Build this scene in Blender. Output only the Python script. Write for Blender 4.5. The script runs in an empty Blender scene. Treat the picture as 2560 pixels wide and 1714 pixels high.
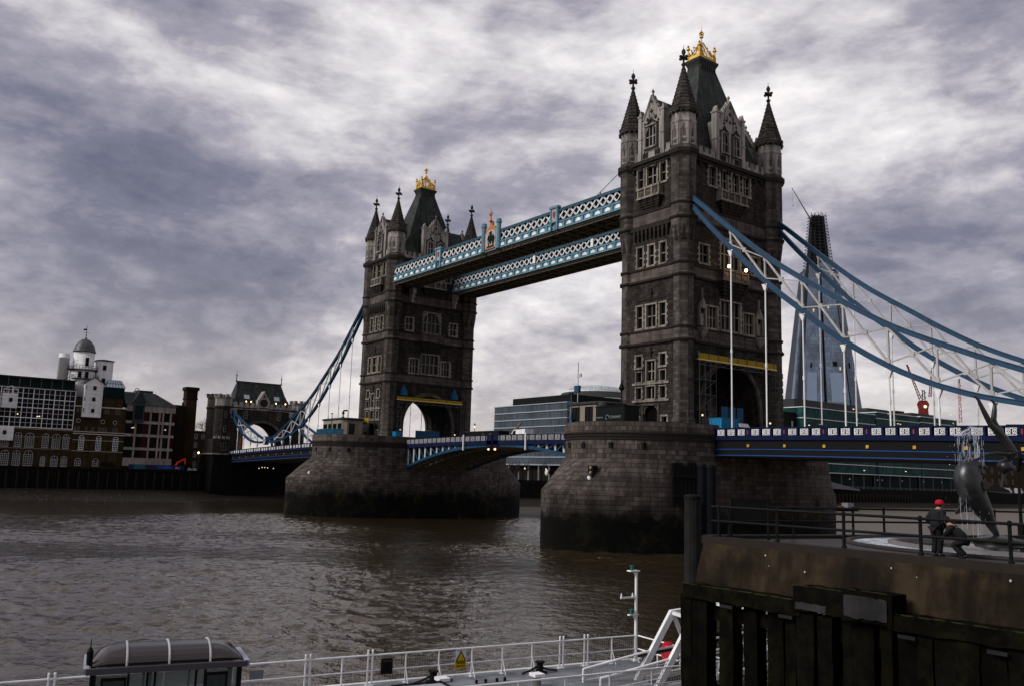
import bpy, math, random
import numpy as np
from mathutils import Vector
random.seed(7)
PI = math.pi
SC = bpy.context.scene
COL = SC.collection

# ---------------------------------------------------------------- camera
def look(yaw, pitch, roll):
    cy, sy, cp, sp = math.cos(yaw), math.sin(yaw), math.cos(pitch), math.sin(pitch)
    f = Vector((-sy*cp, cy*cp, sp)); r = Vector((cy, sy, 0)); u = r.cross(f)
    cr, sr = math.cos(roll), math.sin(roll)
    return cr*r + sr*u, -sr*r + cr*u, f
CAMP = Vector((87.399, -98.618, 8.961))
r_, u_, f_ = look(0.93838496, 0.14847052, 0.0297743)
cam = bpy.data.cameras.new('camera'); co = bpy.data.objects.new('camera', cam); COL.objects.link(co)
from mathutils import Matrix
co.matrix_world = Matrix(((r_.x, u_.x, -f_.x, CAMP.x), (r_.y, u_.y, -f_.y, CAMP.y), (r_.z, u_.z, -f_.z, CAMP.z), (0, 0, 0, 1)))
cam.sensor_width = 36; cam.sensor_fit = 'HORIZONTAL'; cam.lens = 36*2220.39/2560
cam.clip_start = 0.3; cam.clip_end = 12000
SC.camera = co

# ---------------------------------------------------------------- sky, sun, exposure
SUN_EL, SUN_AZ = math.radians(36), math.radians(198)
w = bpy.data.worlds.new('World'); SC.world = w; w.use_nodes = True
nt = w.node_tree; nt.nodes.clear()
def nd(t, typ, **k):
    n = t.nodes.new(typ)
    for a, b in k.items():
        if a.startswith('i_'):
            key = a[2:]; key = int(key) if key.isdigit() else key.replace('_', ' ')
            n.inputs[key].default_value = b
        else: setattr(n, a, b)
    return n
def mth(t, op, a, b=None, c=None, clamp=False):
    n = t.nodes.new('ShaderNodeMath'); n.operation = op; n.use_clamp = clamp
    for i, x in enumerate((a, b, c)):
        if x is None: continue
        if isinstance(x, (int, float)): n.inputs[i].default_value = x
        else: t.links.new(x, n.inputs[i])
    return n.outputs[0]
def ramp(t, fac, stops, interp='EASE'):
    n = t.nodes.new('ShaderNodeValToRGB'); cr = n.color_ramp; cr.interpolation = interp
    while len(cr.elements) < len(stops): cr.elements.new(0.5)
    for e, (p, c) in zip(cr.elements, stops):
        e.position = p; e.color = (c[0], c[1], c[2], 1) if not isinstance(c, (int, float)) else (c, c, c, 1)
    t.links.new(fac, n.inputs[0]); return n.outputs[0]
def mixc(t, fac, a, b, mode='MIX'):
    n = t.nodes.new('ShaderNodeMix'); n.data_type = 'RGBA'; n.blend_type = mode
    for i, x in ((0, fac), (6, a), (7, b)):
        if isinstance(x, (int, float)): n.inputs[i].default_value = x
        elif isinstance(x, tuple): n.inputs[i].default_value = (x[0], x[1], x[2], 1)
        else: t.links.new(x, n.inputs[i])
    return n.outputs[2]
def build_sky(t):
    L = t.links
    sky = nd(t, 'ShaderNodeTexSky', sky_type='NISHITA', sun_disc=False, sun_elevation=SUN_EL, sun_rotation=SUN_AZ)
    tc = nd(t, 'ShaderNodeTexCoord'); sep = nd(t, 'ShaderNodeSeparateXYZ'); L.new(tc.outputs['Generated'], sep.inputs[0])
    zz = mth(t, 'MAXIMUM', sep.outputs[2], 0.0)
    k = mth(t, 'DIVIDE', 1.0, mth(t, 'ADD', zz, 0.55))
    cx = mth(t, 'MULTIPLY', sep.outputs[0], k); cy = mth(t, 'MULTIPLY', sep.outputs[1], k)
    cmb = nd(t, 'ShaderNodeCombineXYZ'); L.new(cx, cmb.inputs[0]); L.new(cy, cmb.inputs[1]); L.new(mth(t, 'MULTIPLY', zz, 2.1), cmb.inputs[2])
    def fbm(scale, detail, rough, off, dist=0.0):
        mp = nd(t, 'ShaderNodeMapping'); mp.inputs['Location'].default_value = off; L.new(cmb.outputs[0], mp.inputs[0])
        n = nd(t, 'ShaderNodeTexNoise', i_Scale=scale, i_Detail=detail, i_Roughness=rough, i_Distortion=dist)
        L.new(mp.outputs[0], n.inputs['Vector']); return n.outputs[0]
    big = fbm(1.9, 4, 0.5, (3.1, 1.7, 0)); mid = fbm(5.6, 9, 0.60, (0.4, 7.7, 0.3), 0.2); fine = fbm(19.0, 8, 0.62, (2.2, 0.3, 0.1), 0.15)
    v = mth(t, 'ADD', mth(t, 'MULTIPLY', big, 0.43), mth(t, 'ADD', mth(t, 'MULTIPLY', mid, 0.42), mth(t, 'MULTIPLY', fine, 0.17)))
    # cloud banks that stand in fixed directions: dark to the south-west, thin bright ones overhead
    def lobe(d, sharp, amp):
        vm = nd(t, 'ShaderNodeVectorMath', operation='DOT_PRODUCT'); L.new(tc.outputs['Generated'], vm.inputs[0])
        vm.inputs[1].default_value = Vector(d).normalized()
        return mth(t, 'MULTIPLY', mth(t, 'POWER', mth(t, 'MAXIMUM', vm.outputs['Value'], 0.0), sharp), amp)
    for d, s, a in LOBES: v = mth(t, 'ADD', v, lobe(d, s, a))
    c = ramp(t, v, CLOUDS, 'LINEAR')
    # warm, smoother air low over the horizon
    low = mth(t, 'POWER', mth(t, 'SUBTRACT', 1.0, mth(t, 'MINIMUM', mth(t, 'MULTIPLY', zz, 3.0), 1.0)), 3.0)
    c = mixc(t, mth(t, 'MULTIPLY', low, 0.62), c, (0.47, 0.415, 0.36))
    sc_ = nd(t, 'ShaderNodeVectorMath', operation='SCALE'); sc_.inputs[3].default_value = 10.0; L.new(c, sc_.inputs[0])
    m = mixc(t, 0.97, sky.outputs[0], sc_.outputs[0])
    bg = nd(t, 'ShaderNodeBackground', i_Strength=0.10); L.new(m, bg.inputs[0])
    out = nd(t, 'ShaderNodeOutputWorld'); L.new(bg.outputs[0], out.inputs[0])
LOBES = [((-.93, .2, .30), 45, -.10), ((-.93, .1, .36), 90, -.02), ((-.83, .40, .40), 120, .07), ((-.74, .51, .44), 110, .03), ((-.49, .79, .36), 100, .09), ((-.61, .68, .40), 160, .04),
         ((-.81, .57, .13), 260, .045), ((-.9, .42, .13), 260, .035), ((-.45, .85, .26), 200, -.07), ((-.37, .82, .43), 200, -.06), ((-.81, .48, .33), 260, -.05), ((-.92, .31, .24), 160, -.02)]
CLOUDS = [(0.27, (0.050, 0.054, 0.085)), (0.41, (0.108, 0.108, 0.146)), (0.50, (0.205, 0.195, 0.230)), (0.58, (0.37, 0.354, 0.37)), (0.70, (0.60, 0.578, 0.57))]
build_sky(nt)
sun = bpy.data.lights.new('sun', 'SUN'); sun.energy = 1.5; sun.angle = math.radians(24); sun.color = (1, .97, .92)
so = bpy.data.objects.new('sun', sun); COL.objects.link(so)
# light falls from the sky over the east
sd = Vector((-math.cos(SUN_EL)*0.31, -math.cos(SUN_EL)*0.95, math.sin(SUN_EL)))
so.rotation_euler = sd.to_track_quat('Z', 'Y').to_euler()
SC.view_settings.view_transform = 'Standard'; SC.view_settings.look = 'None'
SC.view_settings.exposure = 0.9; SC.view_settings.gamma = 1.0; SC.view_settings.use_curve_mapping = False
try: SC.cycles.max_bounces = 6
except Exception: pass

# ---------------------------------------------------------------- materials
MATS = {}
def M(name, col, rough=0.75, metal=0.0, var=0.25, scale=0.8, bump=0.0, bscale=6.0, brick=None, streak=0.0, spec=0.12, emit=None, estr=1.0, tint=None):
    if name in MATS: return MATS[name]
    m = bpy.data.materials.new(name); m.use_nodes = True; t = m.node_tree; L = t.links
    b = t.nodes['Principled BSDF']; b.inputs['Roughness'].default_value = rough; b.inputs['Metallic'].default_value = metal
    b.inputs['Specular IOR Level'].default_value = spec
    geo = nd(t, 'ShaderNodeNewGeometry'); pos = geo.outputs['Position']
    n1 = nd(t, 'ShaderNodeTexNoise', i_Scale=scale, i_Detail=6.0, i_Roughness=0.62); L.new(pos, n1.inputs['Vector'])
    c = None; hgt = None
    if brick:
        bw, bh, ms, mk = brick
        uv = nd(t, 'ShaderNodeUVMap'); br = nd(t, 'ShaderNodeTexBrick', i_Scale=1.0); L.new(uv.outputs[0], br.inputs[0])
        br.inputs['Brick Width'].default_value = bw; br.inputs['Row Height'].default_value = bh; br.inputs['Mortar Size'].default_value = ms
        br.inputs['Mortar Smooth'].default_value = 0.3; br.inputs['Bias'].default_value = 0.0
        k1, k2 = 1 - var, 1 + var
        br.inputs['Color1'].default_value = (col[0]*k1, col[1]*k1, col[2]*k1, 1); br.inputs['Color2'].default_value = (col[0]*k2, col[1]*k2, col[2]*k2, 1)
        br.inputs['Mortar'].default_value = (col[0]*mk, col[1]*mk, col[2]*mk, 1)
        c = br.outputs['Color']; hgt = mth(t, 'SUBTRACT', 1.0, br.outputs['Fac'])
        c = mixc(t, 1.0, c, ramp(t, n1.outputs[0], [(0.28, 1 - var), (0.72, 1 + var*.6)], 'LINEAR'), 'MULTIPLY')
    else:
        c = mixc(t, n1.outputs[0], tuple(x*(1 - var*1.3) for x in col), tuple(x*(1 + var*1.3) for x in col)) if tint is None else mixc(t, ramp(t, n1.outputs[0], [(.38, 0.0), (.62, 1.0)]), col, tint)
    if streak:
        mp = nd(t, 'ShaderNodeMapping'); mp.inputs['Scale'].default_value = (1.1, 1.1, 0.09); L.new(pos, mp.inputs[0])
        n2 = nd(t, 'ShaderNodeTexNoise', i_Scale=1.0, i_Detail=5.0, i_Roughness=0.6); L.new(mp.outputs[0], n2.inputs['Vector'])
        c = mixc(t, 1.0, c, ramp(t, n2.outputs[0], [(0.36, 1 - streak), (0.6, 1.0)]), 'MULTIPLY')
    L.new(c, b.inputs['Base Color'])
    if bump:
        n3 = nd(t, 'ShaderNodeTexNoise', i_Scale=bscale, i_Detail=5.0); L.new(pos, n3.inputs['Vector'])
        h = n3.outputs[0]
        if hgt is not None: h = mth(t, 'ADD', mth(t, 'MULTIPLY', h, 0.5), hgt)
        bp = nd(t, 'ShaderNodeBump', i_Strength=min(1.0, bump*4), i_Distance=bump); L.new(h, bp.inputs['Height']); L.new(bp.outputs[0], b.inputs['Normal'])
    if emit is not None:
        b.inputs['Emission Color'].default_value = (*emit, 1); b.inputs['Emission Strength'].default_value = estr
    MATS[name] = m; return m
def glass_grid(name, c1, c2, bw, bh, ms, mort, rough=0.12, spec=0.9, lit=0.0):
    """a curtain wall: panes of differing tone between mullions, some of them lit"""
    if name in MATS: return MATS[name]
    m = bpy.data.materials.new(name); m.use_nodes = True; t = m.node_tree; L = t.links
    b = t.nodes['Principled BSDF']; b.inputs['Specular IOR Level'].default_value = spec
    uv = nd(t, 'ShaderNodeUVMap'); br = nd(t, 'ShaderNodeTexBrick', i_Scale=1.0, offset=0.0); L.new(uv.outputs[0], br.inputs[0])
    br.inputs['Brick Width'].default_value = bw; br.inputs['Row Height'].default_value = bh; br.inputs['Mortar Size'].default_value = ms; br.inputs['Bias'].default_value = 0
    br.inputs['Color1'].default_value = (*c1, 1); br.inputs['Color2'].default_value = (*c2, 1); br.inputs['Mortar'].default_value = (*mort, 1)
    geo = nd(t, 'ShaderNodeNewGeometry'); n1 = nd(t, 'ShaderNodeTexNoise', i_Scale=0.06, i_Detail=4.0); L.new(geo.outputs['Position'], n1.inputs['Vector'])
    L.new(mixc(t, 1.0, br.outputs['Color'], ramp(t, n1.outputs[0], [(.3, .6), (.7, 1.3)], 'LINEAR'), 'MULTIPLY'), b.inputs['Base Color'])
    L.new(mth(t, 'ADD', mth(t, 'MULTIPLY', br.outputs['Fac'], 0.4), rough), b.inputs['Roughness'])
    if lit:
        wn = nd(t, 'ShaderNodeTexWhiteNoise', noise_dimensions='2D'); vm = nd(t, 'ShaderNodeVectorMath', operation='SNAP'); vm.inputs[1].default_value = (bw, bh, 1)
        L.new(uv.outputs[0], vm.inputs[0]); L.new(vm.outputs[0], wn.inputs['Vector'])
        on = mth(t, 'MULTIPLY', mth(t, 'GREATER_THAN', wn.outputs['Value'], 1 - lit), mth(t, 'SUBTRACT', 1.0, br.outputs['Fac']))
        b.inputs['Emission Color'].default_value = (1, .8, .5, 1); L.new(mth(t, 'MULTIPLY', on, 0.30), b.inputs['Emission Strength'])
    MATS[name] = m; return m

# ---------------------------------------------------------------- mesh building
class MB:
    def __init__(s): s.v = []; s.f = []
    def add(s, vs, fs):
        o = len(s.v); s.v += [tuple(p) for p in vs]; s.f += [tuple(i + o for i in f) for f in fs]; return s
    def box(s, x0, x1, y0, y1, z0, z1):
        if x0 > x1: x0, x1 = x1, x0
        if y0 > y1: y0, y1 = y1, y0
        if z0 > z1: z0, z1 = z1, z0
        return s.add([(x0, y0, z0), (x1, y0, z0), (x1, y1, z0), (x0, y1, z0), (x0, y0, z1), (x1, y0, z1), (x1, y1, z1), (x0, y1, z1)],
                     [(0, 3, 2, 1), (4, 5, 6, 7), (0, 1, 5, 4), (1, 2, 6, 5), (2, 3, 7, 6), (3, 0, 4, 7)])
    def hexa(s, lo, hi):
        """two quads (4 points each, same winding, lo below hi)"""
        return s.add(list(lo) + list(hi), [(3, 2, 1, 0), (4, 5, 6, 7), (0, 1, 5, 4), (1, 2, 6, 5), (2, 3, 7, 6), (3, 0, 4, 7)])
    def bar(s, p, q, wd, ht=None, up=(0, 0, 1)):
        ht = wd if ht is None else ht; p, q = Vector(p), Vector(q); d = q - p
        if d.length < 1e-6: return s
        d.normalize(); u = Vector(up)
        if abs(d.dot(u)) > 0.995: u = Vector((1, 0, 0))
        a = d.cross(u).normalized()*(wd/2); b = a.cross(d).normalized()*(ht/2)
        return s.hexa([p - a - b, p + a - b, p + a + b, p - a + b], [q - a - b, q + a - b, q + a + b, q - a + b])
    def tube(s, pts, r, n=8, cap=True):
        pts = [Vector(p) for p in pts]; rs = r if isinstance(r, (list, tuple)) else [r]*len(pts); o = len(s.v); prev = None
        for i, p in enumerate(pts):
            d = (pts[min(i + 1, len(pts) - 1)] - pts[max(i - 1, 0)]).normalized()
            if prev is None: u = Vector((0, 0, 1)) if abs(d.z) < 0.9 else Vector((1, 0, 0))
            else: u = prev
            a = d.cross(u).normalized(); u = a.cross(d).normalized(); prev = u
            for k in range(n):
                th = 2*PI*k/n; s.v.append(tuple(p + a*(rs[i]*math.cos(th)) + u*(rs[i]*math.sin(th))))
        for i in range(len(pts) - 1):
            for k in range(n):
                k2 = (k + 1) % n; s.f.append((o + i*n + k, o + i*n + k2, o + (i + 1)*n + k2, o + (i + 1)*n + k))
        if cap: s.f.append(tuple(o + k for k in range(n))[::-1]); s.f.append(tuple(o + (len(pts) - 1)*n + k for k in range(n)))
        return s
    def lathe(s, prof, n=16, c=(0, 0), rot=0.0, cap=True, sx=1.0, sy=1.0):
        o = len(s.v)
        for r, z in prof:
            for k in range(n):
                th = rot + 2*PI*k/n; s.v.append((c[0] + r*sx*math.cos(th), c[1] + r*sy*math.sin(th), z))
        for i in range(len(prof) - 1):
            for k in range(n):
                k2 = (k + 1) % n; s.f.append((o + i*n + k, o + i*n + k2, o + (i + 1)*n + k2, o + (i + 1)*n + k))
        if cap: s.f.append(tuple(o + k for k in range(n))[::-1]); s.f.append(tuple(o + (len(prof) - 1)*n + k for k in range(n)))
        return s
    def loft(s, rings, cap=True):
        o = len(s.v); n = len(rings[0])
        for R in rings: s.v += [tuple(p) for p in R]
        for i in range(len(rings) - 1):
            for k in range(n):
                k2 = (k + 1) % n; s.f.append((o + i*n + k, o + i*n + k2, o + (i + 1)*n + k2, o + (i + 1)*n + k))
        if cap: s.f.append(tuple(o + k for k in range(n))[::-1]); s.f.append(tuple(o + (len(rings) - 1)*n + k for k in range(n)))
        return s
    def rects(s, lev, c=(0, 0)):
        """stacked rectangles (z, hx, hy)"""
        return s.loft([[(c[0] - a, c[1] - b, z), (c[0] + a, c[1] - b, z), (c[0] + a, c[1] + b, z), (c[0] - a, c[1] + b, z)] for z, a, b in lev])
    def ball(s, c, r, n=10, m=6, sq=(1, 1, 1)):
        return s.loft([[(c[0] + sq[0]*r*math.sin(PI*(i + .02)/(m + .04))*math.cos(2*PI*k/n), c[1] + sq[1]*r*math.sin(PI*(i + .02)/(m + .04))*math.sin(2*PI*k/n), c[2] - sq[2]*r*math.cos(PI*(i + .02)/(m + .04))) for k in range(n)] for i in range(m + 1)])
    # ---- on a wall face F = (origin xy, along xy, outward xy)
    def fp(s, F, a, z, d): (ox, oy), (tx, ty), (nx, ny) = F; return (ox + tx*a + nx*d, oy + ty*a + ny*d, z)
    def fbox(s, F, a0, a1, z0, z1, d0, d1):
        P = s.fp
        return s.hexa([P(F, a0, z0, d1), P(F, a1, z0, d1), P(F, a1, z0, d0), P(F, a0, z0, d0)], [P(F, a0, z1, d1), P(F, a1, z1, d1), P(F, a1, z1, d0), P(F, a0, z1, d0)])
    def fpoly(s, F, pts, d0, d1):
        """polygon (a, z) list counter-clockwise as seen from outside, extruded d0 -> d1"""
        n = len(pts); vs = [s.fp(F, a, z, d1) for a, z in pts] + [s.fp(F, a, z, d0) for a, z in pts]
        return s.add(vs, [tuple(range(n)), tuple(range(2*n - 1, n - 1, -1))] + [(i, i + n, (i + 1) % n + n, (i + 1) % n) for i in range(n)])
    def fwall(s, F, a0, a1, z0, z1, d, holes, depth):
        A = sorted({a0, a1, *[h[0] for h in holes], *[h[1] for h in holes]}); Z = sorted({z0, z1, *[h[2] for h in holes], *[h[3] for h in holes]})
        P = s.fp
        for i in range(len(A) - 1):
            for j in range(len(Z) - 1):
                am, zm = (A[i] + A[i + 1])/2, (Z[j] + Z[j + 1])/2
                if any(h[0] < am < h[1] and h[2] < zm < h[3] for h in holes): continue
                s.add([P(F, A[i], Z[j], d), P(F, A[i + 1], Z[j], d), P(F, A[i + 1], Z[j + 1], d), P(F, A[i], Z[j + 1], d)], [(0, 1, 2, 3)])
        for h in holes:
            if len(h) > 4 and h[4] == 0: continue
            b0, b1, c0, c1 = h[:4]; e = d - depth
            for q in ([(b0, c0, d), (b0, c1, d), (b0, c1, e), (b0, c0, e)], [(b1, c1, d), (b1, c0, d), (b1, c0, e), (b1, c1, e)],
                      [(b0, c1, d), (b1, c1, d), (b1, c1, e), (b0, c1, e)], [(b1, c0, d), (b0, c0, d), (b0, c0, e), (b1, c0, e)]):
                s.add([P(F, *x) for x in q], [(0, 1, 2, 3)])
        return s
    def islands(s, tol=0.03):
        """the separate pieces of this mesh, pieces whose bounds touch counted as one"""
        n = len(s.v); par = list(range(n))
        def find(a):
            while par[a] != a: par[a] = par[par[a]]; a = par[a]
            return a
        for f in s.f:
            r = find(f[0])
            for i in f[1:]: par[find(i)] = r
        g = {}
        for i in range(n): g.setdefault(find(i), []).append(i)
        B = []
        for ids in g.values():
            q = [s.v[i] for i in ids]; B.append(([min(p[k] for p in q) - tol for k in range(3)], [max(p[k] for p in q) + tol for k in range(3)], ids))
        m = len(B); pb = list(range(m))
        def fb(a):
            while pb[a] != a: pb[a] = pb[pb[a]]; a = pb[a]
            return a
        for i in range(m):
            for j in range(i):
                if fb(i) != fb(j) and all(B[i][0][k] <= B[j][1][k] and B[j][0][k] <= B[i][1][k] for k in range(3)): pb[fb(i)] = fb(j)
        cl = {}
        for i in range(m): cl.setdefault(fb(i), []).extend(B[i][2])
        own = {v: c for c, ids in cl.items() for v in ids}; out = {c: MB() for c in cl}; mp = {}
        for c, ids in cl.items():
            for v in ids: mp[v] = len(out[c].v); out[c].v.append(s.v[v])
        for f in s.f: out[own[f[0]]].f.append(tuple(mp[i] for i in f))
        return list(out.values())
    def apart(s, name, mat, parent):
        """every separate piece as a part of its own"""
        return [m.build(name, mat, parent) for m in s.islands()]
    def build(s, name, mat, parent=None, smooth=False, loc=None):
        me = bpy.data.meshes.new(name); V = np.array(s.v, float).reshape(-1, 3)
        o = bpy.data.objects.new(name, me); COL.objects.link(o)
        if parent is not None:
            base = wl(parent); o.parent = parent
        else:
            base = Vector(loc) if loc is not None else Vector(((V[:, 0].min() + V[:, 0].max())/2, (V[:, 1].min() + V[:, 1].max())/2, V[:, 2].min()))
            o.location = base
        me.from_pydata((V - np.array(base)).tolist(), [], s.f); me.update()
        npl = len(me.polygons)
        if npl:
            N = np.empty(npl*3); me.polygons.foreach_get('normal', N); N = N.reshape(-1, 3)
            lt = np.empty(npl, int); me.polygons.foreach_get('loop_total', lt); lv = np.empty(len(me.loops), int); me.loops.foreach_get('vertex_index', lv)
            NN = np.repeat(N, lt, axis=0); PP = V[lv]; hl = np.hypot(NN[:, 0], NN[:, 1]); hh = np.maximum(hl, 1e-6); flat = hl < 0.25
            uu = np.where(flat, PP[:, 0], (-NN[:, 1]*PP[:, 0] + NN[:, 0]*PP[:, 1])/hh); vv = np.where(flat, PP[:, 1], PP[:, 2])
            uvl = me.uv_layers.new(name='UVMap'); uvl.data.foreach_set('uv', np.stack([uu, vv], 1).astype(np.float32).ravel())
            if smooth: me.polygons.foreach_set('use_smooth', [True]*npl)
        if mat is not None: me.materials.append(mat)
        return o
def wl(o):
    p = Vector((0, 0, 0))
    while o is not None: p = p + o.location; o = o.parent
    return p
def tag(o, label=None, cat=None, group=None, kind=None):
    if label: o['label'] = label
    if cat: o['category'] = cat
    if group: o['group'] = group
    if kind: o['kind'] = kind
    return o
def thing(name, label, cat, loc=(0, 0, 0), group=None):
    o = bpy.data.objects.new(name, None); COL.objects.link(o); o.location = loc; o.empty_display_size = 0.5
    return tag(o, label, cat, group)
def struct(name, mb, mat, **k): return tag(mb.build(name, mat, **k), kind='structure')
def dup(o, parent=None, loc=None):
    c = o.copy(); COL.objects.link(c)
    if parent is not None: c.parent = parent
    if loc is not None: c.location = loc
    for ch in list(o.children): dup(ch, c)
    return c
def text_mesh(name, body, size, mat, parent, origin, ax, az, align='CENTER'):
    """flat lettering: ax along the line, az up, both unit vectors; origin world"""
    cu = bpy.data.curves.new(name, 'FONT'); cu.body = body; cu.size = size; cu.align_x = align; cu.align_y = 'CENTER'; cu.extrude = 0.01
    to = bpy.data.objects.new(name, cu); COL.objects.link(to); bpy.context.view_layer.update()
    me = bpy.data.meshes.new_from_object(to); bpy.data.objects.remove(to); bpy.data.curves.remove(cu)
    ax, az, og = Vector(ax), Vector(az), Vector(origin); an = ax.cross(az)
    mb = MB(); mb.add([og + ax*v.co.x + az*v.co.y + an*v.co.z for v in me.vertices], [tuple(p.vertices) for p in me.polygons])
    bpy.data.meshes.remove(me)
    return mb.build(name, mat, parent)
STONE = M('granite_ashlar', (0.078, 0.066, 0.059), 0.85, var=0.42, scale=0.5, bump=0.05, bscale=5, brick=(1.1, 0.42, 0.018, 0.45), streak=0.45)
ROCK = M('rock_faced_stone', (0.040, 0.033, 0.029), 0.9, var=0.42, scale=0.7, bump=0.12, bscale=7, brick=(0.75, 0.33, 0.03, 0.35), streak=0.4)
PALE = M('portland_stone', (0.30, 0.275, 0.255), 0.85, var=0.3, scale=0.9, bump=0.03, streak=0.6)
DRESS = M('dressed_window_stone', (0.24, 0.21, 0.18), 0.85, var=0.35, scale=1.2, bump=0.03, streak=0.55)
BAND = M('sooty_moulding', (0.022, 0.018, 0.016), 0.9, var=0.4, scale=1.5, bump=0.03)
BANDL = M('ashlar_band', (0.10, 0.083, 0.074), 0.85, var=0.3, scale=0.6, bump=0.03, brick=(1.6, 0.8, 0.015, 0.5), streak=0.4)
SPIRE = M('spire_stone', (0.055, 0.047, 0.042), 0.9, var=0.4, scale=1.0, bump=0.05, brick=(0.7, 0.45, 0.04, 0.3), streak=0.3)
SLATE = M('slate_roof', (0.034, 0.04, 0.036), 0.6, var=0.4, scale=0.5, bump=0.03, brick=(0.35, 0.3, 0.02, 0.5), streak=0.5)
LEAD = M('dark_lead', (0.03, 0.032, 0.031), 0.6, var=0.3)
GOLD = M('gilding', (0.50, 0.30, 0.035), 0.45, 0.6, var=0.3, scale=3, spec=0.5)
PANE = M('dark_window_glass', (0.004, 0.004, 0.0045), 0.2, var=0.3, spec=0.14)
BLUE = M('chain_blue_paint', (0.001, 0.040, 0.095), 0.5, var=0.22, scale=1.3, spec=0.3, streak=0.25)
WBLUE = M('walkway_blue_paint', (0.004, 0.062, 0.105), 0.5, var=0.22, scale=1.3, spec=0.3, streak=0.3)
SKYB = M('pale_blue_paint', (0.13, 0.26, 0.335), 0.5, var=0.2, scale=1.3, spec=0.2, streak=0.3)
NAVY = M('dark_blue_paint', (0.002, 0.006, 0.034), 0.65, var=0.25, spec=0.1)
MIDB = M('royal_blue_paint', (0.010, 0.05, 0.20), 0.6, var=0.2, spec=0.15)
WHITE = M('white_paint', (0.78, 0.78, 0.79), 0.5, var=0.08, scale=2, streak=0.18, spec=0.5)
GREYW = M('off_white_paint', (0.40, 0.39, 0.385), 0.55, var=0.15, scale=2, streak=0.2)
RED = M('red_enamel', (0.15, 0.006, 0.009), 0.6, var=0.15, spec=0.5)
ORANGE = M('orange_gilt', (0.42, 0.17, 0.06), 0.5, 0.2, var=0.3)
DARKI = M('dark_iron', (0.005, 0.005, 0.0055), 0.65, var=0.3, spec=0.1)
SOFF = M('soffit_iron', (0.075, 0.064, 0.05), 0.8, var=0.35, scale=0.8)
ROAD = M('asphalt', (0.05, 0.05, 0.052), 0.9, var=0.25, scale=1.0)
YEL = M('yellow_netting', (0.27, 0.19, 0.008), 0.7, var=0.3, scale=1.5)
YELB = M('yellow_scaffold_board', (0.75, 0.50, 0.16), 0.6, var=0.2)
TARP = M('blue_sheeting', (0.008, 0.085, 0.17), 0.5, var=0.3, scale=1.5)
LAMP = M('lit_lamp', (1, .85, .55), 0.5, emit=(1.0, 0.66, 0.28), estr=5.0)
LAMPW = M('lit_warm_lamp', (1, .85, .55), 0.5, emit=(1.0, 0.85, 0.55), estr=0.5)
SIGR = M('red_signal_lamp', (1, .3, .1), 0.5, emit=(1.0, 0.35, 0.2), estr=2.0)
def pier_stone():
    m = M('pier_granite', (0.088, 0.073, 0.065), 0.88, var=0.42, scale=0.35, bump=0.08, bscale=3, brick=(1.25, 0.58, 0.03, 0.25), streak=0.35)
    t = m.node_tree; L = t.links; b = t.nodes['Principled BSDF']; src = b.inputs['Base Color'].links[0].from_socket
    geo = nd(t, 'ShaderNodeNewGeometry'); sep = nd(t, 'ShaderNodeSeparateXYZ'); L.new(geo.outputs['Position'], sep.inputs[0])
    n = nd(t, 'ShaderNodeTexNoise', i_Scale=0.55, i_Detail=6.0, i_Roughness=0.65); L.new(geo.outputs['Position'], n.inputs['Vector'])
    h = mth(t, 'ADD', sep.outputs[2], mth(t, 'MULTIPLY', mth(t, 'SUBTRACT', n.outputs[0], 0.5), 4.6))
    tide = ramp(t, mth(t, 'DIVIDE', h, 10.0), [(0.38, 1.0), (0.54, 0.0)])          # weed below the tide mark
    n2 = nd(t, 'ShaderNodeTexNoise', i_Scale=0.3, i_Detail=7.0, i_Roughness=0.7); L.new(geo.outputs['Position'], n2.inputs['Vector'])
    weed = ramp(t, n2.outputs[0], [(0.48, (0.002, 0.002, 0.0015)), (0.58, (0.006, 0.0063, 0.003)), (0.70, (0.034, 0.035, 0.009))])
    damp = ramp(t, mth(t, 'DIVIDE', h, 10.0), [(0.46, 0.45), (0.78, 1.0)])
    c = mixc(t, 1.0, src, damp, 'MULTIPLY'); c = mixc(t, tide, c, weed); L.new(c, b.inputs['Base Color'])
    return m
PIER = pier_stone()
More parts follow.
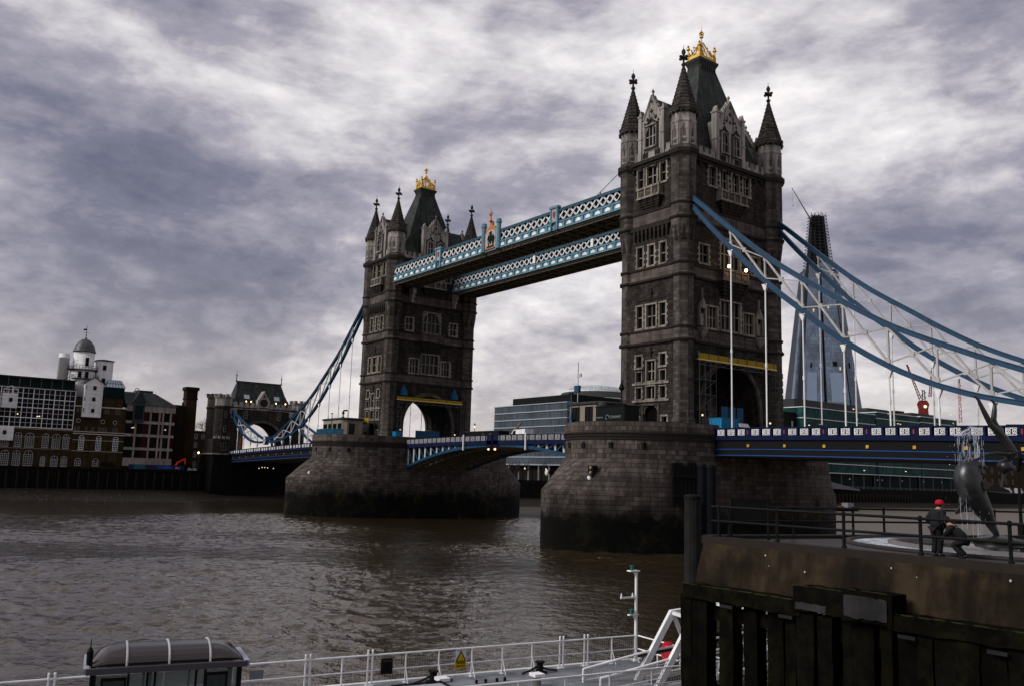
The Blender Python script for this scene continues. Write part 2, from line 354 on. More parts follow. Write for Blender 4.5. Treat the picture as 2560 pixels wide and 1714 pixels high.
# ---------------------------------------------------------------- river, ground
def river_mat():
    m = bpy.data.materials.new('river_water'); m.use_nodes = True; t = m.node_tree; L = t.links; b = t.nodes['Principled BSDF']
    geo = nd(t, 'ShaderNodeNewGeometry'); pos = geo.outputs['Position']
    b.inputs['Base Color'].default_value = (0.024, 0.0175, 0.0095, 1); b.inputs['Roughness'].default_value = 0.06; b.inputs['IOR'].default_value = 1.68
    b.inputs['Specular IOR Level'].default_value = 0.9; b.inputs['Specular Tint'].default_value = (1.0, 0.80, 0.58, 1)
    def nz(scale, sx, sy, rot, det, ro, dist=0.0):
        mp = nd(t, 'ShaderNodeMapping'); mp.inputs['Rotation'].default_value = (0, 0, rot); mp.inputs['Scale'].default_value = (sx, sy, 1); L.new(pos, mp.inputs[0])
        n = nd(t, 'ShaderNodeTexNoise', i_Scale=scale, i_Detail=det, i_Roughness=ro, i_Distortion=dist); L.new(mp.outputs[0], n.inputs['Vector']); return n.outputs[0]
    rip = nz(0.95, 1, 1, 0, 3, 0.5, 0.6); tiny = nz(3.0, 1, 1, 0, 3, 0.5)
    sep = nd(t, 'ShaderNodeSeparateXYZ'); L.new(pos, sep.inputs[0])
    gust = ramp(t, mth(t, 'DIVIDE', mth(t, 'ADD', sep.outputs[1], 30.0), 150.0), [(0.25, 1.0), (0.8, 0.55)], 'LINEAR')     # sheltered above the bridge
    L.new(mth(t, 'ADD', 0.06, mth(t, 'MULTIPLY', mth(t, 'SUBTRACT', 1.0, gust), 0.95)), b.inputs['Roughness'])
    h = mth(t, 'ADD', mth(t, 'MULTIPLY', rip, 0.10), mth(t, 'MULTIPLY', tiny, 0.06))
    bp = nd(t, 'ShaderNodeBump', i_Distance=1.0); L.new(mth(t, 'MULTIPLY', gust, 1.0), bp.inputs['Strength']); L.new(h, bp.inputs['Height']); L.new(bp.outputs[0], b.inputs['Normal'])
    return m
RMAT = river_mat()
WX0, WX1, WY0, WY1 = -96.0, 64.0, -112.0, 30.0
RV = MB(); gx = [-6000, -1500, -500, -220, WX0, -20, 30, WX1, 120, 400]; gy = [-2500, -500, -220, WY0, -50, WY1, 90, 250, 800, 6000]
for i in range(len(gx) - 1):
    for j in range(len(gy) - 1):
        if WX0 <= gx[i] < WX1 and WY0 <= gy[j] < WY1: continue
        RV.add([(gx[i], gy[j], 0), (gx[i + 1], gy[j], 0), (gx[i + 1], gy[j + 1], 0), (gx[i], gy[j + 1], 0)], [(0, 1, 2, 3)])
struct('water', RV, RMAT, loc=(0, 0, 0))
def chop():
    """the choppy reach in front of the bridge: a real wave surface"""
    nx, ny = 640, 560; rg = np.random.default_rng(5)
    X, Y = np.meshgrid(np.linspace(WX0, WX1, nx), np.linspace(WY0, WY1, ny)); Z = np.zeros_like(X); S = np.zeros_like(X)
    for lam, n, slope in ((9.0, 5, .022), (4.5, 8, .045), (2.4, 14, .085), (1.35, 24, .135), (0.85, 30, .125)):
        for _ in range(n):
            L = lam*rg.uniform(.75, 1.35); k = 2*PI/L; th = math.atan2(.58, -.8) + rg.normal(0, .75); kx, ky = k*math.cos(th), k*math.sin(th)
            w_ = np.sin(kx*X + ky*Y + rg.uniform(0, 7)); Z += (slope/math.sqrt(n))/k*1.4*(w_ + .25*np.abs(w_)) if lam < 3 else (slope/math.sqrt(n))/k*1.4*w_
    for _ in range(9): L = rg.uniform(22, 70); th = rg.uniform(0, 2*PI); S += np.sin(2*PI/L*(X*math.cos(th) + Y*math.sin(th)) + rg.uniform(0, 7))
    g = .66 + .52*np.tanh(S*.5)                                     # gusts: ruffled and slacker patches
    e = np.minimum(np.minimum(X - WX0, WX1 - X)/14, np.minimum(Y - WY0, WY1 - Y)/14); g *= np.clip(e, 0, 1)
    Z = Z*g; V = np.stack([X, Y, Z], -1).reshape(-1, 3); I = np.arange(nx*ny).reshape(ny, nx); Q_ = np.stack([I[:-1, :-1], I[:-1, 1:], I[1:, 1:], I[1:, :-1]], -1).reshape(-1, 4)
    me = bpy.data.meshes.new('water'); me.vertices.add(len(V)); me.vertices.foreach_set('co', V.astype(np.float32).ravel()); me.loops.add(Q_.size); me.loops.foreach_set('vertex_index', Q_.astype(np.int32).ravel())
    me.polygons.add(len(Q_)); me.polygons.foreach_set('loop_start', np.arange(0, Q_.size, 4, dtype=np.int32)); me.polygons.foreach_set('use_smooth', [True]*len(Q_)); me.update(calc_edges=True); me.materials.append(RMAT)
    o = bpy.data.objects.new('water', me); COL.objects.link(o); tag(o, kind='structure')
chop()

# ---------------------------------------------------------------- towers
SP = 82.3            # tower axis to tower axis
TX, TY = 5.1, 9.5    # corner turret centres
def faces(cx):
    return {'N': ((cx + 5.3, 0), (0, 1), (1, 0)), 'E': ((cx, -10.5), (1, 0), (0, -1)), 'S': ((cx - 5.3, 0), (0, -1), (-1, 0)), 'W': ((cx, 10.5), (-1, 0), (0, 1))}
def arch_pts(hw, zs, rise, n=20, pw=1.0):
    return [(hw*math.cos(PI*(1 - i/n)), zs + rise*math.sin(PI*i/n)**pw) for i in range(n + 1)]
def window(root, F, a, z0, wd, h, nx=1, nz=1, sur=0.26, arch=False, depth=0.45, proud=0.10, quoin=True, mat=None, name='window'):
    """stone surround with mullions in a recess, and its pane as a child; returns the wall hole"""
    mb = MB(); a0, a1, z1 = a - wd/2, a + wd/2, z0 + h; e = 0.0
    mb.fbox(F, a0 - sur, a0, z0, z1, -depth*.9, proud); mb.fbox(F, a1, a1 + sur, z0, z1, -depth*.9, proud)
    mb.fbox(F, a0 - sur*1.2, a1 + sur*1.2, z0 - sur*1.1, z0, -depth*.9, proud*2.2); mb.fbox(F, a0 - sur*1.1, a1 + sur*1.1, z1, z1 + sur*.9, -depth*.9, proud*1.6)
    if quoin:
        k = 0; z = z0 + .1
        while z + .35 < z1:
            if k % 2 == 0: mb.fbox(F, a0 - sur*1.75, a0 - sur, z, z + .34, 0, proud*.8); mb.fbox(F, a1 + sur, a1 + sur*1.75, z, z + .34, 0, proud*.8)
            z += .42; k += 1
    for i in range(1, nx + 1):
        x = a0 + wd*i/(nx + 1); mb.fbox(F, x - .075, x + .075, z0, z1, -depth*.75, -depth*.35)
    for j in range(1, nz + 1):
        z = z0 + h*j/(nz + 1); mb.fbox(F, a0, a1, z - .07, z + .07, -depth*.72, -depth*.38)
    if arch:
        for s0, s1 in ((a0, a0 + wd/2), (a1 - wd/2, a1)):
            n = 7; rz = min(wd*.55, h*.5)
            for i in range(n):
                xa, xb = s0 + (s1 - s0)*i/n, s0 + (s1 - s0)*(i + 1)/n
                f = lambda x: z1 - rz + rz*math.sqrt(max(0, 1 - ((x - a)/(wd/2))**2))**(.9)
                mb.fpoly(F, [(xa, f(xa)), (xb, f(xb)), (xb, z1 + .01), (xa, z1 + .01)], -depth*.7, -.03)
    o = mb.build(name, mat or DRESS, root)
    p = MB(); p.fbox(F, a0 + .01, a1 - .01, z0 + .01, z1 - .01, -depth*.98, -depth*.8); p.build('pane', PANE, o)
    return (a0 - sur*.5, a1 + sur*.5, z0 - sur*.5, z1 + sur*.5)
def balcony(root, F, half, z0, z1, dep, cz, npan, light=DRESS):
    mb = MB(); mb.fbox(F, -half - .15, half + .15, z0 - .28, z0, 0, dep + .15); mb.fbox(F, -half - .06, half + .06, z1 - .18, z1, dep - .26, dep + .1)
    for sx in (-1, 1): mb.fbox(F, min(sx*half, sx*(half - .2)), max(sx*half, sx*(half - .2)), z0, z1 - .2, 0, dep - .3); mb.fbox(F, min(sx*half, sx*(half - .2)) - .02, max(sx*half, sx*(half - .2)) + .02, z1 - .16, z1 + .02, 0, dep - .3)
    for i in range(npan + 1):
        x = -half + .12 + (2*half - .24)*i/npan; mb.fbox(F, x - .13, x + .13, z0, z1 - .18, dep - .24, dep + .04); mb.fbox(F, x - .16, x + .16, z1, z1 + .22, dep - .24, dep + .06)
    o = mb.build('balcony', light, root)
    p = MB(); p.fbox(F, -half + .1, half - .1, z0 + .02, z1 - .2, dep - .16, dep - .08)
    for i in range(npan):
        x = -half + .12 + (2*half - .24)*(i + .5)/npan; s = (2*half - .24)/npan*.3
        p.fpoly(F, [(x - s, (z0 + z1)/2 - .05), (x, z0 + .15), (x + s, (z0 + z1)/2 - .05), (x, z1 - .28)], dep - .1, dep - .02)
    p.build('balcony_panel', BANDL, o)
    c = MB(); nst = 5
    for i in range(nst):
        za, zb = z0 - .28 - (z0 - .28 - cz)*i/nst, z0 - .28 - (z0 - .28 - cz)*(i + 1)/nst; d = dep*(1 - (i/nst)**1.3); hh = half*(1 - .5*(i/nst)**1.5)
        c.fbox(F, -hh, hh, zb, za, 0, d*.8)
        for x in (-hh*.9, -hh*.3, hh*.3, hh*.9): c.fbox(F, x - .2, x + .2, zb, za, 0, d)
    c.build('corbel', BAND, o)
def turret(root, cx, cy):
    R = 1/math.cos(PI/8); lo, up, tp = 1.36, 1.72, 1.66
    prof = [(lo + .32, 14.6), (lo + .32, 16.4), (lo + .18, 16.7), (lo + .18, 17.1), (lo, 17.4), (lo, 27.7), (lo + .26, 27.75), (lo + .3, 28.0), (lo + .05, 28.3), (lo, 29.5), (lo + .2, 29.55), (lo + .2, 29.8), (lo, 29.95),
            (lo, 36.65), (lo + .26, 36.7), (lo + .28, 36.95), (lo + .04, 37.2), (lo, 38.4), (lo + .2, 38.45), (lo + .2, 38.7), (lo, 38.85), (lo, 41.3), (up - .06, 43.6), (up, 44.6), (up + .2, 44.7), (up + .22, 45.0), (up + .02, 45.25), (up, 46.7), (up + .16, 46.75), (up + .16, 47.0), (up, 47.15),
            (up, 53.5), (up + .12, 53.7), (up + .34, 54.1), (up + .38, 54.55), (tp + .12, 54.85), (tp, 55.2)]
    t = MB().lathe([(r*R, z) for r, z in prof], 8, (cx, cy), PI/8).build('turret', STONE, root)
    bd = MB()
    for r, z0, z1 in ((lo + .31, 27.76, 28.02), (lo + .21, 29.56, 29.79), (lo + .29, 36.71, 36.94), (lo + .21, 38.46, 38.69), (up + .23, 44.72, 44.98), (up + .17, 46.76, 46.99), (up + .39, 53.9, 54.5)):
        bd.lathe([(r*R, z0), (r*R, z1)], 8, (cx, cy), PI/8)
    for k in range(8):                                              # pointed recesses where the shaft corbels out
        th = PI/4*k; n = (math.cos(th), math.sin(th)); F = ((cx + n[0]*lo, cy + n[1]*lo), (-n[1], n[0]), n)
        bd.hexa([bd.fp(F, -.05, 41.6, .10), bd.fp(F, .05, 41.6, .10), bd.fp(F, .05, 41.6, .0), bd.fp(F, -.05, 41.6, .0)][::1], [bd.fp(F, -.38, 41.62, .13), bd.fp(F, .38, 41.62, .13), bd.fp(F, .38, 41.62, .0), bd.fp(F, -.38, 41.62, .0)])
        bd.add([bd.fp(F, -.36, 41.6, .06), bd.fp(F, .36, 41.6, .06), bd.fp(F, 0, 43.7, .36)], [(0, 1, 2)])
    bd.apart('moulding', BAND, t)
    up_ = MB(); up_.lathe([(r*R, z) for r, z in [(tp, 55.2), (tp, 58.3), (tp + .1, 58.4), (tp + .12, 58.65), (tp, 58.8), (tp, 59.75)]], 8, (cx, cy), PI/8)
    for k in range(8):
        th = PI/4*k; n = (math.cos(th), math.sin(th)); F = ((cx + n[0]*tp, cy + n[1]*tp), (-n[1], n[0]), n)
        up_.fbox(F, -.62, -.5, 55.3, 58.3, 0, .1); up_.fbox(F, .5, .62, 55.3, 58.3, 0, .1); up_.fbox(F, -.5, .5, 55.9, 56.05, 0, .09)
        up_.fpoly(F, [(-.5, 57.3), (-.36, 57.3), (0, 57.9), (.36, 57.3), (.5, 57.3), (.5, 58.3), (-.5, 58.3)], 0, .09)
    lt = up_.build('lantern_stage', PALE, t); ln = MB()
    for k in range(8):
        th = PI/4*k; n = (math.cos(th), math.sin(th)); F = ((cx + n[0]*tp, cy + n[1]*tp), (-n[1], n[0]), n)
        ln.fpoly(F, [(-.2, 56.3), (.2, 56.3), (.2, 57.2), (0, 57.6), (-.2, 57.2)], 0, .03); ln.fpoly(F, [(-.14, 57.95), (0, 57.8), (.14, 57.95), (0, 58.15)], .085, .11); ln.fbox(F, -.3, .3, 55.45, 55.75, 0, .03)
    ln.apart('blind_tracery', BANDL, t)
    sp = MB(); prf = [(tp + .02, 59.75), (tp + .3, 60.0), (tp + .36, 60.45), (tp + .2, 60.75), (tp - .05, 60.9)]; z = 60.9; n = 11
    for i in range(n):
        r0 = (tp - .05)*(1 - i/n)**1.07 + .16; r1 = (tp - .05)*(1 - (i + 1)/n)**1.07 + .16; z0 = 60.9 + 6.4*i/n; z1 = 60.9 + 6.4*(i + 1)/n
        prf += [(r0, z0), (r1 + .02, z1 - .1), (r1 + .07, z1 - .02)]
    s_ = MB().lathe([(r*R, z) for r, z in prf], 8, (cx, cy), PI/8)
    for k in range(16):
        th = PI/8*(k + .5); s_.box(cx + (tp + .3)*math.cos(th) - .12, cx + (tp + .3)*math.cos(th) + .12, cy + (tp + .3)*math.sin(th) - .12, cy + (tp + .3)*math.sin(th) + .12, 59.7, 60.05)
    s_.build('spire', SPIRE, t)
    f = MB().lathe([(.17, 67.2), (.34, 67.4), (.34, 67.55), (.15, 67.7), (.15, 68.9), (.3, 69.2), (.3, 69.5), (.18, 69.75), (.04, 69.9), (.02, 70.5)], 8, (cx, cy))
    f.box(cx - .64, cx + .64, cy - .15, cy + .15, 68.35, 68.7); f.box(cx - .15, cx + .15, cy - .64, cy + .64, 68.36, 68.69)
    for dx, dy in ((.62, 0), (-.62, 0), (0, .62), (0, -.62)): f.ball((cx + dx, cy + dy, 68.52), .23, 6, 4)
    f.build('finial', SPIRE, t)
def dormer(root, F, half, zsh, zap, wins, back):
    mb = MB(); mb.fpoly(F, [(-half, 54.7), (half, 54.7), (half, zsh - 1.4), (half*.78, zsh - 1.2), (0, zap), (-half*.78, zsh - 1.2), (-half, zsh - 1.4)], -.55, .16)
    mb.fbox(F, -half + .05, half - .05, 54.7, zsh - 1.5, -back, -.55)
    for s in (-1, 1):
        a = s*(half + .1); mb.fbox(F, a - .32, a + .32, 54.7, zsh - .55, -.6, .32); mb.fbox(F, a - .42, a + .42, zsh - .55, zsh - .3, -.7, .42); mb.fbox(F, a - .4, a + .4, 58.0, 58.25, -.6, .4)
        mb.fpoly(F, [(a - .34, zsh - .3), (a + .34, zsh - .3), (a, zsh + .55)], -.5, .22)
        n = 5                                                        # raking coping with crockets
        for i in range(n):
            x0, x1 = s*half*.8*(1 - i/n), s*half*.8*(1 - (i + 1)/n); z0, z1 = zsh - 1.2 + (zap - zsh + 1.2)*i/n, zsh - 1.2 + (zap - zsh + 1.2)*(i + 1)/n
            mb.bar(mb.fp(F, x0, z0 + .1, -.15), mb.fp(F, x1, z1 + .1, -.15), .8, .26); p = mb.fp(F, x0, z0 + .38, -.1); mb.box(p[0] - .16, p[0] + .16, p[1] - .16, p[1] + .16, p[2] - .2, p[2] + .2)
    top = mb.fp(F, 0, zap + .2, -.1); mb.lathe([(.22, top[2] - .3), (.12, top[2] + .3), (.26, top[2] + .5), (.05, top[2] + .9)], 6, top[:2])
    o = mb.build('dormer', PALE, root)
    orn = MB(); zz = zsh - .9
    for a, z, r in ((0, zz + .75, .42), (-.75, zz - .35, .34), (.75, zz - .35, .34), (0, zz - .5, .3), (0, zap - .9, .26), (-1.35, zz - .9, .26), (1.35, zz - .9, .26)):
        if abs(a) < half*.75: orn.fpoly(F, [(a - r, z), (a - r*.3, z - r*.3), (a, z - r), (a + r*.3, z - r*.3), (a + r, z), (a + r*.3, z + r*.3), (a, z + r), (a - r*.3, z + r*.3)], .15, .24)
    for a in (-half*.55, half*.55): orn.fbox(F, a - .55, a + .55, 55.0, 55.8, .15, .2)
    for a, wd, z0, h, nx, nz in wins:                               # tracery heads and panelled jambs round the windows
        z1 = z0 + h
        for s in (-1, 1): orn.fbox(F, a + s*(wd/2 + .36) - .06, a + s*(wd/2 + .36) + .06, 55.0, z1 + .5, .16, .26)
        orn.fpoly(F, [(a - wd/2 - .3, z1 + .3), (a - wd/4, z1 + .75), (a, z1 + 1.3), (a + wd/4, z1 + .75), (a + wd/2 + .3, z1 + .3), (a + wd/2, z1 + .22), (a + wd/5, z1 + .55), (a, z1 + .85), (a - wd/5, z1 + .55), (a - wd/2, z1 + .22)], .16, .36)
        for q in (-.25, .25): orn.fpoly(F, [(a + q*wd - .16, z1 + .3), (a + q*wd + .16, z1 + .3), (a + q*wd, z1 + .62)], .15, .2)
    for q in range(5): x = (q - 2)*half*.22; orn.fbox(F, x - .07, x + .07, zsh - .55 - abs(q - 2)*.45, zsh - .05 - abs(q - 2)*.45, .15, .2)
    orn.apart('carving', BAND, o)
    for a, wd, z0, h, nx, nz in wins: window(o, ((F[0][0] + F[2][0]*.29, F[0][1] + F[2][1]*.29), F[1], F[2]), a, z0, wd, h, nx, nz, .2, True, .10, .16, False, PALE)
    rf = MB(); a = half*.9
    rf.add([rf.fp(F, -a, zsh - 1.6, -.5), rf.fp(F, a, zsh - 1.6, -.5), rf.fp(F, 0, zap - .25, -.5), rf.fp(F, -a, zsh - 1.6, -back), rf.fp(F, a, zsh - 1.6, -back), rf.fp(F, 0, zap - .25, -back)], [(0, 1, 2), (5, 4, 3), (1, 4, 5, 2), (3, 0, 2, 5), (0, 3, 4, 1)])
    rf.build('dormer_roof', SLATE, o)
def crown(roof, cx):
    z0 = 72.65; hx, hy = 1.12, 1.72; mb = MB()
    for y in (-hy, hy): mb.box(cx - hx, cx + hx, y - .08, y + .08, z0, z0 + .55)
    for x in (cx - hx, cx + hx): mb.box(x - .08, x + .08, -hy, hy, z0 + .01, z0 + .54)
    mb.box(cx - hx - .12, cx + hx + .12, -hy - .12, hy + .12, z0 - .12, z0 + .02)
    for sx in (-1, 1):
        for sy in (-1, 1):
            x, y = cx + sx*hx, sy*hy
            mb.lathe([(.24, z0), (.24, z0 + .9), (.14, z0 + 1.0), (.12, z0 + 1.8), (.3, z0 + 1.9), (.3, z0 + 2.1), (.1, z0 + 2.25), (.2, z0 + 2.45), (.04, z0 + 2.7)], 8, (x, y))
            mb.tube([(x, y, z0 + .6), (cx + sx*hx*.7, sy*hy*.7, z0 + 1.35), (cx + sx*hx*.42, sy*hy*.42, z0 + 2.2), (cx + sx*.15, sy*.15, z0 + 3.3)], .1, 6)
            for f, z in ((.7, 1.5), (.42, 2.35)): mb.ball((cx + sx*hx*f, sy*hy*f, z0 + z), .2, 6, 4)
    for ax in range(2):
        for s in (-1, 1):
            for k in range(5):
                f = -1 + 2*(k + .5)/5; x, y = (cx + hx*f, s*hy) if ax == 0 else (cx + s*hx, hy*f)
                hgt = .5 + .9*(1 - abs(f)); mb.tube([(x, y, z0 + .5), (x, y, z0 + .5 + hgt)], .07, 5); mb.ball((x, y, z0 + .55 + hgt), .14, 6, 4)
            x, y = (cx, s*hy) if ax == 0 else (cx + s*hx, 0)
            mb.tube([(x, y, z0 + .5), (cx + (x - cx)*.55, y*.55, z0 + 1.9), (cx, 0, z0 + 3.2)], .09, 6)
    mb.lathe([(.2, z0), (.16, z0 + 2.6), (.28, z0 + 2.8), (.12, z0 + 3.1), (.1, z0 + 4.0), (.3, z0 + 4.1), (.3, z0 + 4.25), (.09, z0 + 4.4), (.08, z0 + 4.8), (.26, z0 + 4.95), (.1, z0 + 5.2), (.04, z0 + 5.5), (.02, z0 + 6.1)], 8, (cx, 0))
    mb.box(cx - .5, cx + .5, -.08, .08, z0 + 4.6, z0 + 4.74); mb.box(cx - .08, cx + .08, -.5, .5, z0 + 4.61, z0 + 4.73)
    mb.build('gilded_crown', GOLD, roof)
def tower(cx, near, label):
    root = thing('bridge_tower', label, 'tower', (cx, 0, 14.6)); FS = faces(cx); wall = MB()
    for k in 'NESW':
        F = FS[k]; holes = []
        if k in 'NS':
            W_ = lambda *a, **q: holes.append(window(root, F, *a, **q)) if k == 'N' else None
            for a in (-3.75, -1.25, 1.25, 3.75): W_(a, 50.8, 1.45, 2.75, 1, 1)
            for a in (-5.6, 5.6): W_(a, 39.15, 1.75, 2.6, 1, 1)
            W_(0, 39.1, 4.1, 4.3, 3, 1, arch=True)
            for a in (-3.95, 3.95): W_(a, 30.15, 2.1, 2.95, 2, 1)
            W_(0, 30.2, 4.1, 4.1, 3, 1)
            holes.append((-6, 6, 14.6, 25.4, 0)); half = TY - .9
            n = 22; ap = arch_pts(6, 19, 6.4, n)
            for i in range(n):
                (a0, z0), (a1, z1) = ap[i], ap[i + 1]; wall.add([wall.fp(F, a0, z0, 0), wall.fp(F, a1, z1, 0), wall.fp(F, a1, 25.4, 0), wall.fp(F, a0, 25.4, 0)], [(0, 1, 2, 3)])
        else:
            W_ = lambda *a, **q: holes.append(window(root, F, *a, **q)) if k == 'E' else None
            for a, wd, nx in ((-2.25, 1.05, 0), (0, 1.9, 1), (2.25, 1.05, 0)): W_(a, 50.75, wd, 2.8, nx, 1)
            for a in (-2.25, 0, 2.25): W_(a, 38.95, 1.05, 2.9, 0, 1)
            for a, wd, nx in ((-2.25, 1.05, 0), (0, 1.85, 1), (2.25, 1.05, 0)): W_(a, 30.1, wd, 3.15, nx, 1)
            for a in (-2.3, 2.3): W_(a, 24.6, 1.05, 1.6, 0, 0); W_(a, 22.55, 1.05, 1.4, 0, 0, quoin=False, sur=.14); W_(a, 20.15, 1.05, 1.6, 0, 0, sur=.16); W_(a + (.3 if a > 0 else -.3), 16.5, .95, 1.1, 0, 0, quoin=False)
            W_(0, 22.6, 1.6, 2.8, 1, 1, quoin=False, sur=.18); W_(0, 20.15, 1.6, 1.7, 1, 0, quoin=False, sur=.18)
            if k == 'E': holes.append(window(root, F, 0, 14.7, 2.7, 4.5, 0, 0, .3, True, .6, .12, False, STONE, 'doorway'))
            half = TX - .9
        wall.fwall(F, -half, half, 14.6, 54.7, 0, holes, .5)
    wall.build('wall', ROCK, root)
    # road arch through the tower
    tn = MB(); ap = [(-6, 14.6)] + arch_pts(6, 19, 6.4, 22) + [(6, 14.6)]
    for i in range(len(ap) - 1):
        (a0, z0), (a1, z1) = ap[i], ap[i + 1]; tn.add([(cx - 5.3, a0, z0), (cx + 5.3, a0, z0), (cx + 5.3, a1, z1), (cx - 5.3, a1, z1)], [(0, 1, 2, 3)])
    for s in (-1, 1):
        for q in range(5):
            x = cx - 4.4 + 2.2*q; 
            for i in range(1, len(ap) - 2):
                (a0, z0), (a1, z1) = ap[i], ap[i + 1]
                if s*(a0 + a1) >= 0: tn.bar((x, a0*.985, z0 - .1), (x, a1*.985, z1 - .1), .3, .3, (1, 0, 0))
    tn.build('archway', ROCK, root)
    ar = MB()
    for k in 'NS':
        F = FS[k]
        for (r0, r1, d) in ((6.0, 6.3, .3), (6.3, 6.75, .16)):
            n = 24
            for i in range(n):
                t0, t1 = PI*(1 - i/n), PI*(1 - (i + 1)/n); f = lambda r, t: (r*math.cos(t), 19 + (r + .4)*math.sin(t))
                ar.fpoly(F, [f(r0, t0), f(r0, t1), f(r1, t1), f(r1, t0)], -.1, d)
            for s in (-1, 1): ar.fbox(F, min(s*r0, s*r1), max(s*r0, s*r1), 14.6, 19, -.1, d)
    ar.apart('arch_moulding', BANDL, root)
    sc = MB(); bl = MB(); den = MB()
    for k in 'NESW':
        F = FS[k]; h = (TY if k in 'NS' else TX) - .8
        for z0, z1, d in ((27.72, 28.05, .3), (29.55, 29.82, .22), (36.68, 36.98, .3), (38.43, 38.72, .22), (44.68, 45.02, .3), (46.74, 47.02, .22)): sc.fbox(F, -h, h, z0, z1, 0, d)
        sc.fbox(F, -h, h, 53.75, 54.15, 0, .35); sc.fbox(F, -h, h, 54.15, 54.68, 0, .62)
        for q in range(int(h*2/1.5)):
            a = -h + .7 + q*1.5; den.fbox(F, a - .2, a + .2, 53.2, 53.75, 0, .32)
        for z0, z1 in ((28.06, 29.54), (36.99, 38.42), (45.03, 46.73)): bl.fbox(F, -h, h, z0, z1, 0, .06)
        if k in 'EW':
            sc.fbox(F, -h, h, 44.3, 44.67, 0, .42)
            for q in range(9):
                a = -3.2 + .8*q; den.fbox(F, a - .14, a + .14, 42.9, 44.3, 0, .36); den.fbox(F, a - .22, a + .22, 43.6, 44.29, .36, .4)
            den.fbox(F, -2.6 - .1, 2.6, 34.0, 34.2, 0, .12); den.fbox(F, -.14, .14, 34.2, 35.6, 0, .2); den.fbox(F, -.4, .4, 34.9, 35.1, 0, .22)
            den.fbox(F, -.14, .14, 26.0, 27.3, 0, .2); den.fbox(F, -.4, .4, 26.6, 26.8, 0, .22)
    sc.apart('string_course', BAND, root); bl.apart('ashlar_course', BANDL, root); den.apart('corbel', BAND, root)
    wb = MB(); F = FS['E']
    wb.fbox(F, -3.5, 3.5, 22.12, 22.42, 0, .16); wb.fbox(F, -3.5, 3.5, 19.72, 20.0, 0, .18); wb.apart('sill_band', DRESS, root)
    pp = MB()
    for k in 'NESW':
        F = FS[k]; h = (TY if k in 'NS' else TX) - 1.5; pp.fbox(F, -h, h, 54.69, 55.35, -.35, .12); q = -h + .15
        while q < h - .5: pp.fbox(F, q, q + .75, 55.35, 56.05, -.35, .12); pp.fbox(F, q - .04, q + .79, 56.05, 56.17, -.4, .17); q += 1.25
    pp.apart('parapet', PALE, root)
    for k in 'NESW':
        F = FS[k]
        if k in 'NS': dormer(root, F, 2.75, 62.6, 64.4, [(-1.3, 1.25, 56.2, 2.9, 1, 1), (1.3, 1.25, 56.2, 2.9, 1, 1)], 3.6)
        else: dormer(root, F, 2.15, 62.0, 64.2, [(0, 2.0, 56.4, 3.2, 2, 1)], 6.0)
    balcony(root, FS['E'], 2.15, 49.0, 50.3, .8, 47.1, 3)
    balcony(root, FS['N'], 2.85, 49.0, 50.3, .9, 46.9, 4)
    balcony(root, FS['N'], 2.75, 37.25, 38.6, 1.1, 34.6, 4, BANDL)
    fr = MB(); F = FS['N']
    for a0, a1 in ((-5.6, -2.9), (-2.6, 2.6), (2.9, 5.6)):
        fr.fbox(F, a0, a1, 28.1, 28.35, .06, .22); fr.fbox(F, a0, a1, 29.3, 29.54, .06, .16); n = int((a1 - a0)/.45)
        for i in range(n): x = a0 + (a1 - a0)*(i + .5)/n; fr.fpoly(F, [(x - .17, 28.8), (x, 28.45), (x + .17, 28.8), (x, 29.2)], .06, .14)
    fr.apart('carved_frieze', BANDL, root)
    if near:
        nc = MB()
        for a in (-6.15, 6.15):
            nc.fbox(F, a - .75, a - .5, 30.2, 32.6, 0, .35); nc.fbox(F, a + .5, a + .75, 30.2, 32.6, 0, .35); nc.fpoly(F, [(a - .8, 32.6), (a + .8, 32.6), (a, 34.1)], 0, .45); nc.fbox(F, a - .07, a + .07, 34.0, 35.5, 0, .3)
            nc.lathe([(.9, 29.9), (.85, 29.6), (.5, 28.9), (.12, 28.4)], 8, (F[0][0] + .2, a)); nc.fbox(F, a - .25, a + .25, 30.2, 31.9, .02, .2)
        nc.apart('niche', DRESS, root)
    else:
        br = MB()
        for a in (-5.4, 5.4): br.fbox(F, a - .42, a + .42, 46.9, 48.4, 0, 1.4); br.fbox(F, a - .36, a + .36, 46.1, 46.9, 0, 1.0); br.fbox(F, a - .3, a + .3, 45.1, 46.1, 0, .65)
        br.apart('walkway_bracket', PALE, root)
    lev = [(54.5, 4.7, 8.9), (55.3, 4.55, 8.3), (56.8, 4.3, 7.35), (60.4, 3.6, 5.6), (66.7, 2.25, 3.35), (71.2, 1.22, 1.82)]
    rf = MB().rects(lev, (cx, 0)).build('roof', SLATE, root)
    nk = MB().rects([(71.15, 1.24, 1.84), (71.5, 1.2, 1.8), (71.9, 1.34, 1.95), (72.2, 1.5, 2.12), (72.55, 1.55, 2.17)], (cx, 0))
    for s in (-1, 1):
        for i in range(7): nk.box(cx + s*1.22 - .06, cx + s*1.32 + .06, -1.6 + i*.53 - .07, -1.6 + i*.53 + .07, 70.7, 71.5)
        for i in range(5): nk.box(cx - 1.0 + i*.5 - .07, cx - 1.0 + i*.5 + .07, s*1.82 - .1, s*1.92 + .08, 70.7, 71.5)
    nk.build('ridge_platform', LEAD, rf); crown(rf, cx)
    for sx in (-1, 1):
        for sy in (-1, 1): turret(root, cx + sx*TX, sy*TY)
    return root
tower(0, True, 'nearer tall gothic stone bridge tower with corner spires and gilded roof crown')
tower(-SP, False, 'farther gothic stone bridge tower, smaller in view, with sky showing through its road arch')
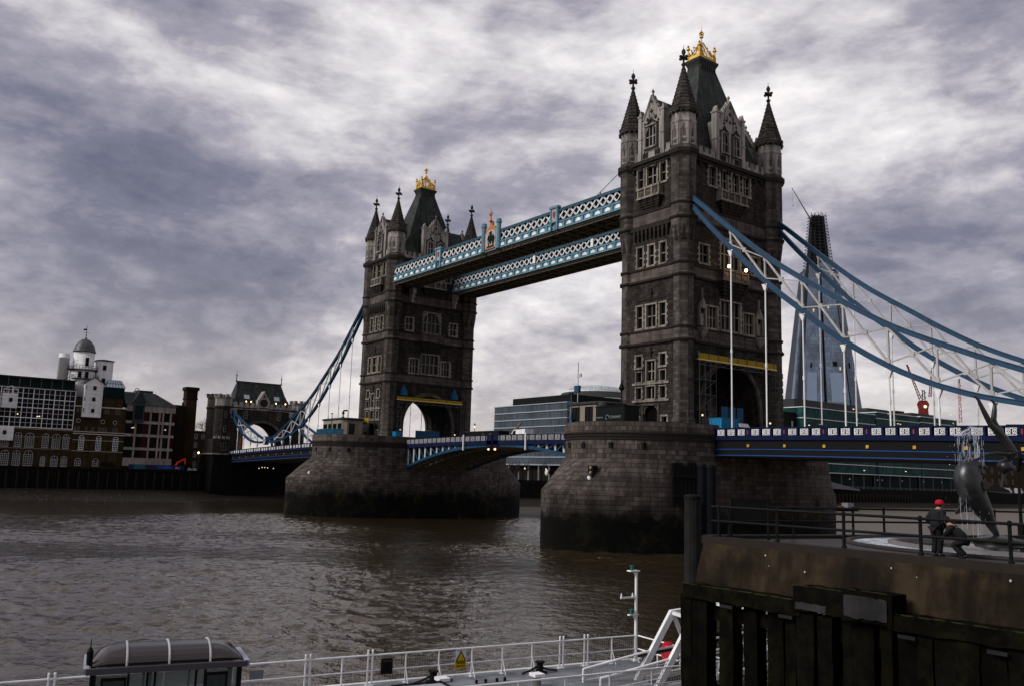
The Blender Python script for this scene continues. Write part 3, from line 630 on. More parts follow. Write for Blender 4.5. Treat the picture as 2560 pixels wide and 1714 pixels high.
# ---------------------------------------------------------------- piers
def pier(cx, label):
    root = thing('bridge_pier', label, 'pier', (cx, 0, 0))
    a = 10.67
    def ring(b0, b, z, sx=1.0, n=40, pw=2.0, grow=0.0):
        pts = []
        for s in (-1, 1):
            for i in range(n + 1):
                u = (-1 + 2*i/n)*(1 if s < 0 else -1); th = math.asin(max(-1, min(1, u)))
                x = (a + grow)*u if pw == 2.0 else (a + grow)*u; y = b0 + b*max(0, 1 - abs(u)**pw)**(1/pw if pw == 2.0 else .9)
                pts.append((cx + x, s*y, z))
        return pts
    def top(z, g=0.0): return ring(10.4 + g, 12.4, z, grow=g)
    def base(z, g=0.0): return ring(12.0 + g, 16.6, z, pw=1.75, grow=.25 + g)
    def mix(A, B, f, z): return [(p[0] + (q[0] - p[0])*f, p[1] + (q[1] - p[1])*f, z) for p, q in zip(A, B)]
    T, Bs = top(0), base(0)
    R = [mix(T, Bs, 1.0, -3.0), mix(T, Bs, 1, 5.4), mix(T, Bs, 1, 7.4), mix(T, Bs, .9, 7.9), mix(T, Bs, .55, 9.6), mix(T, Bs, .2, 11.0), mix(T, Bs, 0, 11.6), mix(T, Bs, 0, 14.3), mix(T, Bs, 0, 15.0)]
    mb = MB().loft(R); mb.build('pier_body', PIER, root)
    mo = MB()
    for z0, z1, g in ((14.0, 14.22, .12), (14.36, 14.56, .2), (14.7, 14.92, .28)): mo.loft([top(z0, g), top(z1, g)])
    mo.apart('moulding', BAND, root)
    par = MB(); o, i_ = top(14.95, .06), top(14.95, -.5)
    n = len(o); h = 16.28
    for k in range(n):
        k2 = (k + 1) % n
        if abs(o[k][1]) < 10.2 and abs(o[k2][1]) < 10.2: continue
        par.hexa([o[k], o[k2], i_[k2], i_[k]], [(*o[k][:2], h), (*o[k2][:2], h), (*i_[k2][:2], h), (*i_[k][:2], h)])
    par.build('pier_parapet', PIER, root)
    sl = MB()
    for s, x in ((-1, -6.2), (-1, -3.1), (-1, .2), (-1, 4.2), (-1, 7.4)):
        u = x/a; y = s*(10.4 + 12.4*math.sqrt(1 - u*u)); sl.box(cx + x - .3, cx + x + .3, y - .12, y + .5, 12.9, 13.6)
    sl.apart('drain_slot', DARKI, root)
    return root
pier(0, 'large granite pier with weedy foot under the nearer tower')
pier(-SP, 'granite pier with weedy foot under the farther tower')

# ---------------------------------------------------------------- high-level walkways
def walkway(ys, yo, label):
    """ys: face seen from the east; yo: the other face"""
    x0, x1 = -SP + TX + .9, -TX - .9; s = -1 if ys < yo else 1
    root = thing('high_walkway', label, 'footbridge', ((x0 + x1)/2, (ys + yo)/2, 48.4))
    b = MB(); b.box(x0, x1, ys + .1, yo - .1, 48.35, 48.6)
    n = 30
    for i in range(n + 1): x = x0 + (x1 - x0)*i/n; b.box(x - .09, x + .09, ys + .15, yo - .15, 48.1, 48.36)
    for y in (ys + .4, (ys + yo)/2, yo - .4): b.box(x0, x1, y - .12, y + .12, 48.02, 48.34)
    b.build('soffit', SOFF, root)
    bd = MB(); bd.box(x0, x1, ys + .45, yo - .45, 48.61, 51.95); bd.build('glazed_gallery', PANE, root)
    tr = MB(); tr.box(x0, x1, ys - .05, yo + .05, 51.98, 52.12); tr.loft([[(x0, ys + .1, 52.12), (x0, yo - .1, 52.12), (x0, (ys + yo)/2, 52.42)], [(x1, ys + .1, 52.12), (x1, yo - .1, 52.12), (x1, (ys + yo)/2, 52.42)]])
    tr.build('roof', LEAD, root)
    for y, d in ((ys, -1), (yo, 1)):
        ch = MB(); ch.box(x0, x1, y - .14, y + .14, 51.6, 51.98); ch.box(x0, x1, y - .1, y + .1, 49.93, 50.12)
        ch.build('top_chord', WBLUE, root)
        fa = MB(); fa.box(x0, x1, y - .02, y + .2, 48.62, 49.9); fa.box(x0, x1, y - .2, y + .02, 48.62, 48.82); fa.box(x0, x1, y - .16, y + .02, 49.72, 49.92)
        npn = 31
        for i in range(npn + 1): x = x0 + (x1 - x0)*i/npn; fa.box(x - .12, x + .12, y + d*.16 - .04, y + d*.16 + .04, 48.82, 49.72)
        fa.build('fascia', SKYB, root)
        ar = MB(); F = ((0, y + d*.03), (-d, 0), (0, d))
        for i in range(npn):
            xa = -d*(x0 + (x1 - x0)*(i + .5)/npn); ww = (x1 - x0)/npn*.25
            ar.fpoly(F, [(xa - ww, 49.02), (xa + ww, 49.02), (xa + ww, 49.25), (xa + ww*.6, 49.5), (xa, 49.62), (xa - ww*.6, 49.5), (xa - ww, 49.25)], 0, .05)
        ar.apart('arched_panel', WHITE, root)
        la = MB(); p = 1.56; m = int((x1 - x0)/p); p = (x1 - x0)/m
        for i in range(m):
            xa, xb = x0 + p*i, x0 + p*(i + 1)
            for off in (0, .24):
                if xb + off <= x1: la.bar((xa + off, y - d*.02, 50.1), (xb + off, y - d*.02, 51.62), .06, .1); la.bar((xb + off if xb + off < x1 else xb, y - d*.09, 50.1), (xa + off, y - d*.09, 51.62), .06, .1)
        la.build('lattice', WHITE, root)
        if d < 0 and ys < 0:
            for px in (-57.8, -22.0):
                pl = MB(); pl.box(px - .95, px - .62, y - .42, y + .2, 48.62, 52.25); pl.box(px + .62, px + .95, y - .42, y + .2, 48.62, 52.25); pl.box(px - 1.1, px + 1.1, y - .5, y + .22, 52.25, 52.6); pl.box(px - 1.1, px + 1.1, y - .46, y, 49.85, 50.05)
                o = pl.build('pilaster', SKYB, root); q = MB(); q.box(px - .62, px + .62, y - .3, y - .2, 50.06, 52.25); q.build('pilaster_panel', GREYW, o)
                e = MB(); e.fpoly(((px, y - .3), (1, 0), (0, -1)), [(-.3, 51.0), (0, 50.5), (.3, 51.0), (.3, 51.7), (-.3, 51.7)], 0, .05); e.build('shield', RED, o)
            px = -39.95                                                # heraldic panel at mid-span
            for k in (-1, 1):
                c = MB().lathe([(.52, 48.6), (.52, 50.0), (.44, 50.1), (.44, 53.1), (.56, 53.3), (.56, 53.6), (.5, 53.65), (.5, 53.95), (.3, 54.05)], 8, (px + k*2.3, y - .25), PI/8); c.build('crest_post', SKYB, root)
            cp = MB(); F = ((px, y - .3), (1, 0), (0, -1))
            cp.fpoly(F, [(-1.85, 49.0), (1.85, 49.0), (1.85, 51.9), (1.2, 52.9), (.5, 53.2), (.42, 54.0), (-.42, 54.0), (-.5, 53.2), (-1.2, 52.9), (-1.85, 51.9)], -.35, 0)
            o = cp.build('crest_panel', ORANGE, root)
            sh = MB(); sh.fpoly(F, [(-1.5, 49.25), (1.5, 49.25), (1.5, 51.6), (.9, 52.4), (-.9, 52.4), (-1.5, 51.6)], 0, .06); sh.build('crest_field', GREYW, o)
            hs = MB(); hs.fpoly(F, [(-.5, 50.5), (0, 49.7), (.5, 50.5), (.5, 51.4), (-.5, 51.4)], .06, .16)
            for k in (-1, 1): hs.fpoly(F, [(k*.65, 49.6), (k*.65 + .35, 49.6), (k*.65 + .5*k + .2, 50.8), (k*.65 + .1, 51.6), (k*.65 - .1, 50.7)], .06, .14)
            hs.fpoly(F, [(-.3, 51.5), (.3, 51.5), (.42, 52.1), (.15, 51.9), (0, 52.25), (-.15, 51.9), (-.42, 52.1)], .06, .15); hs.fbox(F, -1.1, 1.1, 49.3, 49.5, .06, .14)
            hs.build('coat_of_arms', DARKI, o)
            fi = MB().lathe([(.4, 54.0), (.3, 54.3), (.15, 54.4), (.13, 55.0), (.3, 55.15), (.13, 55.3), (.1, 55.9), (.03, 56.3)], 8, (px, y - .45)); fi.box(px - .5, px + .5, y - .55, y - .35, 55.3, 55.55); fi.build('crest_finial', ORANGE, o)
        if d < 0 and ys > 0:
            for px in (-47.0, -30.0): q = MB(); q.box(px - .35, px + .35, y - .2, y - .1, 50.1, 51.62); q.build('end_panel', WHITE, root)
    return root
walkway(-10.4, -4.8, 'blue and white lattice walkway high between the towers with a crest at its middle')
walkway(4.8, 10.4, 'blue and white lattice walkway high between the towers, the plain one behind')

# ---------------------------------------------------------------- suspension chains
CT = [(6.2, 48.0), (8.54, 46.0), (11.3, 43.5), (14.2, 40.95), (17.8, 37.85), (21.1, 35.3), (24.3, 33.15), (27.3, 31.2), (30.3, 29.15), (34.5, 26.6), (37.7, 25.0), (41.7, 23.25), (45.4, 21.65), (48.6, 20.4), (53.2, 18.5), (57.5, 17.25), (61.0, 16.7)]
CB = [(6.2, 47.0), (10.1, 42.5), (13.3, 39.25), (16.0, 36.5), (18.6, 33.95), (21.0, 31.8), (24.2, 29.3), (27.1, 26.85), (30.1, 24.75), (33.2, 22.8), (36.1, 21.2), (39.5, 19.7), (41.5, 19.0), (44.0, 18.2), (48.4, 17.2), (52.0, 16.5), (57.0, 16.05), (61.0, 16.1)]
DT = [(63.2, 16.9), (65, 17.2), (69, 18.3), (73, 19.6), (80.4, 21.9), (85.5, 23.9), (90.8, 25.9)]
DB = [(63.2, 16.1), (67.8, 16.05), (71.5, 16.3), (75.2, 17.0), (79.5, 18.5), (83.4, 20.25), (87.0, 22.3), (90.8, 25.2)]
def ip(T, d):
    for (a, za), (b, zb) in zip(T, T[1:]):
        if a <= d <= b: return za + (zb - za)*(d - a)/(b - a)
    return T[0][1] if d < T[0][0] else T[-1][1]
def deck_z(d): return 14.62 - 0.0000*d - (max(0, d - 12)**1.35)*0.0052   # road surface falls away from the tower
def chain(cx, sg, y, label, short, group='suspension chains'):
    """sg: +1 hangs north of its tower, -1 south"""
    root = thing('suspension_chain', label, 'bridge chain', (cx + sg*62, y, 16.4), None)
    PX = lambda d: cx + sg*d
    def chord(T, nm):
        mb = MB(); h = .215; hw = .25
        pts = []
        for (a, za), (b, zb) in zip(T, T[1:]):
            for q in range(3): f = q/3; pts.append((a + (b - a)*f, za + (zb - za)*f))
        pts.append(T[-1])
        sm = [pts[0]] + [((pts[i-1][0] + pts[i][0]*2 + pts[i+1][0])/4, (pts[i-1][1] + pts[i][1]*2 + pts[i+1][1])/4) for i in range(1, len(pts) - 1)] + [pts[-1]]
        def strip(w2, o0, o1):
            rings = []
            for i, (d, z) in enumerate(sm):
                p, q = sm[max(0, i - 1)], sm[min(len(sm) - 1, i + 1)]; L = math.hypot(q[0] - p[0], q[1] - p[1]); nx, nz = -(q[1] - p[1])/L, (q[0] - p[0])/L
                rings.append([(PX(d + nx*o0), y - w2, z + nz*o0), (PX(d + nx*o0), y + w2, z + nz*o0), (PX(d + nx*o1), y + w2, z + nz*o1), (PX(d + nx*o1), y - w2, z + nz*o1)])
            mb.loft(rings)
        strip(hw*.72, -h, h); strip(hw*1.1, h, h + .07); strip(hw*1.1, -h - .07, -h)
        mb.build(nm, BLUE, root)
    sets = [(CT, CB, [13.35 + 5.36*i for i in range(9)])]
    if short: sets.append((DT, DB, [68.5 + 5.3*i for i in range(4)]))
    for T, B, ds in sets:
        chord(T, 'top_chord'); chord(B, 'bottom_chord')
        for i, d in enumerate(ds):
            zt, zb = ip(T, d), ip(B, d)
            if zt - zb > 1.1:
                v = MB(); v.bar((PX(d), y, zb + .3), (PX(d), y, zt - .3), .2, .2, (0, 1, 0)); v.bar((PX(d), y, zt - .75), (PX(d), y, zt - .3), .4, .22, (0, 1, 0)); v.bar((PX(d), y, zb + .3), (PX(d), y, zb + .75), .4, .22, (0, 1, 0)); v.build('vertical', GREYW, root)
            hg = MB(); hg.hexa([(PX(d) - .1, y - .14, zb - 1.25), (PX(d) + .1, y - .14, zb - 1.25), (PX(d) + .1, y + .14, zb - 1.25), (PX(d) - .1, y + .14, zb - 1.25)], [(PX(d) - .42, y - .2, zb - .42), (PX(d) + .42, y - .2, zb - .42), (PX(d) + .42, y + .2, zb - .42), (PX(d) - .42, y + .2, zb - .42)])
            ze = deck_z(d) + 1.1
            if zb - 1.3 > ze:
                hg.tube([(PX(d), y, zb - 1.2), (PX(d), y, ze - .3)], .095, 8)
                for zz in (ze + (zb - ze)*.42,): hg.tube([(PX(d), y, zz - .25), (PX(d), y, zz + .25)], .15, 8)
            hg.build('hanger', WHITE, root)
            if i + 1 < len(ds):
                e = ds[i + 1]; zt2, zb2 = ip(T, e), ip(B, e)
                if zt2 - zb2 > .9 and zt - zb > .9:
                    x = MB(); A, Bq = (PX(d), y, zt - .35), (PX(e), y, zb2 + .35); C, D = (PX(d), y, zb + .35), (PX(e), y, zt2 - .35)
                    x.bar(A, Bq, .23, .2, (0, 1, 0)); x.bar(C, D, .14, .14, (0, 1, 0))
                    # boss where they cross
                    m1 = (A[2] - C[2]); m2 = (D[2] - Bq[2]); f = m1/(m1 + m2); zc = A[2] + (Bq[2] - A[2])*f; xc = PX(d + (e - d)*f)
                    x.box(xc - .26, xc + .26, y - .12, y + .12, zc - .26, zc + .26); x.build('cross_brace', GREYW, root)
    if short:
        k = MB(); F = ((PX(62.1), y), (1, 0), (0, -1)); n = 20
        k.fpoly(F, [(1.15*math.cos(2*PI*i/n), 16.5 + 1.15*math.sin(2*PI*i/n)) for i in range(n)], -.5, .5); kn = k.build('joint_boss', BLUE, root)
        k2 = MB(); k2.fpoly(F, [(.72*math.cos(2*PI*i/n), 16.5 + .95*math.sin(2*PI*i/n)) for i in range(n)], .5, .56); k2.build('boss_disc', WHITE, kn)
        k3 = MB(); k3.fpoly(F, [(.42*math.cos(2*PI*i/n), 16.5 + .62*math.sin(2*PI*i/n)) for i in range(n)], .56, .6); k3.build('boss_emblem', RED, kn)
chain(0, 1, -9.5, 'blue suspension chain from the near face of the nearer tower, front of the two', False)
chain(0, 1, 9.5, 'blue suspension chain from the back corner of the nearer tower, behind the front chain', False)
chain(-SP, -1, -9.5, 'dark blue suspension chain falling from the farther tower to the round white boss', True)
chain(-SP, -1, 9.5, 'blue suspension chain behind, crossing the far gatehouse arch beyond the farther tower', True)

# ---------------------------------------------------------------- side-span and bascule decks
def panel_mesh(wd, h):
    """white cast quatrefoil panel in the x-z plane"""
    mb = MB(); mb.box(-wd/2, wd/2, -.03, .0, 0, .06); mb.box(-wd/2, wd/2, -.03, .0, h - .06, h)
    for x in (-wd/2, wd/2 - .06): mb.box(x, x + .06, -.03, .0, .06, h - .06)
    n = max(1, round(wd/h)); c = wd/n
    for i in range(n):
        a, b = -wd/2 + c*i, -wd/2 + c*(i + 1); mb.bar((a + .05, -.02, .05), (b - .05, -.02, h - .05), .07, .05); mb.bar((b - .05, -.03, .05), (a + .05, -.03, h - .05), .07, .05)
        m = 12; r = h*.27; xc = (a + b)/2; pts = [(xc + r*math.cos(2*PI*k/m), -.045, h/2 + r*math.sin(2*PI*k/m)) for k in range(m + 1)]
        mb.tube(pts, .045, 5, False)
    return mb
def side_deck(cx, sg, d0, d1, label, dpan):
    root = thing('bridge_deck', label, 'bridge deck', (cx + sg*(d0 + d1)/2, 0, 13)); PX = lambda d: cx + sg*d
    n = int((d1 - d0)/4); ds = [d0 + (d1 - d0)*i/n for i in range(n + 1)]
    road, gir, fas, trim, par = MB(), MB(), MB(), MB(), MB()
    for a, b in zip(ds, ds[1:]):
        za, zb = deck_z(a), deck_z(b)
        def slab(mb, y0, y1, o0, o1): mb.hexa([(PX(a), y0, za + o0), (PX(b), y0, zb + o0), (PX(b), y1, zb + o0), (PX(a), y1, za + o0)], [(PX(a), y0, za + o1), (PX(b), y0, zb + o1), (PX(b), y1, zb + o1), (PX(a), y1, za + o1)])
        slab(road, -9.2, 9.2, -.5, 0)
        for y in (-9.0, -4.5, 0, 4.5, 9.0): slab(gir, y - .2, y + .2, -2.35, -.5)
        gir.box(PX(a) - .15, PX(a) + .15, -9.0, 9.0, za - 1.9, za - .6)
        for s in (-1, 1):
            slab(fas, s*9.78, s*9.22, -2.2, -.35) if s > 0 else slab(fas, -9.78, -9.22, -2.2, -.35)
            for o0, o1, e in ((-2.28, -2.16, .12), (-1.52, -1.42, .06)): slab(trim, min(s*9.78, s*(9.78 + e)), max(s*9.78, s*(9.78 + e)), o0, o1)
            lo, hi = sorted((s*9.3, s*10.0)); slab(par, lo, hi, -.34, .1); lo, hi = sorted((s*9.55, s*9.85)); slab(par, lo, hi, .1, .24); slab(par, lo, hi, .98, 1.04); lo, hi = sorted((s*9.45, s*9.95)); slab(par, lo, hi, 1.04, 1.2)
            lo, hi = sorted((s*9.6, s*9.66)); slab(par, lo, hi, .24, .98)
    road.build('roadway', ROAD, root); gir.apart('girder', SOFF, root); fas.apart('fascia', DARKI, root); trim.apart('trim_line', MIDB, root)
    posts, pan, bos, emb = MB(), [], [], []
    pm = None; rm = None; gm = None
    d = d0 + 1.2; k = 0
    while d < dpan:
        z = deck_z(d)
        for q in range(3):
            dd = d + q*1.62
            if pm is None:
                o = panel_mesh(1.12, .72).build('parapet_panel', WHITE, root); pm = o; o.location = Vector((PX(dd), -9.87, z + .25)) - wl(root)
                o.data.transform(Matrix.Translation(wl(root)))
            else: o = dup(pm, root, Vector((PX(dd), -9.87, deck_z(dd) + .25)) - wl(root))
            for s in (-1, 1): posts.box(PX(dd) + .68 - .13, PX(dd) + .68 + .13, min(s*9.5, s*9.93), max(s*9.5, s*9.93), deck_z(dd) + .1, deck_z(dd) + 1.04)
        de = d + 4.2; F = ((PX(de), -9.9), (1, 0), (0, -1)); z = deck_z(de)
        posts.box(PX(de) - .5, PX(de) + .5, -9.9, -9.5, z + .1, z + 1.06)
        if rm is None:
            rm = MB().fpoly(F, [(-.1, z + .4), (0, z + .3), (.1, z + .4), (.1, z + .85), (-.1, z + .85)], 0, .05).build('red_shield', RED, root)
            gm = MB().box(PX(de) - .17, PX(de) + .17, -9.9, -9.78, z - 1.2, z - .86).build('gilt_boss', GOLD, root); r0 = (PX(de), z)
        else:
            off = Vector((PX(de) - r0[0], 0, z - r0[1])); dup(rm, root, off); dup(gm, root, off)
        d += 5.36
    par.apart('parapet', NAVY, root); posts.apart('parapet_post', NAVY, root)
    return root
side_deck(0, 1, 10.7, 112, 'dark blue approach span with white parapet panels running from the nearer pier', 66)
side_deck(-SP, -1, 10.7, 91, 'small far approach span with white parapet panels between the farther pier and the gatehouse', 88)
def bascule(sg, label):
    """sg -1: leaf rooted on the far pier, +1: on the near pier"""
    xr = -SP + 10.67 if sg < 0 else -10.67; L = 30.4; d = 1 if sg < 0 else -1; PX = lambda t: xr + d*t
    root = thing('bascule_leaf', label, 'drawbridge leaf', (PX(L/2), 0, 14)); n = 14
    zr = lambda t: 14.62 + .30*math.sin(PI/2*t/L)
    zl = lambda t: 9.9 + 4.15*(1 - (1 - t/L)**2.0)
    road, nav, chd, web, und, gw = MB(), MB(), MB(), MB(), MB(), MB(); ts = [L*i/n for i in range(n + 1)]
    for a, b in zip(ts, ts[1:]):
        def slab(mb, y0, y1, f0, f1): mb.hexa([(PX(a), y0, f0(a)), (PX(b), y0, f0(b)), (PX(b), y1, f0(b)), (PX(a), y1, f0(a))], [(PX(a), y0, f1(a)), (PX(b), y0, f1(b)), (PX(b), y1, f1(b)), (PX(a), y1, f1(a))])
        o = lambda k: (lambda t: zr(t) + k)
        slab(road, -7.4, 7.4, o(-.35), o(0))
        for s in (-1, 1):
            lo, hi = sorted((s*7.45, s*8.1)); slab(nav, lo, hi, o(-.55), o(.16)); slab(nav, min(s*7.7, s*7.95), max(s*7.7, s*7.95), o(1.04), o(1.2)); slab(nav, min(s*7.74, s*7.8), max(s*7.74, s*7.8), o(.16), o(1.04))
        for y in (-7.6, -3.5, 3.5, 7.6):
            (chd if abs(y) > 7 else und).hexa(*[[(PX(a), y - .28, zl(a) + k), (PX(b), y - .28, zl(b) + k), (PX(b), y + .28, zl(b) + k), (PX(a), y + .28, zl(a) + k)] for k in (0, .5)])
        und.box(PX(a) - .14, PX(a) + .14, -7.3, 7.3, zl(a) + .1, zl(a) + .45)
        und.bar((PX(a), -7.2, zl(a) + .3), (PX(b), -3.6, zl(b) + .3), .22, .2); und.bar((PX(a), 3.6, zl(a) + .3), (PX(b), 7.2, zl(b) + .3), .22, .2); und.bar((PX(a), -3.4, zl(a) + .3), (PX(b), 3.4, zl(b) + .3), .22, .2)
    und.box(min(PX(0), PX(L)), max(PX(0), PX(L)), -7.0, 7.0, 13.8, 14.2)
    for i in range(0, n):
        t = ts[i] + .15; t2 = ts[i + 1] + .1
        if zr(t) - .5 - zl(t) > .9:
            for y in (-7.6, 7.6): gw.bar((PX(t + .3), y, zl(t) + .45), (PX(t + .3), y, zr(t) - .5), .5, .12, (0, 1, 0)); web.bar((PX(t2), y - .06, zl(t2) + .45), (PX(t + .5), y - .06, zr(t) - .55), .26, .2, (0, 1, 0))
    road.build('roadway', ROAD, root); nav.apart('parapet', NAVY, root); chd.apart('bottom_chord', BLUE, root); web.apart('web_brace', BLUE, root); gw.apart('web_post', GREYW, root); und.apart('floor_frame', SOFF, root)
    t = .9; pm = None; ps = MB()
    while t < L - 1.2:
        pos = Vector((PX(t), -7.98, zr(t) + .2)) - wl(root)
        if pm is None: pm = panel_mesh(1.25, .8).build('parapet_panel', GREYW, root); pm.data.transform(Matrix.Translation(wl(root))); pm.location = pos
        else: dup(pm, root, pos)
        for s in (-1, 1): ps.box(PX(t + .83) - .14, PX(t + .83) + .14, min(s*7.6, s*8.04), max(s*7.6, s*8.04), zr(t) + .1, zr(t) + 1.06)
        t += 1.66
    for s in (-1, 1): ps.box(PX(L - .9) - .8, PX(L - .9) + .8, min(s*7.6, s*8.1), max(s*7.6, s*8.1), zr(L) - .9, zr(L) + 1.24)
    ps.apart('parapet_post', NAVY, root)
    x = PX(21.5 if sg < 0 else 20.6); g = MB(); g.tube([(x, -8.25, 13.4), (x, -8.25, 16.25)], .16, 8); g.build('gauge_board', WHITE, root)
    s = MB().ball((PX(L - .9), -8.15, 13.55), .2, 8, 6); s.build('signal_lamp', SIGR if sg > 0 else LAMPW, root)
bascule(-1, 'bascule road leaf on an arched blue girder, hinged at the farther pier')
bascule(1, 'bascule road leaf on an arched blue girder, hinged at the nearer pier')
# road over the piers, through the arches
for cx, lb in ((0, 'near'), (-SP, 'far')):
    mb = MB(); mb.box(cx - 10.7, cx + 10.7, -9.0, 9.0, 14.4, 14.66); struct('road', mb, ROAD)
    mb = MB(); mb.box(cx - 5.2, cx + 5.2, -5.98, -4.6, 14.67, 14.8); mb.box(cx - 5.2, cx + 5.2, 4.6, 5.98, 14.67, 14.8); struct('pavement', mb, BANDL)
# ================================================================ south bank
BRICK = M('london_stock_brick', (0.046, 0.029, 0.013), 0.9, var=0.35, scale=0.35, bump=0.02, brick=(0.45, 0.15, 0.012, 0.6), streak=0.35)
BRICKD = M('dark_brick', (0.018, 0.011, 0.007), 0.9, var=0.35, scale=0.4, brick=(0.45, 0.15, 0.012, 0.6), streak=0.4)
REDB = M('red_brick', (0.22, 0.035, 0.025), 0.9, var=0.25, scale=0.5, streak=0.2)
MAROON = M('maroon_panel', (0.028, 0.004, 0.005), 0.7, var=0.25)
CONC = M('pinkish_concrete', (0.30, 0.25, 0.235), 0.85, var=0.3, scale=0.5, streak=0.4)
RENDER = M('white_weatherboard', (0.72, 0.72, 0.72), 0.7, var=0.1, scale=0.8, streak=0.15, brick=(30, 0.25, 0.012, 0.8))
QUAYM = M('river_wall', (0.007, 0.006, 0.005), 0.9, var=0.5, scale=0.5, bump=0.1, bscale=2, streak=0.5)
MUD = M('foreshore_mud', (0.016, 0.012, 0.009), 0.75, var=0.55, scale=0.45, bump=0.2, bscale=1.6)
EARTH = M('paved_ground', (0.07, 0.065, 0.058), 0.9, var=0.3, scale=0.1)
GREENG = glass_grid('green_curtain_glass', (0.004, 0.022, 0.022), (0.012, 0.062, 0.058), 1.5, 4.1, 0.05, (0.03, 0.07, 0.07), 0.4, 0.06)
OFFICE = glass_grid('office_glazing', (0.016, 0.022, 0.030), (0.05, 0.062, 0.078), 0.75, 2.73, 0.10, (0.10, 0.12, 0.145), 0.3, 0.2)
SHARDG = glass_grid('tower_glass', (0.085, 0.125, 0.185), (0.155, 0.205, 0.285), 2.2, 3.9, 0.25, (0.05, 0.065, 0.09), 0.18, 0.9, lit=0.006)
DGLASS = M('dark_green_glass', (0.005, 0.012, 0.013), 0.5, var=0.3, spec=0.05)
# ground in one sheet with the bank's kink, quay wall, foreshore
gm = MB(); z = 7.3
for x0, x1, y0, y1 in ((-7000, -176, -3000, 40), (-7000, -146, 40, 6000)): gm.add([(x0, y0, z), (x1, y0, z), (x1, y1, z), (x0, y1, z)], [(0, 1, 2, 3)])
struct('ground', gm, EARTH)
qw = MB()
ql = [(-176, -400), (-176, -20), (-176, 40), (-160, 62), (-146, 66), (-143, 160), (-143, 800)]
for (xa, ya), (xb, yb) in zip(ql, ql[1:]):
    qw.hexa([(xa - 1.2, ya, -1), (xa, ya, -1), (xb, yb, -1), (xb - 1.2, yb, -1)], [(xa - 1.2, ya, 7.9), (xa - .3, ya, 7.9), (xb - .3, yb, 7.9), (xb - 1.2, yb, 7.9)])
wq = qw.build('river_wall', QUAYM); tag(wq, 'dark weedy river wall along the far bank under the buildings', 'wall')
tb = MB()
y = -110
while y < -14:
    tb.box(-175.9, -175.5, y - .18, y + .18, 1.5, 6.9); y += 2.45
tb.apart('timber_fender', M('wet_timber', (0.020, 0.015, 0.010), 0.8, var=0.4), wq)
y = 246; tb = MB()
while y < 306: tb.box(-142.9, -142.3, y - .45, y + .45, .4, 5.6); y += 2.6
tb.apart('timber_fender', MATS['wet_timber'], wq)
fs = MB(); rows = 14
ys = [-420, -200, -140, -110] + [-100 + 6*i for i in range(17)] + [8, 30, 60, 90, 120, 160, 220, 300, 420, 800]
def shore(yy, f):
    xq = -176 if yy < 40 else (-146 if yy < 110 else -143)
    wd = (26 if yy < -20 else 18) if yy < 40 else (17 if yy < 110 else 7)
    wd *= 1 + .18*math.sin(yy*.13) + .1*math.sin(yy*.37)
    return (xq + wd*f + .3*random.uniform(-1, 1)*f, yy, 2.35*max(0.0, 1 - f)**1.25 - .12 + (.12*random.uniform(-1, 1) if 0 < f < 1 else 0))
grid = [[shore(yy, i/rows*1.04) for i in range(rows + 1)] for yy in ys]
for i in range(len(ys) - 1):
    for j in range(rows): fs.add([grid[i][j], grid[i + 1][j], grid[i + 1][j + 1], grid[i][j + 1]], [(0, 1, 2, 3)])
struct('beach', fs, MUD, smooth=True)
st = MB()
for i in range(240):
    yy = random.uniform(-78, -12); f = random.uniform(.05, .98)**.7; p = shore(yy, f); r = random.uniform(.08, .24); st.ball((p[0], p[1], p[2]), r, 6, 3, (1, 1.2, .6))
tag(st.build('foreshore_stones', M('pale_rubble', (0.10, 0.085, 0.07), .9, var=.5)), kind='stuff')

def fwin(root, F, a, z0, w_, h, nx, nz, mat=WHITE, arch=False, t=.1, name='window'):
    """small-paned window set on a facade: frame with glazing bars, pane child"""
    mb = MB(); d = .12
    zt = z0 + h - (w_/2 if arch else 0)
    mb.fbox(F, a - w_/2, a - w_/2 + t, z0, zt, 0, d); mb.fbox(F, a + w_/2 - t, a + w_/2, z0, zt, 0, d); mb.fbox(F, a - w_/2, a + w_/2, z0 - t*.6, z0 + t, 0, d + .04)
    if arch:
        n = 8
        for i in range(n):
            p, q = PI*(1 - i/n), PI*(1 - (i + 1)/n); r0, r1 = w_/2 - t, w_/2
            mb.fpoly(F, [(a + r0*math.cos(p), zt + r0*math.sin(p)), (a + r0*math.cos(q), zt + r0*math.sin(q)), (a + r1*math.cos(q), zt + r1*math.sin(q)), (a + r1*math.cos(p), zt + r1*math.sin(p))], 0, d)
        mb.fbox(F, a - w_/2, a + w_/2, zt - t*.5, zt + t*.5, 0, d*.9)
    else: mb.fbox(F, a - w_/2, a + w_/2, zt - t, zt, 0, d)
    for i in range(1, nx): x = a - w_/2 + w_*i/nx; mb.fbox(F, x - t*.4, x + t*.4, z0, zt + (w_*.4 if arch and i*2 == nx else 0), 0, d*.85)
    for j in range(1, nz): zz = z0 + (zt - z0)*j/nz; mb.fbox(F, a - w_/2, a + w_/2, zz - t*.4, zz + t*.4, 0, d*.8)
    o = mb.build(name, mat, root); p = MB(); p.fbox(F, a - w_/2 + .02, a + w_/2 - .02, z0, zt, .005, .03)
    if arch: p.fpoly(F, [(a + (w_/2 - .03)*math.cos(PI*(i/8)), zt + (w_/2 - .03)*math.sin(PI*i/8)) for i in range(9)], .005, .03)
    p.build('pane', PANE, o); return o
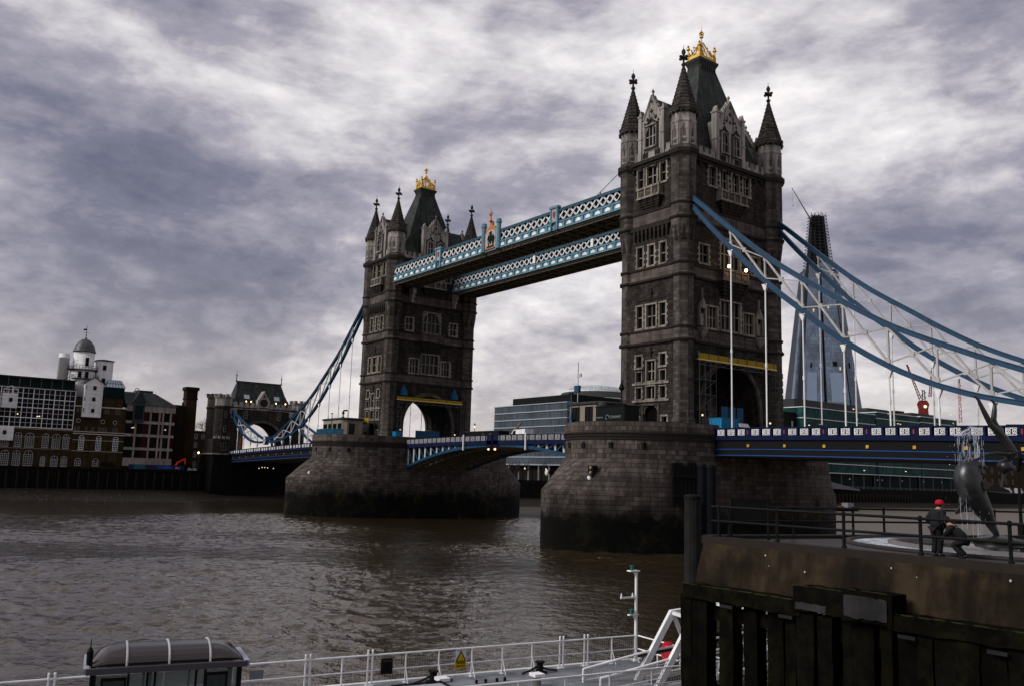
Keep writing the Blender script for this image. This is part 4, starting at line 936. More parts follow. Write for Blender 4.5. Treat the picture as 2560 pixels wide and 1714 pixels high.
def lucam(root, F, a0, a1, z0, z1, dep, floors, gable):
    m = MB(); m.fbox(F, a0, a1, z0, z1, 0, dep); c = (a0 + a1)/2
    for i in range(1, floors): zz = z0 + (z1 - z0)*i/floors; m.fbox(F, a0 - .06, a1 + .06, zz - .07, zz + .07, 0, dep + .06)
    o = m.build('lucam', RENDER, root)
    if gable:
        m = MB(); m.fpoly(F, [(a0, z1), (a1, z1), (c, z1 + 1.5)], 0, dep); m.build('gable', RENDER, o)
        for s in (-1, 1):
            q = MB(); e = a0 if s < 0 else a1; q.hexa([q.fp(F, c, z1 + 1.5, -2), q.fp(F, e + s*.4, z1 - .2, -2), q.fp(F, e + s*.4, z1 - .2, dep + .3), q.fp(F, c, z1 + 1.5, dep + .3)], [q.fp(F, c, z1 + 1.7, -2), q.fp(F, e + s*.4, z1, -2), q.fp(F, e + s*.4, z1, dep + .3), q.fp(F, c, z1 + 1.7, dep + .3)]); q.build('roof_slope', SLATE, o)
    F2 = ((F[0][0] + F[2][0]*dep, F[0][1] + F[2][1]*dep), F[1], F[2])
    F3 = (m.fp(F, a0, 0, dep)[:2], (-F[2][0], -F[2][1]), (-F[1][0], -F[1][1]))
    for i in range(floors):
        zz = z0 + (z1 - z0)*(i + .42)/floors; fwin(o, F2, c + .15, zz, .8, 1.0, 2, 2, DARKI, t=.09); 
        if gable: fwin(o, F3, -dep*.55, zz, .6, 1.0, 2, 2, DARKI, t=.09)
    return o
FX = lambda x: ((x, 0), (0, 1), (1, 0))
# long warehouse with white glazing grid
wh = thing('warehouse', 'long brick riverside warehouse with a huge white-gridded glass front and white hanging bays', 'building', (-188, -80, 7.3)); F = FX(-180)
m = MB(); m.box(-200, -180, -112, -50.6, 7.3, 17.9); m.build('brick_wall', BRICK, wh)
m = MB(); m.box(-200, -180.25, -112, -50.62, 17.9, 28.6); m.build('dark_interior', DARKI, wh)
g = MB(); n = 24
for i in range(n + 1): y = -112 + (61.3)*i/n; g.box(-180.24, -179.95, y - .09, y + .09, 17.95, 28.6)
for zz in (18.1, 20.6, 23.3, 25.7, 28.5): g.box(-180.24, -179.9, -112, -50.62, zz - .10, zz + .10)
for zz in (19.3, 22.0, 24.5, 27.1): g.box(-180.2, -180.05, -112, -50.62, zz - .03, zz + .03)
for i in range(n): y = -112 + 61.3*(i + .5)/n; g.box(-180.2, -180.08, y - .03, y + .03, 18, 28.5)
g.build('glazing_grid', WHITE, wh)
bl = MB()
for i in range(n):
    for j, (za, zb) in enumerate(((18.2, 20.5), (20.7, 23.1), (23.4, 25.6), (25.8, 28.4))):
        y = -112 + 61.3*i/n; 
        if random.random() < .75:
            hh = random.uniform(.3, .9)
            for q in range(int((zb - za)*hh/.28)): zz = zb - .28*q - .1; bl.box(-180.24, -180.2, y + .2, y + 2.3, zz - .07, zz)
bl.build('louvre_blinds', M('grey_blind', (.035, .038, .042), .7), wh)
m = MB(); m.box(-199, -180.6, -112, -51, 28.75, 31.2); m.build('roof_storey', DGLASS, wh)
m = MB(); m.box(-200, -179.8, -112, -50.8, 31.2, 31.5); m.box(-200, -179.7, -112, -50.7, 28.6, 28.8); m.apart('roof_edge', LEAD, wh)
for i in range(9): m = MB(); y = -75 + i*2.6; m.box(-180.6, -180.5, y, y + .12, 28.8, 31.2); m.build('roof_mullion', M('grey_metal', (.12, .13, .14), .4, .4), wh)
for zz in (12.3, 8.2 + 3.7): pass
m = MB(); m.box(-180, -179.85, -112, -50.6, 12.45, 12.62); m.box(-180, -179.88, -75, -50.6, 15.6, 15.72); m.box(-180, -179.8, -112, -50.62, 17.6, 17.88); m.apart('string_course', M('stone_string', (.20, .17, .14), .8), wh)
for yy, w_ in ((-66.6, 1.9), (-63.5, 1.7), (-60.8, 2.2), (-57.0, 1.6), (-54.4, 2.0), (-52.0, 1.6)): fwin(wh, F, yy, 12.85, w_, 3.8, 4, 5, GREYW, True)
for yy, w_, h in ((-69.2, 1.9, 3.9), (-66.2, 1.9, 3.9), (-63.5, 1.8, 3.9), (-60.7, 2.2, 4.0), (-57.2, 1.2, 2.6), (-54.4, 1.7, 2.8), (-52.0, 1.5, 2.8)): fwin(wh, F, yy, 8.0, w_, h, 4, 5, GREYW, True)
o = lucam(wh, F, -68.3, -64.8, 22.9, 26.7, 1.6, 1, False); m = MB()
for y in (-68.2, -67.1, -66.0, -64.9): m.box(-178.5, -178.38, y - .06, y + .06, 26.7, 27.9 + .9*(1 - abs(y + 66.55)/1.7))
m.box(-178.5, -178.38, -68.3, -64.8, 27.6, 27.72)
for s in (-1, 1): m.bar((-178.44, -66.55 + s*1.75, 27.6), (-178.44, -66.55, 28.7), .12, .12)
m.build('glazed_gable', WHITE, o)
lucam(wh, F, -69.4, -64.9, 14.4, 18.1, 1.6, 1, False)
for y, zz in ((-64.4, 21.3), (-59.7, 20.9), (-59.2, 21.0)): m = MB(); m.box(-180.24, -180.19, y, y + .35, zz, zz + .3); m.build('lit_light', LAMPW, wh)
# brewhouse
bh = thing('brewhouse', 'tall brown brick brewhouse with a white projecting hoist bay and three arched windows', 'building', (-188, -43.7, 7.3))
m = MB(); m.box(-200, -179.8, -50.5, -37.2, 7.3, 24.6); m.box(-200, -180.3, -50.5, -38.2, 24.61, 27.2); m.build('brick_wall', BRICK, bh); F = FX(-179.8)
m = MB(); m.box(-200, -179.5, -50.55, -37.1, 24.4, 24.7); m.box(-180.3, -179.6, -50.5, -37.1, 16.95, 17.2); m.box(-179.8, -179.66, -50.5, -37.2, 17.55, 17.75); m.box(-179.8, -179.7, -50.4, -37.3, 12.3, 12.42); m.box(-179.8, -179.7, -50.4, -37.3, 15.3, 15.42); m.apart('stone_band', M('pale_band', (.42, .38, .34), .8, var=.2), bh)
lucam(bh, F, -48.9, -44.3, 21.6, 31.0, 2.0, 3, True)
for yy in (-48.2, -43.8, -39.4): fwin(bh, F, yy, 12.7, 1.35, 3.9, 3, 5, WHITE, True)
for yy in (-48.6, -44.1): fwin(bh, F, yy, 8.4, 1.5, 2.0, 3, 2, GREYW, True)
for yy in (-49.4, -43.2, -40.0):
    m = MB(); k = 14; m.fpoly(F, [(yy + .55*math.cos(2*PI*i/k), 20.6 + .55*math.sin(2*PI*i/k)) for i in range(k)], 0, .08); r = m.build('round_window', M('pale_band', (.4, .4, .4)), bh); m = MB(); m.fpoly(F, [(yy + .42*math.cos(2*PI*i/k), 20.6 + .42*math.sin(2*PI*i/k)) for i in range(k)], .08, .1); m.build('pane', PANE, r)
for yy in (-49.8, -49.0, -42.7, -42.0, -39.9, -39.1): fwin(bh, F, yy, 22.9, .5, 1.2, 2, 2, M('dull_frame', (.16, .15, .13)), t=.07)
for yy in (-50.0, -49.2, -47.3, -45.6, -43.9, -43.0, -42.2, -40.2, -39.4): fwin(bh, F, yy, 17.9, .5, 1.1, 2, 2, MATS['dull_frame'], t=.07)
for i in range(14):
    m = MB(); yy = -49.6 + i*.93 + random.uniform(-.1, .1); zz = random.choice((12.0, 13.4, 14.3, 16.4)); m.fpoly(F, [(yy + .2*math.cos(2*PI*k/8), zz + .2*math.sin(2*PI*k/8)) for k in range(8)], 0, .07); m.build('tie_plate', DARKI, bh)
m = MB(); m.box(-179.8, -179.4, -42.4, -39.2, 8.5, 9.6); m.build('dark_doorway', DARKI, bh)
# white domed tower behind
dt = thing('domed_tower', 'white tower with a grey dome and weathervane rising behind the brown brick brewhouse', 'tower', (-189, -48, 27))
m = MB().lathe([(3.3, 24), (3.3, 35.2), (2.75, 35.3), (2.75, 40.3)], 24, (-188, -48.1)); m.build('drum', RENDER, dt, True)
d = MB().lathe([(3.05, 40.25), (3.05, 40.5), (2.85, 40.7), (2.7, 41.5), (2.35, 42.4), (1.7, 43.3), (.9, 43.9), (.35, 44.1), (.3, 44.5), (.15, 44.6)], 24, (-188, -48.1)); 
for k in range(12): th = 2*PI*k/12; d.tube([(-188 + 2.86*math.cos(th), -48.1 + 2.86*math.sin(th), 40.7), (-188 + 2.4*math.cos(th), -48.1 + 2.4*math.sin(th), 42.35), (-188 + .95*math.cos(th), -48.1 + .95*math.sin(th), 43.9)], .06, 5)
dm = d.build('dome', M('lead_dome', (.08, .085, .09), .45, .2, var=.3), dt, True)
v = MB().tube([(-188, -48.1, 44.4), (-188, -48.1, 47.9)], .06, 6); v.lathe([(.05, 44.9), (.25, 45.1), (.05, 45.3)], 8, (-188, -48.1)); v.bar((-188, -49, 45.9), (-188, -47.2, 45.9), .07); v.bar((-188.9, -48.1, 45.9), (-187.1, -48.1, 45.9), .07); v.box(-188.03, -187.97, -48.9, -48.0, 46.5, 47.0); v.build('weathervane', DARKI, dm)
def railing(cx, cy, r, z0, n, root, name='balcony', h=1.1):
    b = MB().lathe([(r - .7, z0 - .25), (r, z0 - .2), (r + .08, z0), (r - .7, z0)], 24, (cx, cy)); k = [(cx + r*math.cos(2*PI*i/n), cy + r*math.sin(2*PI*i/n)) for i in range(n + 1)]
    for zz in (.12, h*.5, h): b.tube([(x, y, z0 + zz) for x, y in k], .05, 5, False)
    for x, y in k[:-1]: b.bar((x, y, z0), (x, y, z0 + h), .08)
    b.build(name, DARKI, root)
railing(-188, -48.1, 3.9, 35.2, 30, dt); railing(-187, -47.6, 3.5, 32.6, 26, dt)
F = FX(-185.2); fwin(dt, F, -47.7, 36.2, .9, 2.4, 2, 3, DARKI)
for yy in (-49.4, -47.6): fwin(dt, FX(-184.65), yy, 32.9, .9, 1.7, 2, 2, DARKI)
m = MB().lathe([(1.45, 24), (1.45, 38.1), (1.55, 38.15), (1.55, 38.5), (1.4, 38.5), (1.4, 39.4), (1.25, 39.5)], 16, (-189, -53.0)); m.build('round_chimney', RENDER, dt, True)
m = MB(); m.box(-191, -187, -44.6, -40.3, 24, 38.2); s_ = m.build('stair_turret', RENDER, dt); m = MB(); m.rects([(38.2, 2.25, 2.4), (38.45, 2.25, 2.4), (38.9, .3, .3)], (-189, -42.45)); m.build('cap', LEAD, s_)
for zz in (35.7, 32.0): fwin(s_, FX(-187), -42.6, zz, .9, 1.3, 2, 2, DARKI)
st_ = MB()
for k in range(3): z0 = 31.8 + k*1.6; st_.bar((-185, -53.4 + .3*k, z0), (-185, -50.8 + .3*k, z0 + 1.6), .6, .1); st_.bar((-184.8, -53.4 + .3*k, z0 + 1), (-184.8, -50.8 + .3*k, z0 + 2.6), .07)
st_.build('escape_stair', DARKI, dt)
gr = thing('rooftop_conservatory', 'small glass-roofed rooftop room at the right end of the brick brewhouse', 'conservatory', (-186, -40, 27.2))
m = MB(); m.box(-189, -182.5, -42.6, -37.6, 27.2, 30.6); m.build('wall_glazing', DGLASS, gr); m = MB()
m.hexa([(-189, -42.7, 30.6), (-182.3, -42.7, 30.6), (-182.3, -37.5, 30.6), (-189, -37.5, 30.6)], [(-189, -41.6, 32.8), (-184.5, -41.6, 32.8), (-184.5, -38.4, 32.8), (-189, -38.4, 32.8)]); gl = m.build('roof_glazing', M('pale_glass', (.32, .40, .42), .12, var=.15, spec=.9), gr)
m = MB()
for i in range(7): f = i/6; m.bar((-182.3, -42.7 + 5.2*f, 30.65), (-184.5, -41.6 + 3.2*f, 32.85), .09)
m.bar((-183.4, -42.15, 31.75), (-183.4, -37.95, 31.75), .09); m.build('glazing_bars', DARKI, gl)
# concrete flats
cb = thing('concrete_block', 'pale concrete and maroon flats with a hipped slate roof beside the chimney', 'building', (-188, -30.5, 7.3)); X = -180
m = MB(); m.box(-198, X - .35, -37.0, -23.8, 8.0, 25.0); m.build('maroon_wall', MAROON, cb)
m = MB()
for z0, z1 in ((8.7, 11.0), (13.2, 13.95), (17.0, 17.75), (20.7, 21.5), (24.1, 26.0)): m.box(X - .4, X, -37.05, -23.7, z0, z1)
for y in (-34.4, -30.5, -28.0, -27.0, -24.9): m.box(X - .4, X - .03, y - .22, y + .22, 11.0, 24.1)
m.build('concrete_frame', CONC, cb)
for z0, h in ((11.1, 2.0), (14.1, 2.8), (17.9, 2.7), (21.6, 2.4)):
    for y, w_ in ((-36.0, 1.9), (-33.2, 1.5), (-29.2, 1.7), (-26.0, 1.5)): fwin(cb, FX(X - .34), y, z0, w_, h, 2, 1, DARKI, t=.08)
m = MB(); m.loft([[(-198.4, -37.6, 26.0), (-179.5, -37.6, 26.0), (-179.5, -23.2, 26.0), (-198.4, -23.2, 26.0)], [(-195, -37.4, 29.9), (-185.5, -37.4, 29.9), (-185.5, -28.4, 29.9), (-195, -28.4, 29.9)]]); rf = m.build('roof', SLATE, cb)
m = MB(); m.box(-193, -188, -32.8, -28.4, 29.6, 30.8); m.build('plant_room', LEAD, rf); m = MB().tube([(-185, -34.2, 29.5), (-185, -34.2, 30.7), (-185, -33.9, 31.1), (-185, -33.5, 31.1), (-185, -33.2, 30.7), (-185, -33.2, 29.5)], .12, 6); m.build('vent_pipe', GREYW, rf)
m = MB(); m.box(X, X + 1.2, -35.6, -32.6, 20.9, 26.6); b_ = m.build('bay', M('dark_cladding', (.03, .035, .04), .4), cb); m = MB(); m.fpoly(FX(X + 1.2), [(-35.9, 26.6), (-32.3, 26.6), (-33.6, 29.2), (-34.6, 29.2)], -4, .1); m.build('bay_roof', SLATE, b_)
m = MB(); m.box(X + 1.2, X + 1.24, -35.2, -33.0, 21.8, 25.8); m.build('bay_pane', DGLASS, b_)
for y, zz in ((-34.5, 22.9), (-33.9, 22.9), (-35.4, 19.3), (-34.9, 19.4), (-26.3, 19.2)): m = MB(); m.box(X - .3, X - .2, y, y + .38, zz, zz + .2); m.build('lit_light', LAMPW, cb)
for y in (-29.2, -26.0): m = MB(); m.fpoly(FX(X), [(y - .7, 11.0), (y, 10.1), (y + .7, 11.0)], 0, .3); m.build('bracket', CONC, cb)
dw = thing('brick_building', 'unlit dark brick building squeezed between the concrete flats and the chimney', 'building', (-188, -21.5, 7.3)); m = MB(); m.box(-196, -183, -23.6, -19.6, 7.3, 26.6); m.build('wall', BRICKD, dw); m = MB(); m.box(-196.2, -182.8, -23.7, -19.5, 26.6, 26.9); m.build('coping', LEAD, dw); m = MB(); m.lathe([(.25, 26.9), (.25, 27.8), (.32, 27.9)], 8, (-185, -20.4)); m.build('chimney_pot', BRICKD, dw)
ch = thing('brick_chimney', 'tall square brown brick chimney stack standing free against the sky', 'chimney', (-186.5, -17.6, 7.3)); m = MB(); m.rects([(7.3, 1.75, 1.75), (28.9, 1.55, 1.6)], (-187.5, -17.6)); m.build('shaft', BRICK, ch); m = MB(); m.rects([(28.9, 1.55, 1.6), (29.1, 1.75, 1.8), (29.4, 1.75, 1.8), (29.5, 1.6, 1.65), (31.6, 1.6, 1.65), (31.9, 1.95, 2.0), (32.6, 1.95, 2.0), (32.8, 1.8, 1.85)], (-187.5, -17.6)); m.build('chimney_head', BRICKD, ch)
for x, y0, y1, z1, lb, mt in ((-214, -10.5, 2, 20.6, 'old brown brick house glimpsed between the chimney and the gatehouse', BRICK), (-232, 10.5, 15.5, 21.5, 'red brick house with pale bands seen through the gatehouse arch', REDB), (-262, -40, 60, 15, 'low dark terrace filling the gap behind the gatehouse', BRICKD)):
    b = thing('brick_house', lb, 'house', (x, (y0 + y1)/2, 7.3)); m = MB(); m.box(x - 10, x, y0, y1, 7.3, z1); m.build('wall', mt, b); m = MB(); m.box(x - 10.2, x + .2, y0 - .2, y1 + .2, z1, z1 + .3); m.build('coping', BANDL, b)
    k = 0; y = y0 + 1.3
    while y < y1 - .8 and k < 10:
        for zz in (9, 12.2, 15.4, 18.2):
            if zz + 1.8 < z1: fwin(b, FX(x), y, zz, 1.0, 1.7, 2, 2, GREYW)
        y += 2.3; k += 1
for x0, y0, h, lb in ((-200, -3.5, 19, 'bare winter tree behind the chimney'), (-245, 8.2, 19, 'bare winter tree seen through the gatehouse arch')):
    t = thing('bare_tree', lb, 'tree', (x0, y0, 7.3)); m = MB(); m.tube([(x0, y0, 7.3), (x0 + .1, y0, 7.3 + h*.4)], [.45, .3], 7); m.build('trunk', DARKI, t); cr = MB(); rnd = random.Random(4)
    def br(p, d, L, r, dep):
        q = p + d*L; cr.tube([p, q], [r, r*.6], 4, False)
        if dep:
            for _ in range(3): br(q, (d + Vector((rnd.uniform(-.8, .8), rnd.uniform(-.8, .8), rnd.uniform(-.2, .5)))).normalized(), L*.72, max(.03, r*.55), dep - 1)
    for _ in range(5): br(Vector((x0 + .1, y0, 7.3 + h*.38)), Vector((rnd.uniform(-.6, .6), rnd.uniform(-.6, .6), 1)).normalized(), h*.22, .16, 4)
    cr.build('branches', M('bark', (.035, .028, .022), .9), t)
# gatehouse at the far abutment
GX = -173.2
gh = thing('bridge_gatehouse', 'squat stone gatehouse with steep slate roof and corner turrets over the far roadway arch', 'gatehouse', (GX - 5, 0, 7.3)); F = FX(GX)
wl_ = MB(); n = 22; hw, zs, rise = 7.0, 15.0, 7.6; ap = arch_pts(hw, zs, rise, n)
wl_.fwall(F, -9.6, 9.6, 6, 27.2, 0, [(-hw, hw, 6, zs + rise, 0)], 0)
for i in range(n): (a0, z0), (a1, z1) = ap[i], ap[i + 1]; wl_.add([wl_.fp(F, a0, z0, 0), wl_.fp(F, a1, z1, 0), wl_.fp(F, a1, zs + rise, 0), wl_.fp(F, a0, zs + rise, 0)], [(0, 1, 2, 3)])
ap2 = [(-hw, 6)] + ap + [(hw, 6)]
for i in range(len(ap2) - 1): (a0, z0), (a1, z1) = ap2[i], ap2[i + 1]; wl_.add([(GX - 9.6, a0, z0), (GX, a0, z0), (GX, a1, z1), (GX - 9.6, a1, z1)], [(0, 1, 2, 3)])
B_ = ((GX - 9.6, 0), (0, -1), (-1, 0)); wl_.fwall(B_, -9.6, 9.6, 6, 27.2, 0, [(-hw, hw, 6, zs + rise, 0)], 0)
for i in range(n): (a0, z0), (a1, z1) = ap[i], ap[i + 1]; wl_.add([wl_.fp(B_, a0, z0, 0), wl_.fp(B_, a1, z1, 0), wl_.fp(B_, a1, zs + rise, 0), wl_.fp(B_, a0, zs + rise, 0)], [(0, 1, 2, 3)])
wl_.box(GX - 9.5, GX - .06, -9.55, 9.55, 25, 26.95)
wl_.build('wall', ROCK, gh)
m = MB()
for i in range(n):
    p, q = PI*(1 - i/n), PI*(1 - (i + 1)/n); f = lambda r, t: (r*math.cos(t), zs + (r + .6)*math.sin(t)); m.fpoly(F, [f(hw, p), f(hw, q), f(hw + .7, q), f(hw + .7, p)], -.1, .2)
m.build('arch_moulding', BANDL, gh)
for cx_, cy_, hh, rr in ((GX - 1.2, -11.6, 30.4, 2.5), (GX - 8.4, -11.6, 30.8, 2.5), (GX - 1.2, 11.6, 30.0, 2.3), (GX - 8.4, 11.6, 30.0, 2.3)):
    t = MB().lathe([(rr + .5, 5), (rr + .3, 9), (rr, 17), (rr, 26.2), (rr + .25, 26.4), (rr + .25, 26.8), (rr, 27.0)], 8, (cx_, cy_), PI/8).build('corner_turret', ROCK, gh)
    q = MB().lathe([(rr, 27.0), (rr, hh - 1.2), (rr + .3, hh - 1.1), (rr + .3, hh - .7)], 8, (cx_, cy_), PI/8)
    for k in range(8): th = PI/4*k; q.box(cx_ + rr*math.cos(th) - .45, cx_ + rr*math.cos(th) + .45, cy_ + rr*math.sin(th) - .45, cy_ + rr*math.sin(th) + .45, hh - .7, hh)
    q.build('turret_parapet', PALE if cy_ > 0 or cx_ > GX - 3 else STONE, t)
    for zz, aa in ((23.5, 0), (19.3, 0)):
        fwin(t, ((cx_ + rr*.93, cy_), (0, 1), (1, 0)), aa, zz, .7, 1.9, 1, 2, DRESS)
m = MB(); y = -9.2
m.box(GX - .3, GX + .15, -9.2, 9.2, 26.9, 27.6)
while y < 8.6: m.box(GX - .3, GX + .15, y, y + 1.1, 27.6, 28.4); y += 1.9
m.box(GX - .2, GX + .2, -9.2, 9.2, 26.3, 26.5); m.build('parapet', PALE, gh)
m = MB(); m.loft([[(GX - 9.4, -9.2, 27), (GX - .4, -9.2, 27), (GX - .4, 9.2, 27), (GX - 9.4, 9.2, 27)], [(GX - 7, -7.6, 31.5), (GX - 2.8, -7.6, 31.5), (GX - 2.8, 7.6, 31.5), (GX - 7, 7.6, 31.5)], [(GX - 5.2, -6.9, 34.8), (GX - 4.6, -6.9, 34.8), (GX - 4.6, 6.9, 34.8), (GX - 5.2, 6.9, 34.8)]]); rf = m.build('roof', SLATE, gh)
m = MB(); m.box(GX - 5.3, GX - 4.5, -7.1, 7.1, 34.75, 35.15); m.build('ridge', LEAD, rf)
for s in (-1, 1): m = MB().lathe([(.3, 35), (.12, 35.4), (.12, 36.6), (.25, 36.8), (.08, 37), (.03, 38.3)], 6, (GX - 4.9, s*7.1)); m.build('roof_finial', DARKI, rf)
for s in (-4.6, 4.8): m = MB(); m.hexa([(GX - 1.75, s - .8, 29.6), (GX - 1.6, s - .8, 29.7), (GX - 1.6, s + .8, 29.7), (GX - 1.75, s + .8, 29.6)], [(GX - 2.35, s - .8, 30.8), (GX - 2.2, s - .8, 30.9), (GX - 2.2, s + .8, 30.9), (GX - 2.35, s + .8, 30.8)]); m.build('roof_light', M('pale_glass', (.4, .4, .4)), rf)
m = MB(); m.fpoly(F, [(-1.9, 26.5), (1.9, 26.5), (1.9, 29.4), (1.5, 29.6), (0, 32.2), (-1.5, 29.6), (-1.9, 29.4)], -2.5, .25); g_ = m.build('gable', PALE, gh); m = MB(); m.fpoly(F, [(1.2*math.cos(2*PI*k/12), 28.6 + 1.2*math.sin(2*PI*k/12)) for k in range(12)], .25, .4); m.fbox(F, -1.5, 1.5, 26.8, 27.1, .25, .35); m.fpoly(F, [(-.4, 30.2), (.4, 30.2), (0, 31.2)], .25, .35); m.build('carving', BAND, g_)
for a in (-5.3, 5.0): fwin(gh, F, a, 23.6, 1.2, 2.2, 2, 2, DRESS)
for s, (xx) in ((-1, 0), (1, 0)):
    m = MB(); m.fbox(F, s*9.5 - 1.3, s*9.5 + 1.3, 24.6, 26.3, 0, .7); m.fbox(F, s*9.5 - 1.0, s*9.5 + 1.0, 23.6, 24.6, 0, .4); m.build('chain_saddle', PALE, gh)
for yy in (-5.3, -3.8, 4.0, 7.0): m = MB().ball((GX - .2, yy, 28.75), .17, 8, 5); m.build('lit_floodlight', LAMP, gh)
ab = thing('stone_abutment', 'dark stone abutment block beneath the far gatehouse at the river edge', 'abutment', (GX, 0, 0)); m = MB(); m.rects([(-1, 6.2, 15.2), (6, 6.0, 15.0), (12.8, 5.8, 14.8)], (GX - 3.4, 0)); m.build('abutment_wall', QUAYM, ab); m = MB(); m.box(GX - 9, GX + 2.7, -15.2, -10.4, 12.8, 17.2); m.box(GX - 9, GX + 2.7, 10.4, 15.2, 12.8, 17.2); w2 = m.apart('wing_wall', ROCK, ab)
m = MB(); y = -15.0
while y < -10.6: m.box(GX + 2.3, GX + 2.75, y, y + .7, 17.2, 18.0); y += 1.25
m.box(GX - 9, GX + 2.8, -15.3, -10.3, 12.7, 13.1); m.build('coping', PALE, w2[0]); fwin(w2[0], ((GX + 2.7, 0), (0, 1), (1, 0)), -12.2, 13.9, 1.5, 2.2, 2, 2, DRESS)
for y, zz in ((-1.2, 10.1), (-.3, 10.4), (.5, 10.4), (1.4, 10.3), (3.2, 10.2)): m = MB().ball((GX + 3.2, y, zz - 1.0), .16, 8, 5); o = m.build('string_lamp', LAMPW, ab)
# works on the quay
ex = thing('digger_arm', 'bright orange excavator arm raised over the far quay beside the chimney', 'excavator', (-177.8, -21.5, 7.3)); m = MB(); m.box(-179.4, -177.2, -21.2, -18.6, 8.0, 9.6); m.build('cab', DARKI, ex); m = MB(); m.box(-179.6, -177.0, -21.6, -18.2, 7.3, 7.9); m.build('track', DARKI, ex)
m = MB(); m.bar((-177.8, -23.2, 9.0), (-177.8, -22.4, 10.3), .42, .5, (1, 0, 0)); m.bar((-177.8, -22.45, 10.15), (-177.8, -20.5, 11.2), .4, .42, (1, 0, 0)); m.build('boom', M('orange_paint', (.75, .07, .015), .5, var=.12), ex); m = MB(); m.bar((-177.8, -20.5, 11.3), (-177.8, -20.4, 9.4), .34, .36, (1, 0, 0)); m.build('dipper', MATS['orange_paint'], ex)
hd = thing('works_hoarding', 'dark blue site hoarding lettered FAITHDEAN PLC on the far quay under the flats', 'hoarding', (-177, -28, 7.3)); m = MB(); m.box(-177.2, -177.0, -36, -20.8, 7.9, 9.2); bd_ = m.build('board', M('hoarding_navy', (.012, .02, .06), .5, var=.3), hd)
text_mesh('lettering', 'FAITHDEAN', .78, M('bright_blue_letter', (.05, .2, .85), .5, var=.05), bd_, (-176.98, -26.2, 8.5), (0, 1, 0), (0, 0, 1)); text_mesh('lettering', 'PLC', .78, WHITE, bd_, (-176.98, -22.6, 8.45), (0, 1, 0), (0, 0, 1))
m = MB(); m.box(-177.0, -176.9, -34.6, -31.6, 7.95, 9.15); m.build('teal_panel', M('teal_panel', (.02, .09, .11), .5), bd_)
for y in (-19.3, -17.9): m = MB(); m.box(-177.6, -176.2, y - .5, y + .5, 7.9, 8.25); m.box(-177.3, -176.5, y - .4, y + .35, 8.25, 8.6); tag(m.build('parked_car', GREYW if y < -18.5 else M('silver_paint', (.35, .35, .37), .35)), 'small pale car parked by the river wall near the orange excavator' if y < -18.5 else 'silver car parked by the river wall under the lit street lamp', 'car')
def street_lamp(x, y, z0, h, label, lit=LAMPW, group=None, col=DARKI):
    t = thing('street_lamp', label, 'lamp', (x, y, z0), group); MB().lathe([(.16, z0), (.16, z0 + .5), (.08, z0 + .7), (.06, z0 + h - .6), (.12, z0 + h - .5)], 8, (x, y)).build('post', col, t)
    MB().lathe([(.12, z0 + h - .5), (.24, z0 + h)], 6, (x, y)).build('lantern', lit, t); MB().lathe([(.28, z0 + h), (.2, z0 + h + .2), (.05, z0 + h + .4), (.03, z0 + h + .75)], 6, (x, y)).build('lantern_cap', DARKI, t); return t
street_lamp(-177.5, -16.9, 7.3, 6.0, 'lit amber street lamp in front of the brick chimney', LAMP, None, TARP)

# ================================================================ opposite bank beyond the bridge
ob = thing('office_block', 'long grey glass office block with pale floor bands seen between the towers', 'office', (-172, 120, 7.3)); m = MB(); m.box(-194, -150.2, 100.2, 140, 13, 35.2); m.build('glazing', OFFICE, ob)
m = MB()
for k in range(9): zz = 13.2 + k*2.73; m.box(-194.2, -150, 99.9, 140.2, zz, zz + .28)
m.apart('floor_band', M('pale_spandrel', (.30, .36, .42), .5, var=.15), ob); m = MB(); m.box(-186, -151, 103, 138, 35.4, 38.2); m.build('plant_storey', DARKI, ob); m = MB(); m.box(-193, -151, 102, 138, 7.3, 13); m.build('ground_storey', DARKI, ob)
m = MB()
for x in (-190, -184, -178, -172, -166, -160, -154): m.lathe([(.35, 7.3), (.3, 13)], 8, (x, 100.7))
m.apart('column', CONC, ob)
chall = thing('glass_dome_hall', 'rounded glass hall with stacked ring floors behind the pier cabin', 'building', (-205, 163, 7.3)); m = MB()
prof = [(15, 7.3), (19, 20), (20, 30), (19.2, 38), (17.5, 42.5), (15.5, 43.2), (15, 46), (12, 48.3), (6, 49.3), (.5, 49.6)]; m.lathe(prof, 40, (-205, 163)); m.build('glass_shell', glass_grid('hall_glass', (.16, .19, .21), (.30, .34, .36), 1.6, 1.0, .12, (.45, .48, .5), .15, .8), chall, True)
for z0, z1, r in ((38.0, 38.7, 19.5), (42.4, 43.0, 18.0), (45.8, 46.4, 15.4)): MB().lathe([(r, z0), (r, z1), (r - .8, z1), (r - .8, z0)], 40, (-205, 163)).build('ring_beam', WHITE if z0 > 40 else DARKI, chall)
MB().lathe([(17.9, 43.05), (15.6, 45.7)], 40, (-205, 163)).build('dark_louvre', LEAD, chall)
